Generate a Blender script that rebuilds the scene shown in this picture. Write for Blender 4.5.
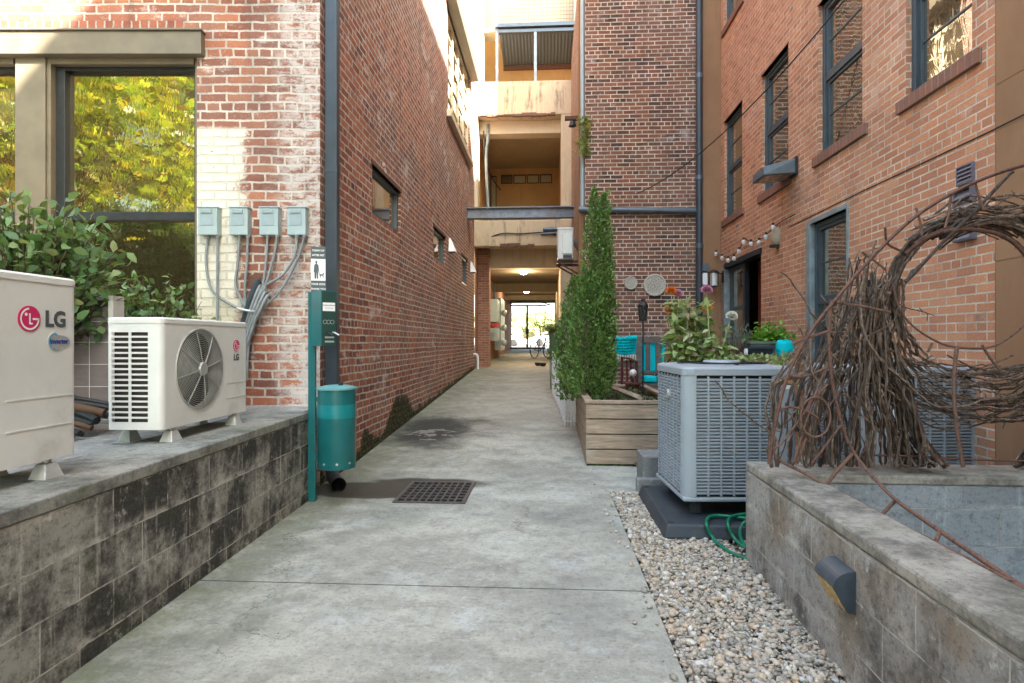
import bpy, math, random
import numpy as np
from mathutils import Vector, Matrix
PI = math.pi
R_ = math.radians
for o in list(bpy.data.objects): bpy.data.objects.remove(o)
SC = bpy.context.scene
COL = SC.collection
random.seed(7); RNG = np.random.default_rng(7)

# ------------------------------------------------------------ camera
TH = math.atan(36/600.); FPX = 600.0; CZ = 1.35
cd = bpy.data.cameras.new('camera'); cam = bpy.data.objects.new('camera', cd); COL.objects.link(cam)
cam.location = (0, 0, CZ); cam.rotation_euler = (PI/2, 0, TH)
cd.sensor_width = 36; cd.lens = FPX/1024*36; cd.clip_start = .05; cd.clip_end = 2000
SC.camera = cam
CR = Vector((math.cos(TH), math.sin(TH), 0)); CF = Vector((-math.sin(TH), math.cos(TH), 0)); CO = Vector((0, 0, CZ))

# ------------------------------------------------------------ light
SUN = Vector((.53, -.55, .64)).normalized()
w = bpy.data.worlds.new('World'); SC.world = w; w.use_nodes = True
wn = w.node_tree.nodes; wl = w.node_tree.links
bg = wn['Background']; sk = wn.new('ShaderNodeTexSky'); sk.sky_type = 'NISHITA'; sk.sun_disc = False
sk.sun_elevation = math.asin(SUN.z); sk.sun_rotation = math.atan2(SUN.x, SUN.y)
sk.air_density = 1.0; sk.dust_density = 2.5; sk.ozone_density = .6
wm = wn.new('ShaderNodeMix'); wm.data_type = 'RGBA'; wm.blend_type = 'MULTIPLY'; wm.inputs[0].default_value = 1; wm.inputs[7].default_value = (.94, .975, .85, 1)   # camera white balance for open shade
wl.new(sk.outputs[0], wm.inputs[6]); wl.new(wm.outputs[2], bg.inputs[0]); bg.inputs[1].default_value = .15
sl = bpy.data.lights.new('sun', 'SUN'); sl.energy = 4.5; sl.angle = R_(.5); sl.color = (1, .93, .82)
so = bpy.data.objects.new('sun', sl); COL.objects.link(so); so.rotation_euler = SUN.to_track_quat('Z', 'Y').to_euler()
so.location = (10, -10, 30)
SC.view_settings.view_transform = 'Standard'; SC.view_settings.look = 'None'
SC.view_settings.exposure = 3.42; SC.view_settings.gamma = 1
SC.cycles.max_bounces = 10; SC.cycles.diffuse_bounces = 6; SC.cycles.transparent_max_bounces = 12

# ------------------------------------------------------------ pixel -> place helpers (used to read off real positions)
def ray(px, py): return CF + CR*((px-512)/FPX) + Vector((0, 0, -(py-341.5)/FPX))
def atD(px, py, d): return CO + ray(px, py)*d
def onX(px, py, X): r = ray(px, py); return CO + r*(X/r.x)
def onY(px, py, Y): r = ray(px, py); return CO + r*(Y/r.y)
def onZ(px, py, Z): r = ray(px, py); return CO + r*((Z-CZ)/r.z)
def gz(y):
    if y < 6.4: return 0.
    if y < 17.5: return .05*(y-6.4)
    if y < 35: return .555+.02*(y-17.5)
    return .905
class Fr:
    'a wall frame: u along the wall, v up, d out of the wall'
    def __init__(s, O, U): s.O = Vector(O); s.U = Vector(U).normalized(); s.N = Vector((s.U.y, -s.U.x, 0))
    def pt(s, u, v, d=0): return s.O + s.U*u + s.N*d + Vector((0, 0, v))
    def uv(s, px, py, d=0):
        r = ray(px, py); O = s.O+s.N*d
        t = (O-CO).dot(s.N)/r.dot(s.N); p = CO+r*t
        return (p-s.O).dot(s.U), p.z-s.O.z

# ------------------------------------------------------------ mesh builder
class MB:
    def __init__(s): s.v = []; s.f = []; s.m = []
    def quad(s, *ps):
        n = len(s.v); s.v += [tuple(p) for p in ps]; s.f.append(tuple(range(n, n+len(ps)))); return s
    def hexa(s, c):
        n = len(s.v); s.v += [tuple(p) for p in c]
        for q in ((0, 3, 2, 1), (4, 5, 6, 7), (0, 1, 5, 4), (1, 2, 6, 5), (2, 3, 7, 6), (3, 0, 4, 7)): s.f.append(tuple(n+i for i in q))
        return s
    def box(s, x0, x1, y0, y1, z0, z1):
        return s.hexa([(x0, y0, z0), (x1, y0, z0), (x1, y1, z0), (x0, y1, z0), (x0, y0, z1), (x1, y0, z1), (x1, y1, z1), (x0, y1, z1)])
    def fbox(s, F, u0, u1, v0, v1, d0, d1):
        p = F.pt
        return s.hexa([p(u0, v0, d1), p(u1, v0, d1), p(u1, v0, d0), p(u0, v0, d0), p(u0, v1, d1), p(u1, v1, d1), p(u1, v1, d0), p(u0, v1, d0)])
    def tube(s, pts, r, seg=8, cap=True, sm=0):
        pts = [Vector(p) for p in pts]
        if sm: pts = smooth(pts, sm)
        n = len(pts); rs = r if isinstance(r, (list, tuple)) else [r]*n
        if len(rs) != n: rs = [np.interp(i/(n-1)*(len(rs)-1), range(len(rs)), rs) for i in range(n)]
        base = len(s.v); up = None
        for i, p in enumerate(pts):
            t = (pts[min(i+1, n-1)]-pts[max(i-1, 0)])
            if t.length < 1e-9: t = Vector((0, 0, 1))
            t.normalize()
            if up is None: up = Vector((0, 0, 1)) if abs(t.z) < .9 else Vector((1, 0, 0))
            a = t.cross(up)
            if a.length < 1e-6: a = t.cross(Vector((0, 1, 0)))
            a.normalize(); b = a.cross(t).normalized(); up = b
            for k in range(seg):
                an = 2*PI*k/seg; s.v.append(tuple(p+(a*math.cos(an)+b*math.sin(an))*rs[i]))
        for i in range(n-1):
            for k in range(seg):
                k2 = (k+1) % seg; s.f.append((base+i*seg+k, base+i*seg+k2, base+(i+1)*seg+k2, base+(i+1)*seg+k))
        if cap:
            s.f.append(tuple(base+k for k in reversed(range(seg)))); s.f.append(tuple(base+(n-1)*seg+k for k in range(seg)))
        return s
    def lathe(s, prof, c=(0, 0, 0), seg=20, axis='z', a0=0, a1=2*PI):
        base = len(s.v); full = abs(a1-a0-2*PI) < 1e-6; ns = seg if full else seg+1; c = Vector(c)
        for r, h in prof:
            for k in range(ns):
                a = a0+(a1-a0)*k/seg; x, y = r*math.cos(a), r*math.sin(a)
                p = (x, y, h) if axis == 'z' else ((h, x, y) if axis == 'x' else (y, h, x))
                s.v.append(tuple(c+Vector(p)))
        for i in range(len(prof)-1):
            for k in range(seg):
                k2 = (k+1) % ns; s.f.append((base+i*ns+k, base+i*ns+k2, base+(i+1)*ns+k2, base+(i+1)*ns+k))
        return s
    def wall(s, F, u0, u1, v0, v1, holes, dep=.14, back=True):
        us = sorted({u0, u1, *[h[0] for h in holes], *[h[1] for h in holes]}); us = [u for u in us if u0-1e-6 <= u <= u1+1e-6]
        vs = sorted({v0, v1, *[h[2] for h in holes], *[h[3] for h in holes]}); vs = [v for v in vs if v0-1e-6 <= v <= v1+1e-6]
        for i in range(len(us)-1):
            for j in range(len(vs)-1):
                cu, cv = (us[i]+us[i+1])/2, (vs[j]+vs[j+1])/2
                if any(h[0] < cu < h[1] and h[2] < cv < h[3] for h in holes): continue
                s.quad(F.pt(us[i], vs[j]), F.pt(us[i+1], vs[j]), F.pt(us[i+1], vs[j+1]), F.pt(us[i], vs[j+1]))
        for h in holes:
            a, b, c, d = h; p = F.pt
            s.quad(p(a, c), p(a, d), p(a, d, -dep), p(a, c, -dep)); s.quad(p(b, c), p(b, c, -dep), p(b, d, -dep), p(b, d))
            s.quad(p(a, d), p(b, d), p(b, d, -dep), p(a, d, -dep)); s.quad(p(a, c), p(a, c, -dep), p(b, c, -dep), p(b, c))
        return s
    def build(s, name, mat, parent=None, smooth=False, bevel=0, off=None):
        off = Vector(off) if off is not None else (world_loc(parent) if parent else Vector((0, 0, 0)))
        me = bpy.data.meshes.new(name)
        me.from_pydata([tuple(Vector(v)-off) for v in s.v], [], s.f); me.update()
        uv = me.uv_layers.new(name='UVMap'); co = np.empty(len(me.vertices)*3); me.vertices.foreach_get('co', co); co = co.reshape(-1, 3)+np.array(off)
        li = np.empty(len(me.loops), dtype=np.int32); me.loops.foreach_get('vertex_index', li)
        pn = np.empty(len(me.polygons)*3); me.polygons.foreach_get('normal', pn); pn = pn.reshape(-1, 3)
        lt = np.empty(len(me.polygons), dtype=np.int32); me.polygons.foreach_get('loop_total', lt)
        n = np.repeat(pn, lt, axis=0); c = co[li]
        hl = np.maximum(np.hypot(n[:, 0], n[:, 1]), 1e-6); tx, ty = -n[:, 1]/hl, n[:, 0]/hl
        flat = np.abs(n[:, 2]) > .75
        U = np.where(flat, c[:, 0], c[:, 0]*tx+c[:, 1]*ty); V = np.where(flat, c[:, 1], c[:, 2])
        uv.data.foreach_set('uv', np.stack([U, V], 1).ravel().astype(np.float32))
        if smooth: me.polygons.foreach_set('use_smooth', [True]*len(me.polygons))
        me.materials.append(mat)
        o = bpy.data.objects.new(name, me); COL.objects.link(o)
        if parent: o.parent = parent
        else: pass
        if bevel:
            b = o.modifiers.new('bevel', 'BEVEL'); b.width = bevel; b.segments = 2; b.limit_method = 'ANGLE'; b.angle_limit = R_(40)
        if smooth:
            try: me.set_sharp_from_angle(angle=R_(45))
            except Exception: pass
        return o
def smooth(pts, k):
    out = []; n = len(pts)
    for i in range(n-1):
        p0, p1, p2, p3 = pts[max(i-1, 0)], pts[i], pts[i+1], pts[min(i+2, n-1)]
        for j in range(k):
            t = j/k
            out.append(.5*((2*p1)+(p2-p0)*t+(2*p0-5*p1+4*p2-p3)*t*t+(3*p1-p0-3*p2+p3)*t**3))
    out.append(pts[-1]); return out
def world_loc(o):
    v = Vector((0, 0, 0))
    while o: v += o.location; o = o.parent
    return v
def tag(o, label=None, cat=None, group=None, kind=None):
    if label: o['label'] = label
    if cat: o['category'] = cat
    if group: o['group'] = group
    if kind: o['kind'] = kind
    return o
def thing(name, label, cat, loc=(0, 0, 0), rz=0, group=None):
    o = bpy.data.objects.new(name, None); COL.objects.link(o); o.location = loc; o.rotation_euler = (0, 0, rz); o.empty_display_size = .2
    return tag(o, label, cat, group)
def L(mb, name, mat, parent, **k):
    'build a part whose vertices are given in the local space of its thing'
    return mb.build(name, mat, parent, off=(0, 0, 0), **k)
def copy_tree(o, parent=None):
    c = o.copy(); COL.objects.link(c)
    c.parent = parent
    for ch in list(o.children): copy_tree(ch, c)
    return c
def text(s, size, mat, name, parent, loc, rot, ext=.0008, bold=0, sx=1, align='CENTER'):
    cu = bpy.data.curves.new('t', 'FONT'); cu.body = s; cu.size = size; cu.extrude = ext; cu.offset = bold
    cu.align_x = align; cu.align_y = 'CENTER'; cu.resolution_u = 3
    t = bpy.data.objects.new('t', cu); COL.objects.link(t); dg = bpy.context.evaluated_depsgraph_get()
    me = bpy.data.meshes.new_from_object(t.evaluated_get(dg)); bpy.data.objects.remove(t)
    me.materials.clear(); me.materials.append(mat)
    o = bpy.data.objects.new(name, me); COL.objects.link(o); o.parent = parent; o.location = loc; o.rotation_euler = rot; o.scale = (sx, 1, 1)
    return o

# ------------------------------------------------------------ materials
class NT:
    def __init__(s, name):
        s.mat = bpy.data.materials.new(name); s.mat.use_nodes = True; s.t = s.mat.node_tree; s.n = s.t.nodes; s.l = s.t.links
        s.b = s.n['Principled BSDF']; s.b.inputs['Roughness'].default_value = .8
    def new(s, t, **k):
        x = s.n.new(t)
        for a, b in k.items(): setattr(x, a, b)
        return x
    def put(s, sock, v):
        if hasattr(v, 'is_output') or isinstance(v, bpy.types.NodeSocket): s.l.new(v, sock)
        elif isinstance(v, (tuple, list)): sock.default_value = tuple(v)+((1,) if len(v) == 3 and len(sock.default_value) == 4 else ())
        else: sock.default_value = v
    def uv(s): return s.new('ShaderNodeTexCoord').outputs['UV']
    def obj(s): return s.new('ShaderNodeTexCoord').outputs['Object']
    def geo(s, k='Position'): return s.new('ShaderNodeNewGeometry').outputs[k]
    def map(s, v, scale=(1, 1, 1), loc=(0, 0, 0)):
        m = s.new('ShaderNodeMapping'); s.l.new(v, m.inputs[0]); m.inputs['Scale'].default_value = scale; m.inputs['Location'].default_value = loc; return m.outputs[0]
    def noise(s, v, sc=5, det=4, ro=.55, col=False, dist=0):
        x = s.new('ShaderNodeTexNoise'); s.l.new(v, x.inputs['Vector']); x.inputs['Scale'].default_value = sc; x.inputs['Detail'].default_value = det; x.inputs['Roughness'].default_value = ro
        x.inputs['Distortion'].default_value = dist
        return x.outputs['Color' if col else 'Fac']
    def voro(s, v, sc=5, feat='F1', out='Distance'):
        x = s.new('ShaderNodeTexVoronoi', feature=feat); s.l.new(v, x.inputs['Vector']); x.inputs['Scale'].default_value = sc; return x.outputs[out]
    def math(s, op, a, b=0., c=0., clamp=False):
        x = s.new('ShaderNodeMath', operation=op, use_clamp=clamp); s.put(x.inputs[0], a); s.put(x.inputs[1], b); s.put(x.inputs[2], c); return x.outputs[0]
    def vm(s, op, a, b=(0, 0, 0), scale=None):
        x = s.new('ShaderNodeVectorMath', operation=op); s.put(x.inputs[0], a); s.put(x.inputs[1], b)
        if scale is not None: s.put(x.inputs['Scale'], scale)
        return x.outputs[0]
    def sep(s, v):
        x = s.new('ShaderNodeSeparateXYZ'); s.l.new(v, x.inputs[0]); return x.outputs
    def mix(s, f, a, b, mode='MIX'):
        x = s.new('ShaderNodeMix', data_type='RGBA', blend_type=mode); s.put(x.inputs[0], f); s.put(x.inputs[6], a); s.put(x.inputs[7], b); return x.outputs[2]
    def ramp(s, v, st, const=False):
        x = s.new('ShaderNodeValToRGB'); s.l.new(v, x.inputs[0]); e = x.color_ramp.elements
        if const: x.color_ramp.interpolation = 'CONSTANT'
        while len(e) < len(st): e.new(.5)
        for i, (p, c) in enumerate(st):
            e[i].position = p; e[i].color = (c, c, c, 1) if not isinstance(c, (tuple, list)) else tuple(c)+(1,)
        return x.outputs[0]
    def step(s, v, lo, hi):
        x = s.new('ShaderNodeMapRange', clamp=True, interpolation_type='SMOOTHSTEP'); s.put(x.inputs[0], v); s.put(x.inputs[1], lo); s.put(x.inputs[2], hi); return x.outputs[0]
    def bump(s, h, st=.5, d=.01, nrm=None):
        x = s.new('ShaderNodeBump'); s.put(x.inputs['Height'], h); x.inputs['Strength'].default_value = st; x.inputs['Distance'].default_value = d
        if nrm is not None: s.l.new(nrm, x.inputs['Normal'])
        s.l.new(x.outputs[0], s.b.inputs['Normal']); return x.outputs[0]
    def out(s, col=None, rough=None, metal=None, spec=None):
        for k, v in (('Base Color', col), ('Roughness', rough), ('Metallic', metal), ('Specular IOR Level', spec)):
            if v is not None: s.put(s.b.inputs[k], v)
        return s.mat
MC = {}
def flat(name, c, r=.6, metal=0, var=.12, sc=14, bump=0, dirt=None):
    'paint / metal / plastic with slight mottling'
    if name in MC: return MC[name]
    n = NT(name); p = n.obj(); a = n.noise(p, sc, 5, .6)
    col = n.mix(n.step(a, .3, .7), tuple(x*(1-var) for x in c), tuple(min(1, x*(1+var)) for x in c))
    if dirt: col = n.mix(n.math('MULTIPLY', n.step(n.noise(p, sc*.35, 8, .72), .5, .72), dirt[1]), col, dirt[0])
    if r >= .7: n.b.inputs['Specular IOR Level'].default_value = .2
    m = n.out(col, n.math('ADD', n.math('MULTIPLY', a, .25), r-.12), metal)
    if bump: n.bump(n.noise(p, sc*4, 4), bump, .004)
    MC[name] = m; return m
def rust(name, a=(.13, .045, .022), b=(.30, .13, .07), r=.85):
    n = NT(name); p = n.obj(); f = n.noise(p, 30, 6, .65)
    n.out(n.ramp(f, [(.3, a), (.5, b), (.7, tuple(x*.6 for x in a))]), r); n.bump(f, .5, .004); return n.mat
def brick(name, ramp, mortar, bw, bh, ms=.009, wob=.012, header=0, eff=0, effc=(.62, .58, .54), extra=None, grime=.25, zone=None, off=(0, 0), bstr=.7, msm=.25):
    n = NT(name); uv = n.uv()
    d = n.vm('SCALE', n.vm('SUBTRACT', n.noise(uv, 2.2, 3, .6, col=True), (.5, .5, .5)), scale=wob*3)
    d2 = n.vm('SCALE', n.vm('SUBTRACT', n.noise(uv, 26, 3, .6, col=True), (.5, .5, .5)), scale=wob*1.1)
    v = n.vm('ADD', n.vm('ADD', uv, n.vm('MULTIPLY', n.vm('ADD', d, d2), (1, .8, 0))), (off[0], off[1], 0))
    def bt(c1, c2, ms):
        b = n.new('ShaderNodeTexBrick'); n.l.new(v, b.inputs['Vector']); b.inputs['Color1'].default_value = c1; b.inputs['Color2'].default_value = c2
        b.inputs['Mortar'].default_value = (.5, .5, .5, 1)
        b.inputs['Scale'].default_value = 1; b.inputs['Mortar Size'].default_value = ms; b.inputs['Mortar Smooth'].default_value = msm
        b.inputs['Brick Width'].default_value = bw; b.inputs['Row Height'].default_value = bh; b.offset = .5
        if header: b.squash = .5; b.squash_frequency = header
        return b
    b = bt((0, 0, 0, 1), (1, 1, 1, 1), ms)
    rnd = b.outputs['Color']; mort = b.outputs['Fac']
    rnd = n.math('ADD', n.math('MULTIPLY', n.math('SUBTRACT', n.noise(uv, 1.1, 5, .65), .5), 1.1), n.math('ADD', n.math('MULTIPLY', rnd, .72), .14))
    col = n.ramp(rnd, ramp)
    if zone: col = n.mix(n.math('MULTIPLY', n.step(n.noise(n.map(uv, (1, .8, 1), (9, 4, 0)), .8, 6, .7), .42, .6), zone[1]), col, zone[0])
    fine = n.noise(uv, 60, 5, .7); col = n.mix(.55, col, n.ramp(fine, [(.25, .55), (.75, 1.35)]), 'MULTIPLY') if False else n.mix(n.math('MULTIPLY', n.step(fine, .45, .8), .45), col, tuple(x*1.5 for x in ramp[1][1]))
    big = n.noise(uv, .7, 6, .65); gr = n.step(big, .5, .75)
    mc = n.mix(n.step(n.noise(uv, 3, 5, .7), .35, .65), tuple(x*.62 for x in mortar), mortar)
    col = n.mix(mort, col, mc)
    sp1 = n.noise(uv, 95, 4, .8); col = n.mix(n.math('MULTIPLY', n.step(sp1, .52, .66), .55), col, (.10, .06, .05)); sp2 = n.noise(n.map(uv, (1, 1, 1), (5, 5, 0)), 38, 6, .8); col = n.mix(n.math('MULTIPLY', n.step(sp2, .56, .70), .45), col, tuple(min(.75, x*1.15) for x in mortar))
    if grime: col = n.mix(n.math('MULTIPLY', gr, grime), col, (.05, .04, .035), 'MIX'); stk = n.noise(n.map(uv, (2.6, .22, 1)), 1.6, 7, .7); col = n.mix(n.math('MULTIPLY', n.step(stk, .54, .68), grime*1.5), col, (.06, .05, .045))
    if eff:
        e = n.noise(n.map(uv, (1, 1.6, 1)), 2.3, 9, .78); e2 = n.noise(uv, .45, 2)
        em = n.math('MULTIPLY', n.step(n.math('ADD', e, n.math('MULTIPLY', e2, .35)), .72, .86), eff)
        col = n.mix(em, col, effc)
    if extra: col = extra(n, uv, col, mort)
    n.out(col, .88, spec=.15)
    h = n.math('ADD', n.math('MULTIPLY', mort, -1.), n.math('MULTIPLY', n.noise(uv, 40, 6, .7), .55))
    n.bump(h, bstr, .012); return n.mat
# ------------------------------------------------------------ shared materials
M = {}
def oldpaint(n, uv, col, mort):
    u, v, _ = n.sep(uv)
    e = n.math('MULTIPLY', n.math('SUBTRACT', n.noise(uv, 4, 8, .8), .5), .62)
    # cream paint patch beside the window, with a torn right edge
    right = n.math('ADD', u, n.math('ADD', e, n.math('MULTIPLY', n.math('SUBTRACT', v, 2.), -.06)))
    a = n.math('SUBTRACT', 1., n.step(right, UP1-.05, UP1+.04)); b = n.math('SUBTRACT', 1., n.step(n.math('ADD', v, n.math('MULTIPLY', e, .2)), 3.33, 3.37))
    c = n.step(u, -6., -5.9)
    pm = n.math('MULTIPLY', n.math('MULTIPLY', a, b), c)
    wear = n.step(n.noise(uv, 14, 8, .8), .34, .42); low = n.step(v, 1.2, 2.0)
    pm = n.math('MULTIPLY', pm, wear)
    paint = n.mix(low, (.50, .42, .26), (.66, .62, .52))
    paint = n.mix(n.math('MULTIPLY', mort, .45), paint, (.42, .38, .30))
    col = n.mix(pm, col, paint)
    # lime bloom near the corner of the building
    cm = n.math('MULTIPLY', n.step(n.math('ADD', u, n.math('MULTIPLY', e, .5)), UC-.50, UC-.24), n.math('SUBTRACT', 1., n.step(u, UC+.1, UC+.12)))
    bl = n.step(n.noise(n.map(uv, (1, 1.6, 1)), 6, 9, .82), .43, .54)
    col = n.mix(n.math('MULTIPLY', n.math('MULTIPLY', cm, bl), .72), col, (.58, .54, .50))
    # moss and damp low on the alley side
    al = n.step(u, 5.0, 5.4); lo = n.math('SUBTRACT', v, n.math('MULTIPLY', n.math('MAXIMUM', n.math('SUBTRACT', u, 6.4), 0.), .05))
    sh = n.math('ABSOLUTE', n.math('SUBTRACT', u, 8.55)); hump = n.math('MULTIPLY', n.math('SUBTRACT', 1., n.step(sh, .25, .95)), .36); sh2 = n.math('ABSOLUTE', n.math('SUBTRACT', u, 6.95)); hump = n.math('ADD', hump, n.math('MULTIPLY', n.math('SUBTRACT', 1., n.step(sh2, .05, .4)), .17))
    top = n.math('ADD', n.math('MULTIPLY', hump, n.math('ADD', .35, n.math('MULTIPLY', n.noise(uv, 6, 6, .75), 1.3))), .05)
    mm = n.math('MULTIPLY', al, n.math('SUBTRACT', 1., n.step(n.math('ADD', lo, n.math('MULTIPLY', e, .75)), top, n.math('ADD', top, .10))))
    moss = n.mix(n.step(n.noise(uv, 22, 4), .5, .62), (.012, .013, .010), (.07, .12, .018))
    return n.mix(n.math('MULTIPLY', mm, .92), col, moss)
FL = Fr(atD(320, 341.5, 5.62)*1.0, CR)                      # front of the left building, parallel to the picture
FL.O.z = 0; CORN = FL.O.copy()
FA = Fr((CORN.x, 0, 0), (0, 1, 0)); FR_ = Fr((3.05, 0, 0), (0, -1, 0)); FB = Fr((0, 10.9, 0), (1, 0, 0)); FP = Fr((0, 17.3, 0), (1, 0, 0))
UC = CORN.dot(CR); UP1 = onY(238, 200, 1).x*0 + UC + FL.uv(238, 200)[0]
M['brick_old'] = brick('old_red_brick', [(0, (.08, .042, .035)), (.12, (.19, .072, .05)), (.36, (.29, .10, .06)), (.58, (.37, .13, .07)), (.8, (.43, .17, .09)), (1, (.22, .11, .085))],
    (.60, .53, .46), .243, .0835, ms=.011, wob=.016, header=6, eff=.7, extra=oldpaint, grime=.24, bstr=1.0, zone=((.20, .125, .105), .55))
M['brick_right'] = brick('red_brick', [(0, (.17, .115, .09)), (.05, (.35, .15, .085)), (.4, (.48, .21, .11)), (.7, (.56, .255, .135)), (.93, (.60, .30, .16)), (1, (.20, .15, .12))],
    (.66, .54, .42), .213, .0677, ms=.0072, wob=.004, header=7, eff=.3, effc=(.6, .5, .42), grime=.12, bstr=.6, zone=((.40, .20, .13), .3))
M['brick_back'] = brick('dark_brick', [(0, (.035, .028, .028)), (.25, (.09, .052, .042)), (.45, (.18, .075, .05)), (.65, (.25, .105, .062)), (.8, (.18, .085, .06)), (1, (.07, .05, .045))],
    (.66, .56, .44), .225, .0725, ms=.0085, wob=.006, header=6, eff=.6, effc=(.45, .38, .36), grime=.2, bstr=.6, zone=((.24, .13, .10), .5))
M['brick_sill'] = brick('sill_brick', [(0, (.20, .10, .07)), (.5, (.26, .12, .08)), (1, (.18, .10, .08))], (.30, .24, .19), .075, .4, ms=.005, wob=.004, grime=.1, bstr=.4)
M['brick_corr'] = brick('warm_brick', [(0, (.15, .07, .05)), (.3, (.32, .13, .08)), (.7, (.42, .18, .11)), (1, (.26, .12, .09))], (.45, .38, .30), .225, .075, ms=.008, wob=.006, grime=.2)
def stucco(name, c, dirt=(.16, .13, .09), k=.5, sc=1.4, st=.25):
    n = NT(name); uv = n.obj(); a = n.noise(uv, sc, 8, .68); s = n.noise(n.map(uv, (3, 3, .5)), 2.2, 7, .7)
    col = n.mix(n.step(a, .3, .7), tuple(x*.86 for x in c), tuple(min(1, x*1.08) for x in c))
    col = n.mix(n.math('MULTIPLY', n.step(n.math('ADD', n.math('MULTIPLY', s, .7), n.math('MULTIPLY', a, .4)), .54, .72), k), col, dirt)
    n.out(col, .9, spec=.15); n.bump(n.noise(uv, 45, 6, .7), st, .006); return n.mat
M['stucco_brown'] = stucco('brown_stucco', (.29, .165, .092), (.15, .09, .06), .3, .8)
M['stucco_tan'] = stucco('tan_stucco', (.60, .38, .17), (.30, .2, .11), .25, .8)
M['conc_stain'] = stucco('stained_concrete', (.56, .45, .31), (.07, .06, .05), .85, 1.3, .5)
M['conc_tan'] = stucco('tan_concrete', (.58, .48, .34), (.26, .2, .14), .5, 1.2, .4)
M['cream'] = stucco('cream_plaster', (.68, .58, .42), (.4, .32, .22), .3, .6, .15)
M['ceil'] = stucco('ceiling_plaster', (.50, .41, .27), (.3, .24, .15), .3, .6, .1)
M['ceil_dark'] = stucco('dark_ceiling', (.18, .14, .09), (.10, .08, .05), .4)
M['frame_tan'] = flat('taupe_painted_wood', (.15, .122, .082), .5, 0, .12, 5, dirt=((.13, .11, .08), .5))
M['frame_blue'] = flat('blue_grey_paint', (.052, .070, .08), .45, 0, .12, 8)
M['steel_gal'] = flat('weathered_galvanised_steel', (.24, .29, .30), .5, .3, .2, 9, dirt=((.14, .15, .14), .6))
M['dark_metal'] = flat('dark_metal', (.022, .024, .027), .45, .2, .2)
M['pipe_dark'] = flat('slate_downspout', (.040, .052, .066), .42, .2, .12, 4)
M['pipe_grey'] = flat('grey_pipe', (.10, .125, .15), .4, .3, .12, 5)
M['black'] = flat('black_rubber', (.012, .012, .013), .6)
M['rust'] = rust('rust', (.075, .038, .027), (.19, .10, .068)); M['rust_dark'] = rust('dark_rust', (.045, .022, .016), (.15, .07, .045))
M['white_metal'] = flat('white_metal', (.62, .62, .60), .45, 0, .06, 6, dirt=((.35, .33, .3), .4))
def glass(name, tint, mixf=.35, rough=.02, body=(.02, .02, .018), bmp=.03):
    'window pane: dark room behind, clear reflections'
    n = NT(name); g = n.new('ShaderNodeBsdfGlossy'); g.inputs['Roughness'].default_value = rough; g.inputs['Color'].default_value = tint+(1,)
    n.b.inputs['Base Color'].default_value = body+(1,); n.b.inputs['Roughness'].default_value = .1
    f = n.new('ShaderNodeFresnel'); f.inputs['IOR'].default_value = 1.5
    mx = n.new('ShaderNodeMixShader'); n.l.new(n.math('ADD', f.outputs[0], mixf, clamp=True), mx.inputs[0]); n.l.new(n.b.outputs[0], mx.inputs[1]); n.l.new(g.outputs[0], mx.inputs[2])
    nn = n.new('ShaderNodeBump'); n.l.new(n.noise(n.map(n.obj(), (2.2, 2.2, .9)), 2.2, 3, .6, dist=1.2), nn.inputs['Height']); nn.inputs['Strength'].default_value = bmp; nn.inputs['Distance'].default_value = .03
    n.l.new(nn.outputs[0], g.inputs['Normal']); n.l.new(mx.outputs[0], n.n['Material Output'].inputs[0]); return n.mat
M['pane'] = glass('window_glass', (.80, .78, .70), .42, .015, (.05, .042, .025))
M['pane_big'] = glass('large_window_glass', (.85, .76, .54), .34, .02, (.035, .027, .012), .035)
n = NT('clear_glass'); tr = n.new('ShaderNodeBsdfTransparent'); gl = n.new('ShaderNodeBsdfGlossy'); gl.inputs['Roughness'].default_value = .02; mx = n.new('ShaderNodeMixShader'); mx.inputs[0].default_value = .08
n.l.new(tr.outputs[0], mx.inputs[1]); n.l.new(gl.outputs[0], mx.inputs[2]); n.l.new(mx.outputs[0], n.n['Material Output'].inputs[0]); M['clear'] = n.mat

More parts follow.
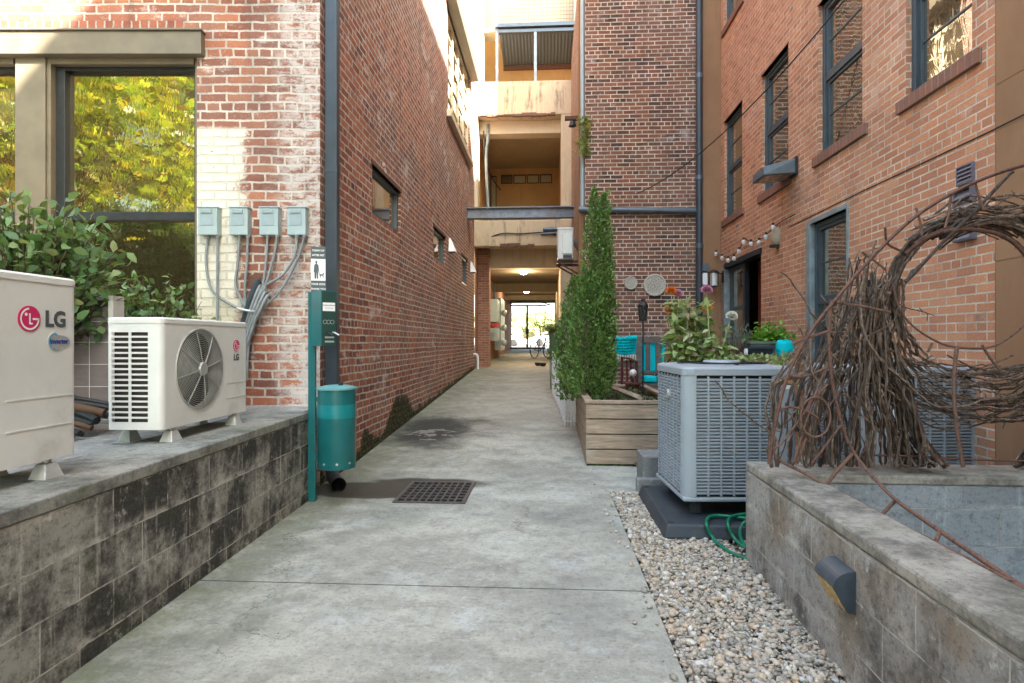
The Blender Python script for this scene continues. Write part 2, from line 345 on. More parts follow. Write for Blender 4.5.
# concrete walk
def concrete(name, base, joints=(), wet=False, edge=None):
    n = NT(name); p = n.obj(); x, y, z = n.sep(p)
    a = n.noise(p, .9, 8, .7); b = n.noise(p, 3.7, 9, .72); c = n.noise(p, 45, 6, .75); sp = n.noise(p, 130, 2, .5)
    brush = n.noise(n.map(p, (1, 9, 1)), 5, 7, .7)
    col = n.mix(n.step(a, .32, .68), tuple(v*.58 for v in base), tuple(v*1.12 for v in base))
    col = n.mix(n.math('MULTIPLY', n.step(b, .46, .66), .55), col, tuple(v*.42 for v in base))
    col = n.mix(n.math('MULTIPLY', n.step(n.noise(n.map(p, loc=(7, 3, 0)), 2.6, 10, .78), .52, .66), .6), col, (.50, .51, .49))
    col = n.mix(n.math('MULTIPLY', n.step(brush, .5, .68), .35), col, (.44, .44, .41))
    col = n.mix(n.math('MULTIPLY', n.step(c, .52, .68), .55), col, (.09, .095, .09))
    col = n.mix(n.step(sp, .76, .8), col, (.05, .05, .045))
    g1 = n.noise(p, 19, 9, .82); col = n.mix(n.math('MULTIPLY', n.step(g1, .50, .64), .55), col, tuple(v*.38 for v in base)); g2 = n.noise(n.map(p, loc=(4, 9, 0)), 24, 9, .82); col = n.mix(n.math('MULTIPLY', n.step(g2, .53, .66), .5), col, (.56, .57, .54))
    cr = n.voro(n.vm('ADD', p, n.vm('SCALE', n.noise(p, 3, 5, .7, col=True), scale=.5)), .55, 'DISTANCE_TO_EDGE'); col = n.mix(n.math('MULTIPLY', n.math('SUBTRACT', 1., n.step(cr, .0012, .0035)), n.math('MULTIPLY', n.step(n.noise(p, .8, 2), .5, .56), .6)), col, (.06, .06, .055))
    r = .82
    if wet:
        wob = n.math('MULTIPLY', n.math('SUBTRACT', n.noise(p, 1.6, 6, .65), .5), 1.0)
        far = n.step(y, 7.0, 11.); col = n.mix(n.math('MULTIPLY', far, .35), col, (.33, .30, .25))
        # green film along the foot of the wall
        eg = n.math('MULTIPLY', n.step(n.noise(p, 5, 8, .75), .42, .6), n.math('SUBTRACT', 1., n.step(n.math('ADD', x, n.math('MULTIPLY', wob, .5)), -1.98, -1.6)))
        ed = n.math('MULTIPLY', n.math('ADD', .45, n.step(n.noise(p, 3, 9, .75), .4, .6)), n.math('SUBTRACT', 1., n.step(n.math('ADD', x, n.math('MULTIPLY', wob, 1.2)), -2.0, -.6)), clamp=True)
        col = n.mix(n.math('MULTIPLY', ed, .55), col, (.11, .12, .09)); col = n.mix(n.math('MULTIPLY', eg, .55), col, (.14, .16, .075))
        # damp patch under the downspout and by the drain
        def blob(cx, cy, rx, ry, lo=.75, hi=1.05, w_=.9):
            dx = n.math('DIVIDE', n.math('SUBTRACT', x, cx), rx); dy = n.math('DIVIDE', n.math('SUBTRACT', y, cy), ry)
            d = n.math('SQRT', n.math('ADD', n.math('MULTIPLY', dx, dx), n.math('MULTIPLY', dy, dy)))
            return n.math('SUBTRACT', 1., n.step(n.math('ADD', d, n.math('MULTIPLY', wob, w_)), lo, hi))
        m1 = n.math('MAXIMUM', blob(-1.62, 5.38, .72, .30, .85, 1.05, .7), blob(-1.15, 5.66, .62, .22, .7, 1.1, 1.1)); m2 = blob(-1.65, 8.4, .9, 1.3, .25, 1.2, 2.2)
        col = n.mix(n.math('MULTIPLY', m1, .92), col, (.050, .040, .028)); col = n.mix(n.math('MULTIPLY', m2, .95), col, (.035, .036, .034))
        pl = n.math('MULTIPLY', blob(-1.6, 8.1, .55, .5, .6, .7, 1.6), n.step(n.noise(p, 4, 3), .52, .56))
        col = n.mix(n.math('MULTIPLY', pl, .6), col, (.34, .31, .27))
        m3 = blob(.15, 4.6, .35, .5, .3, 1.1, 1.4); col = n.mix(n.math('MULTIPLY', m3, .35), col, (.12, .12, .11))
        m4 = blob(.2, 3.1, .35, .6, .3, 1.1, 1.6); col = n.mix(n.math('MULTIPLY', m4, .35), col, (.13, .13, .12))
    for jy in joints:
        d = n.math('ABSOLUTE', n.math('SUBTRACT', y, jy)); j = n.math('SUBTRACT', 1., n.step(n.math('ADD', d, n.math('MULTIPLY', n.math('SUBTRACT', n.noise(p, 14, 4), .5), .012)), .003, .009)); col = n.mix(n.math('MULTIPLY', j, .85), col, (.03, .03, .027))
    n.out(col, n.math('ADD', n.math('MULTIPLY', a, .2), .68), spec=.14); n.bump(n.math('ADD', n.math('MULTIPLY', c, .6), n.math('MULTIPLY', b, 1.5)), .4, .008); return n.mat
CB = (.44, .425, .355)
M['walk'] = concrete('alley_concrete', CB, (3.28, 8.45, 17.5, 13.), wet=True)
M['slab'] = concrete('terrace_concrete', (.30, .29, .27))
def soil_col():
    n = NT('dirt'); p = n.obj(); n.out(n.ramp(n.noise(p, 6, 8, .7), [(.3, (.07, .055, .04)), (.7, (.16, .13, .10))]), .95); n.bump(n.noise(p, 30, 5), .6, .02); return n.mat
M['dirt'] = soil_col()
def cmu(name, base, dark, k, green=0, warm=.0, vo=0.):
    n = NT(name); uv = n.map(n.uv(), loc=(0, -vo, 0)); u, v, _ = n.sep(uv)
    vv = n.vm('ADD', uv, n.vm('SCALE', n.vm('SUBTRACT', n.noise(uv, 5, 4, .6, col=True), (.5, .5, .5)), scale=.020))
    b = n.new('ShaderNodeTexBrick'); n.l.new(vv, b.inputs[0]); b.inputs['Scale'].default_value = 1; b.inputs['Brick Width'].default_value = .406; b.inputs['Row Height'].default_value = .203
    b.inputs['Mortar Size'].default_value = .0045; b.inputs['Mortar Smooth'].default_value = .3; b.inputs['Color1'].default_value = (0, 0, 0, 1); b.inputs['Color2'].default_value = (1, 1, 1, 1)
    rnd = b.outputs['Color']; mo = b.outputs['Fac']
    st = n.noise(n.map(uv, (1, .8, 1)), 3.2, 10, .76); big = n.noise(uv, 1.1, 4, .6); fine = n.noise(uv, 55, 6, .75); strk = n.noise(n.map(uv, (5, .6, 1)), 2.5, 6, .7)
    col = n.mix(rnd, tuple(x*.8 for x in base), tuple(x*1.15 for x in base))
    s = n.math('ADD', n.math('ADD', n.math('MULTIPLY', st, .8), n.math('MULTIPLY', big, .45)), n.math('MULTIPLY', rnd, .10))
    col = n.mix(n.math('MULTIPLY', n.step(s, k-.09, k+.12), .93), col, dark)
    col = n.mix(n.math('MULTIPLY', n.step(strk, .56, .7), .45), col, tuple(x*1.5 for x in base))
    if warm: col = n.mix(n.math('MULTIPLY', n.step(n.noise(uv, 1.9, 4), .45, .65), warm), col, (.24, .185, .125))
    if green: col = n.mix(n.math('MULTIPLY', n.step(n.noise(uv, 2.1, 6, .7), .56, .68), green), col, (.085, .10, .045))
    pit = n.noise(uv, 26, 9, .85); col = n.mix(n.math('MULTIPLY', n.step(pit, .50, .62), .6), col, tuple(x*.6 for x in dark)); ef = n.noise(n.map(uv, (1.3, 1, 1), (3, 8, 0)), 9, 9, .8); col = n.mix(n.math('MULTIPLY', n.step(ef, .55, .68), .55), col, tuple(min(.7, x*1.7) for x in base))
    jt = n.math('FRACT', n.math('DIVIDE', n.sep(vv)[1], .203)); jw = n.math('MULTIPLY', n.math('SUBTRACT', 1., n.step(jt, .0, .22)), n.step(n.noise(uv, 3.5, 6, .75), .48, .62)); col = n.mix(n.math('MULTIPLY', jw, .6), col, tuple(min(.7, x*1.6) for x in base))
    col = n.mix(n.math('MULTIPLY', n.step(fine, .52, .7), .6), col, tuple(x*.4 for x in base))
    col = n.mix(n.math('MULTIPLY', mo, n.math('ADD', n.math('MULTIPLY', n.step(n.noise(uv, 5, 7, .75), .42, .58), .85), .05)), col, (.50, .46, .40))
    n.out(col, .92, spec=.12); n.bump(n.math('ADD', n.math('MULTIPLY', mo, -1.2), fine), .8, .009); return n.mat
M['cmu_l'] = cmu('stained_block', (.40, .385, .34), (.026, .025, .023), .63, green=.5, vo=.081)
M['cmu_r'] = cmu('weathered_block', (.42, .40, .36), (.085, .078, .07), .70, warm=.75, vo=.142)
M['cmu_x'] = cmu('grey_block', (.33, .36, .375), (.13, .14, .14), .76, vo=.024)
def capm(name, base, g):
    n = NT(name); p = n.obj(); a = n.noise(p, 3, 9, .72); f = n.noise(p, 60, 6, .75)
    col = n.mix(n.step(a, .4, .66), base, tuple(x*.35 for x in base)); q_ = n.noise(p, 22, 9, .84); col = n.mix(n.math('MULTIPLY', n.step(q_, .5, .62), .65), col, tuple(x*.3 for x in base)); col = n.mix(n.math('MULTIPLY', n.step(n.noise(n.map(p, loc=(2, 6, 0)), 27, 9, .84), .55, .67), .5), col, (.5, .47, .42)); col = n.mix(n.math('MULTIPLY', n.step(n.noise(p, 1.8, 7, .7), .5, .66), g), col, (.15, .17, .085))
    col = n.mix(n.math('MULTIPLY', n.step(n.noise(n.map(p, loc=(3, 1, 0)), 7, 8, .75), .55, .7), .4), col, (.42, .38, .33)); col = n.mix(n.math('MULTIPLY', n.step(f, .5, .7), .4), col, tuple(x*.35 for x in base))
    n.out(col, .92, spec=.15); n.bump(n.math('ADD', f, n.math('MULTIPLY', a, 2)), .7, .01); return n.mat
M['cap_l'] = capm('mossy_cap', (.28, .28, .25), .6); M['cap_r'] = capm('rough_cap', (.40, .37, .31), .15)

# ------------------------------------------------------------ ground
def struct(mb, name, mat, **k): o = mb.build(name, mat, **k); o['kind'] = 'structure'; return o
def strip(name, mat, x0, x1, ys, dz, xr=None):
    mb = MB()
    for a, b in zip(ys[:-1], ys[1:]):
        mb.quad((x0, a, gz(a)+dz), (x1, a, gz(a)+dz), (x1, b, gz(b)+dz), (x0, b, gz(b)+dz))
    return struct(mb, name, mat)
strip('ground', M['dirt'], -300, 300, [-300, 0, 6.4, 17.5, 35, 600], -.03)
mb = MB()
mb.quad((-2.2, -4, 0), (.55, -4, 0), (.55, 5.44, 0), (-2.2, 5.44, 0))
for a, b in ((5.44, 6.4), (6.4, 17.5), (17.5, 36)): mb.quad((-2.2, a, gz(a)), (3.1, a, gz(a)), (3.1, b, gz(b)), (-2.2, b, gz(b)))
mb.quad((.55, -4, -.03), (.55, 5.44, -.03), (.55, 5.44, 0), (.55, -4, 0)); mb.quad((.55, 5.44, -.03), (3.1, 5.44, -.03), (3.1, 5.44, 0), (.55, 5.44, 0))
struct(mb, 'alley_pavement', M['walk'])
mb = MB(); mb.box(-14, -2.12, -8, CORN.y+.6, .60, .742); struct(mb, 'terrace', M['slab'])
strip('street', flat('street_asphalt', (.10, .10, .10), .9), -60, 60, [36.2, 60, 110], .01)

# gravel: loose river pebbles
def ico():
    t = (1+5**.5)/2; v = np.array([(-1, t, 0), (1, t, 0), (-1, -t, 0), (1, -t, 0), (0, -1, t), (0, 1, t), (0, -1, -t), (0, 1, -t), (t, 0, -1), (t, 0, 1), (-t, 0, -1), (-t, 0, 1)], float)
    v /= np.linalg.norm(v[0]); f = [(0, 11, 5), (0, 5, 1), (0, 1, 7), (0, 7, 10), (0, 10, 11), (1, 5, 9), (5, 11, 4), (11, 10, 2), (10, 7, 6), (7, 1, 8), (3, 9, 4), (3, 4, 2), (3, 2, 6), (3, 6, 8), (3, 8, 9), (4, 9, 5), (2, 4, 11), (6, 2, 10), (8, 6, 7), (9, 8, 1)]
    return v, np.array(f)
def mass(name, V, Fc, mat, smooth=False, parent=None, off=None):
    me = bpy.data.meshes.new(name); k = Fc.shape[1]; V = V.copy()
    if parent is not None: V -= np.array(world_loc(parent))
    me.vertices.add(len(V)); me.vertices.foreach_set('co', V.astype(np.float32).ravel()); me.loops.add(Fc.size); me.loops.foreach_set('vertex_index', Fc.astype(np.int32).ravel())
    me.polygons.add(len(Fc)); me.polygons.foreach_set('loop_start', np.arange(0, Fc.size, k, dtype=np.int32)); me.polygons.foreach_set('loop_total', np.full(len(Fc), k, dtype=np.int32))
    if smooth: me.polygons.foreach_set('use_smooth', np.ones(len(Fc), bool))
    me.update(); me.materials.append(mat); o = bpy.data.objects.new(name, me); COL.objects.link(o)
    if parent is not None: o.parent = parent
    return o
def rotm(n):
    q = RNG.normal(size=(n, 4)); q /= np.linalg.norm(q, axis=1)[:, None]; a, b, c, d = q.T
    return np.stack([1-2*(c*c+d*d), 2*(b*c-a*d), 2*(b*d+a*c), 2*(b*c+a*d), 1-2*(b*b+d*d), 2*(c*d-a*b), 2*(b*d-a*c), 2*(c*d+a*b), 1-2*(b*b+c*c)], 1).reshape(n, 3, 3)
def pebbles():
    v, f = ico(); P = []
    def field(n, x0, x1, y0, y1, z=0.): return np.stack([RNG.uniform(x0, x1, n), RNG.uniform(y0, y1, n), RNG.uniform(-.022, .004, n)+z], 1)
    P = np.concatenate([field(21000, .56, 1.22, 1.6, 5.44), field(1500, .56, 1.22, .6, 1.6), field(4000, 1.2, 3., 3.6, 5.44), RNG.normal(size=(60, 3))*[.05, 1.1, 0]+[.50, 3.9, .004]])
    s = RNG.lognormal(math.log(.0086), .42, len(P)).clip(.004, .022); P[:, 2] += s*.3
    sc = np.stack([s*RNG.uniform(.9, 1.6, len(P)), s, s*RNG.uniform(.5, .85, len(P))], 1)
    W = (v[None]*RNG.uniform(.85, 1.12, (len(P), 12, 1)))*sc[:, None]; a = RNG.uniform(0, 2*PI, len(P)); t = RNG.normal(size=len(P))*.35
    Rz = np.zeros((len(P), 3, 3)); Rz[:, 0, 0] = np.cos(a); Rz[:, 0, 1] = -np.sin(a); Rz[:, 1, 0] = np.sin(a); Rz[:, 1, 1] = np.cos(a); Rz[:, 2, 2] = 1
    Rx = np.zeros((len(P), 3, 3)); Rx[:, 0, 0] = 1; Rx[:, 1, 1] = np.cos(t); Rx[:, 1, 2] = -np.sin(t); Rx[:, 2, 1] = np.sin(t); Rx[:, 2, 2] = np.cos(t)
    W = np.einsum('nij,njk,nvk->nvi', Rx, Rz, W)+P[:, None]
    F = f[None]+(np.arange(len(P))*12)[:, None, None]
    return W.reshape(-1, 3), F.reshape(-1, 3)
n = NT('pebble'); ri = n.geo('Random Per Island')
n.out(n.mix(.35, n.ramp(ri, [(0, (.14, .135, .13)), (.15, (.30, .25, .19)), (.3, (.52, .43, .31)), (.45, (.20, .18, .155)), (.6, (.58, .49, .37)), (.72, (.48, .28, .14)), (.82, (.74, .70, .62)), (.92, (.32, .32, .32)), (1, (.60, .40, .22))]),
    n.ramp(n.noise(n.obj(), 120, 3), [(.3, (.16, .14, .11)), (.7, (.6, .54, .45))])), .6)
Vp, Fp_ = pebbles(); o = mass('gravel', Vp, Fp_, n.mat, True); tag(o, 'loose tan and grey river gravel between walkway and block wall', 'gravel', kind='stuff')

# ------------------------------------------------------------ block walls
p0 = onZ(60, 683, 0); p1 = onZ(309.5, 500, 0); d = (p1-p0).normalized(); FW = Fr(p1, d); ln = 8.
rw = thing('retaining_wall', 'low stained grey block wall with flat cap below the white fan units', 'wall', (p1.x, p1.y, 0))
mb = MB(); F = FW; mb.fbox(F, -ln, 0, 0, .69, -.22, 0); mb.build('block_course', M['cmu_l'], rw)
mb = MB(); mb.fbox(F, -ln, .01, .692, .752, -.5, .006); mb.build('cap', M['cap_l'], rw, bevel=.008)
pr0 = onZ(746, 560, 0); pr1 = onZ(850, 683, 0); d = (pr1-pr0).normalized(); FRW = Fr(pr0, -d)       # U points away from camera -> face toward alley is -N
rw2 = thing('retaining_wall', 'weathered block wall beside the gravel with a wedge light on it', 'wall', (pr0.x, pr0.y, 0))
FQ = Fr(pr0, d)                                                                                     # U toward camera: N = toward the alley
H2 = .612
mb = MB(); mb.fbox(FQ, 0, 6., -.03, H2-.055, -.24, 0); mb.build('block_course', M['cmu_r'], rw2)
mb = MB(); mb.fbox(FQ, 0, 6., H2-.053, H2, -.245, .004); mb.build('cap', M['cap_r'], rw2, bevel=.012)
rw3 = thing('retaining_wall', 'short grey block cross wall carrying the foot of the twig sculpture', 'wall', (pr0.x+1.5, 3.4, 0))
xa = pr0.x+.246; FX = Fr((xa, pr0.y-.345, 0), (1, -.01, 0))
mb = MB(); mb.fbox(FX, 0, 4.2, -.03, H2-.055, -.34, 0); mb.build('block_course', M['cmu_x'], rw3)
mb = MB(); mb.fbox(FX, 0, 4.2, H2-.053, H2-.004, -.345, .006); mb.build('cap', M['cap_r'], rw3, bevel=.01)
mb = MB(); mb.box(xa-.01, 3.05, -3, pr0.y-.3, -.02, .012); struct(mb, 'sunken_court_floor', M['slab'])

# ------------------------------------------------------------ left building
LB = thing('brick_building', 'old red brick building with white paint patch and small alley windows', 'building', (CORN.x, CORN.y, 0))
HL = 11.6
w1 = FL.uv(45, 57); w2 = FL.uv(197, 57); hz0 = FL.uv(100, 340)[1]-.55
vt = FL.uv(100, 57)[1]; uL, uR = FL.uv(-170, 0)[0], w2[0]
holesF = [(uL, uR, .95, vt)]
def afr(pxl, pxr, pyt, pyb):
    a = FA.uv(pxl, pyt); b = FA.uv(pxr, pyt); c = FA.uv(pxl, pyb); return (a[0], b[0], c[1], a[1])
holesA = [afr(372, 400.5, 164, 213.5), afr(433.5, 445.2, 225.3, 259.5), afr(461.7, 467.5, 254.7, 288), (12.7, 16.2, 6.25, 8.5)]
holesA[1] = (holesA[1][0], holesA[1][1], holesA[0][2], holesA[0][3]); holesA[2] = (holesA[2][0], holesA[2][1], holesA[0][2]-.1, holesA[0][3])
mb = MB(); mb.wall(FL, -12, 0, -.05, HL, holesF, .2); mb.wall(FA, CORN.y, 17.3, -.05, HL, holesA, .11)
e = FL.pt(-12, 0)
mb.quad(FL.pt(-12, -.05), FL.pt(-12, HL), (e.x, 17.3, HL), (e.x, 17.3, -.05)); mb.quad((e.x, 17.3, -.05), (e.x, 17.3, HL), (CORN.x, 17.3, HL), (CORN.x, 17.3, -.05))
mb.build('wall', M['brick_old'], LB)
mb = MB(); mb.quad(FL.pt(-12, HL-.01), FL.pt(0, HL-.01), (CORN.x, 17.3, HL-.01), (e.x, 17.3, HL-.01)); mb.build('roof', M['ceil_dark'], LB)
# big timber window
mb = MB(); lt = FL.uv(100, 35)[1]; mb.fbox(FL, uL-.2, FL.uv(205, 40)[0], vt-.005, lt, -.05, .075); mb.fbox(FL, uL-.2, FL.uv(206, 40)[0], lt+.001, lt+.02, -.05, .095); mb.build('lintel', M['frame_tan'], LB, bevel=.006)
def bigwin(u0, u1, bar):
    f = MB(); v0, v1 = .95, vt
    for (a, b, c, d_, z0, z1) in ((u0, u0+.035, v0, v1, -.19, -.01), (u1-.035, u1, v0, v1, -.19, -.03), (u0+.035, u1-.035, v1-.06, v1, -.19, -.01), (u0+.035, u1-.035, v0, v0+.08, -.19, -.03)): f.fbox(FL, a, b, c, d_, z0, z1)
    return f, (u0+.035, u1-.035, v0+.08, v1-.06)
uml = FL.uv(16, 100)[0]; umr = FL.uv(46, 100)[0]
for (a, b) in ((umr, uR), (uL, uml)):
    f, (a2, b2, c2, d2) = bigwin(a, b, 1); wo = f.build('window', M['frame_tan'], LB, bevel=.006)
    bar = FL.uv(100, 218)[1]
    m = MB(); q = .028
    for (s0, s1, t0, t1) in ((a2, a2+.085, c2, d2), (b2-.03, b2, c2, d2), (a2+.085, b2-.03, d2-.035, d2), (a2+.085, b2-.03, bar-.004, bar+.075), (a2+.085, b2-.03, c2, c2+.04)): m.fbox(FL, s0, s1, t0, t1, -.17, -.075)
    m.build('frame', M['dark_metal'], wo, bevel=.004)
    m = MB(); m.quad(FL.pt(a2, c2, -.14), FL.pt(b2, c2, -.14), FL.pt(b2, d2, -.14), FL.pt(a2, d2, -.14)); m.build('pane', M['pane_big'], wo)
mb = MB(); mb.fbox(FL, uml, umr, .95, vt-.002, -.15, .012); mb.build('mullion', M['frame_tan'], LB, bevel=.006)
# soldier course above
M['soldier'] = brick('soldier_brick', [(0, (.12, .05, .04)), (.4, (.27, .09, .06)), (1, (.36, .13, .08))], (.46, .40, .34), .082, .5, ms=.009, wob=.012, grime=.1)
mb = MB(); mb.fbox(FL, uL-.3, FL.uv(185, 25)[0], lt+.021, FL.uv(100, 21)[1], -.01, .003); mb.build('brick_course', M['soldier'], LB)
# small alley windows
for i, (a, b, c, d_) in enumerate(holesA[:3]):
    m = MB(); t = .055
    for q in ((a, a+t, c, d_), (b-t, b, c, d_), (a+t, b-t, c, c+t), (a+t, b-t, d_-t, d_)): m.fbox(FA, *q, -.105, -.035)
    wo = m.build('window', M['frame_blue'], LB, bevel=.004)
    m = MB(); m.quad(FA.pt(a, c, -.08), FA.pt(b, c, -.08), FA.pt(b, d_, -.08), FA.pt(a, d_, -.08)); m.build('pane', M['pane'], wo)
    m = MB(); m.fbox(FA, a-.03, b+.03, d_, d_+.05, -.1, .012); m.build('lintel', M['rust_dark'], wo)
# large lit upper window
a, b, c, d_ = holesA[3]; m = MB(); t = .07
M['cream_wood'] = flat('cream_painted_wood', (.55, .47, .34), .6)
for q in [(a, a+t, c, d_), (b-t, b, c, d_), (a+t, b-t, c, c+t), (a+t, b-t, d_-t, d_)]+[(a+(b-a)*k/4-.03, a+(b-a)*k/4+.03, c+t, d_-t) for k in (1, 2, 3)]: m.fbox(FA, *q, -.1, -.03)
for k in (1, 2, 3, 4): m.fbox(FA, a+t, b-t, c+(d_-c)*k/5-.015, c+(d_-c)*k/5+.015, -.085, -.045)
wo = m.build('window', M['cream_wood'], LB); m = MB(); m.quad(FA.pt(a, c, -.07), FA.pt(b, c, -.07), FA.pt(b, d_, -.07), FA.pt(a, d_, -.07)); m.build('pane', M['pane'], wo)
m = MB(); m.fbox(FA, a-.15, b+.1, c-.14, c, -.05, .10); m.build('sill', M['cream_wood'], wo, bevel=.01)
m = MB(); m.fbox(FA, a-.25, b+.25, d_, d_+.20, -.05, .22); m.build('lintel', M['frame_tan'], wo, bevel=.01)
# white paint repairs on the alley wall
m = MB(); n = NT('repair_mortar'); n.out((.6, .56, .52), .9); random.seed(3)
for (px, py, s) in ((384, 166, .10), (412, 272, .05), (427, 183, .05), (455, 186, .05)):
    P = FA.uv(px, py)
    for k in range(4):
        u, v = P[0]+random.uniform(-s, s), P[1]+random.uniform(-s, s)*.6
        m.quad(*[FA.pt(u+math.cos(t)*s*.45*random.uniform(.6, 1.2), v+math.sin(t)*s*.3*random.uniform(.6, 1.2), .003+.0006*k) for t in [x*PI/4 for x in range(8)]])
m.build('mortar_patch', n.mat, LB)

# ------------------------------------------------------------ right building
HRB = 13.4; YN, YS, YE = 10.9, onX(995, 200, 3.05).y, -9.
RB = thing('brick_building', 'red brick building with tall blue grey sash windows and open dark door', 'building', (3.05, 7, 0))
U = lambda px, py=341: FR_.uv(px, py)[0]
wh = []
for c_ in (10.12, 8.30, 6.50, 4.715): wh.append((-c_-.475, -c_+.475, 3.44, 5.14))
wh[3] = (U(906), U(972), 3.42, 5.12)
up = [(-c_-.475, -c_+.475, 6.75, 8.45) for c_ in (10.12, 8.30, 6.50, 4.8)]
dh = (U(723.5), U(761), .15, 2.66); lw = (U(807), U(847.5), .9, 2.73)
mb = MB(); mb.wall(FR_, -YN, -YS, -.05, HRB, wh+up+[dh, lw], .13); mb.build('wall', M['brick_right'], RB)
mb = MB(); mb.quad(FR_.pt(-YS, -.05, -.004), FR_.pt(-YE, -.05, -.004), FR_.pt(-YE, HRB, -.004), FR_.pt(-YS, HRB, -.004)); mb.quad(FR_.pt(-YS, -.05, -.004), FR_.pt(-YS, HRB, -.004), FR_.pt(-YS, HRB), FR_.pt(-YS, -.05))
mb.quad((3.05, YE, -.05), (14, YE, -.05), (14, YE, HRB), (3.05, YE, HRB)); mb.quad((14, YE, -.05), (14, YN, -.05), (14, YN, HRB), (14, YE, HRB)); mb.quad((14, YN, -.05), (3.05, YN, -.05), (3.05, YN, HRB), (14, YN, HRB))
for z in (1.9, 3.1, 4.6): mb.fbox(FR_, -YS+.01, -YE, z, z+.012, -.02, -.0005)
mb.build('stucco_wall', M['stucco_brown'], RB)
mb = MB(); mb.quad((3.05, YE, HRB-.01), (14, YE, HRB-.01), (14, YN, HRB-.01), (3.05, YN, HRB-.01)); mb.build('roof', M['ceil_dark'], RB)
def sash(F, h, parent, frame, pane, sill=True, muntin=True, dep=.11):
    a, b, c, d_ = h; m = MB(); t = .05; mid = (c+d_)/2
    for q in ((a, a+t, c, d_), (b-t, b, c, d_), (a+t, b-t, c, c+t), (a+t, b-t, d_-t, d_)): m.fbox(F, *q, -dep-.02, -.045)
    wo = m.build('window', frame, parent, bevel=.004)
    m = MB(); s = .035
    m.fbox(F, a+t, b-t, mid-.028, mid+.028, -dep+.005, -.06)
    for (v0, v1, dd) in ((c+t, mid-.028, 0), (mid+.028, d_-t, .015)):
        for q in ((a+t, a+t+s, v0, v1), (b-t-s, b-t, v0, v1), (a+t+s, b-t-s, v0, v0+s), (a+t+s, b-t-s, v1-s, v1)): m.fbox(F, *q, -dep+.005, -.078+dd)
    m.build('sash_frame', frame, wo, bevel=.003)
    for (v0, v1) in ((c+t+s, mid-.028-s), (mid+.028+s, d_-t-s)):
        m = MB(); m.quad(F.pt(a+t+s, v0, -.095), F.pt(b-t-s, v0, -.095), F.pt(b-t-s, v1, -.095), F.pt(a+t+s, v1, -.095)); m.build('pane', pane, wo)
        if muntin: m = MB(); m.fbox(F, a+t+s, b-t-s, (v0+v1)/2-.008, (v0+v1)/2+.008, -.094, -.086); m.build('muntin', frame, wo)
    if sill: m = MB(); m.fbox(F, a-.10, b+.10, c-.105, c+.004, -.12, .035); m.build('sill', M['brick_sill'], wo, bevel=.006)
    m = MB(); m.fbox(F, a-.02, b+.02, d_, d_+.012, -.12, .006); m.build('lintel', M['rust_dark'], wo)
    return wo
for h in wh+up: sash(FR_, h, RB, M['frame_blue'], M['pane'])
# ground floor window in a galvanised frame
a, b, c, d_ = lw; m = MB(); m.fbox(FR_, a-.005, a+.10, c, d_+.02, -.13, .012); m.fbox(FR_, a+.1, b+.02, d_-.02, d_+.03, -.13, .012); m.fbox(FR_, b-.01, b+.03, c, d_-.02, -.13, .012); m.build('window_surround', M['steel_gal'], RB, bevel=.003)
sash(FR_, (a+.10, b-.01, c, d_-.02), RB, M['frame_blue'], M['pane'], sill=True)
# door
a, b, c, d_ = dh; m = MB(); m.fbox(FR_, a-.005, a+.12, c, d_+.01, -.13, .02); m.build('door_jamb', M['steel_gal'], RB, bevel=.003)
m = MB(); m.fbox(FR_, a+.12, b+.04, d_-.05, d_+.03, -.13, .03); m.build('door_head', M['dark_metal'], RB)
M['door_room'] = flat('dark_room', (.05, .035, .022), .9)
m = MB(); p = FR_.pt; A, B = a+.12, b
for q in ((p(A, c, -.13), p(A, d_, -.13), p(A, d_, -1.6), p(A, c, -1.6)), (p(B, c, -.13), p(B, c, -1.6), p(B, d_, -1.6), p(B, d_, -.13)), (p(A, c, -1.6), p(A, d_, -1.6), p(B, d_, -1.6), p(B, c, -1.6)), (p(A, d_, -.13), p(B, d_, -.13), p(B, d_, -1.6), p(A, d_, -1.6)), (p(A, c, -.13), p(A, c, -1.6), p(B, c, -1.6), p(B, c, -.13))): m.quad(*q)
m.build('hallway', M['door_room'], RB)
def leaf_door(F, a, b, c, d_, z, lights=3):
    m = MB(); t = .10
    m.fbox(F, a, a+t, c, d_, z-.04, z); m.fbox(F, b-t, b, c, d_, z-.04, z)
    hs = [c, c+.35]+[c+.35+(d_-c-.35)*k/lights for k in range(1, lights+1)]
    m.fbox(F, a+t, b-t, c, c+.30, z-.04, z)
    for h in hs[1:]: m.fbox(F, a+t, b-t, min(h-.03, d_-.07), min(h+.03, d_), z-.04, z)
    dr = m.build('door', M['frame_blue'], RB, bevel=.003)
    m = MB(); m.quad(F.pt(a+t, c+.3, z-.02), F.pt(b-t, c+.3, z-.02), F.pt(b-t, d_-.05, z-.02), F.pt(a+t, d_-.05, z-.02)); m.build('pane', M['pane'], dr)
    m = MB(); q = F.pt(b-.05, c+1.0, z+.01); m.lathe([(0, .0), (.012, .0), (.012, .03), (.028, .035), (.028, .06), (0, .07)], q, 10, 'x'); m.build('handle', M['steel_gal'], dr)
wd = (B-A)/2
leaf_door(FR_, A+.01, A+wd*.9, c+.01, d_-.06, -.07)
Fo = Fr(FR_.pt(B-.03, 0, -.12), (.75, -.66, 0)); leaf_door(Fo, -.02, .75, c+.01, d_-.06, 0)
m = MB(); m.fbox(FR_, A+wd*.93, A+wd*1.0, c, d_-.05, -.12, -.05); m.build('door_post', M['dark_metal'], RB)
m = MB(); m.fbox(FR_, A+wd*1.02, A+wd*1.08, c, d_-.05, -.35, -.25); m.build('curtain', flat('dark_red_curtain', (.16, .03, .02), .9), RB)
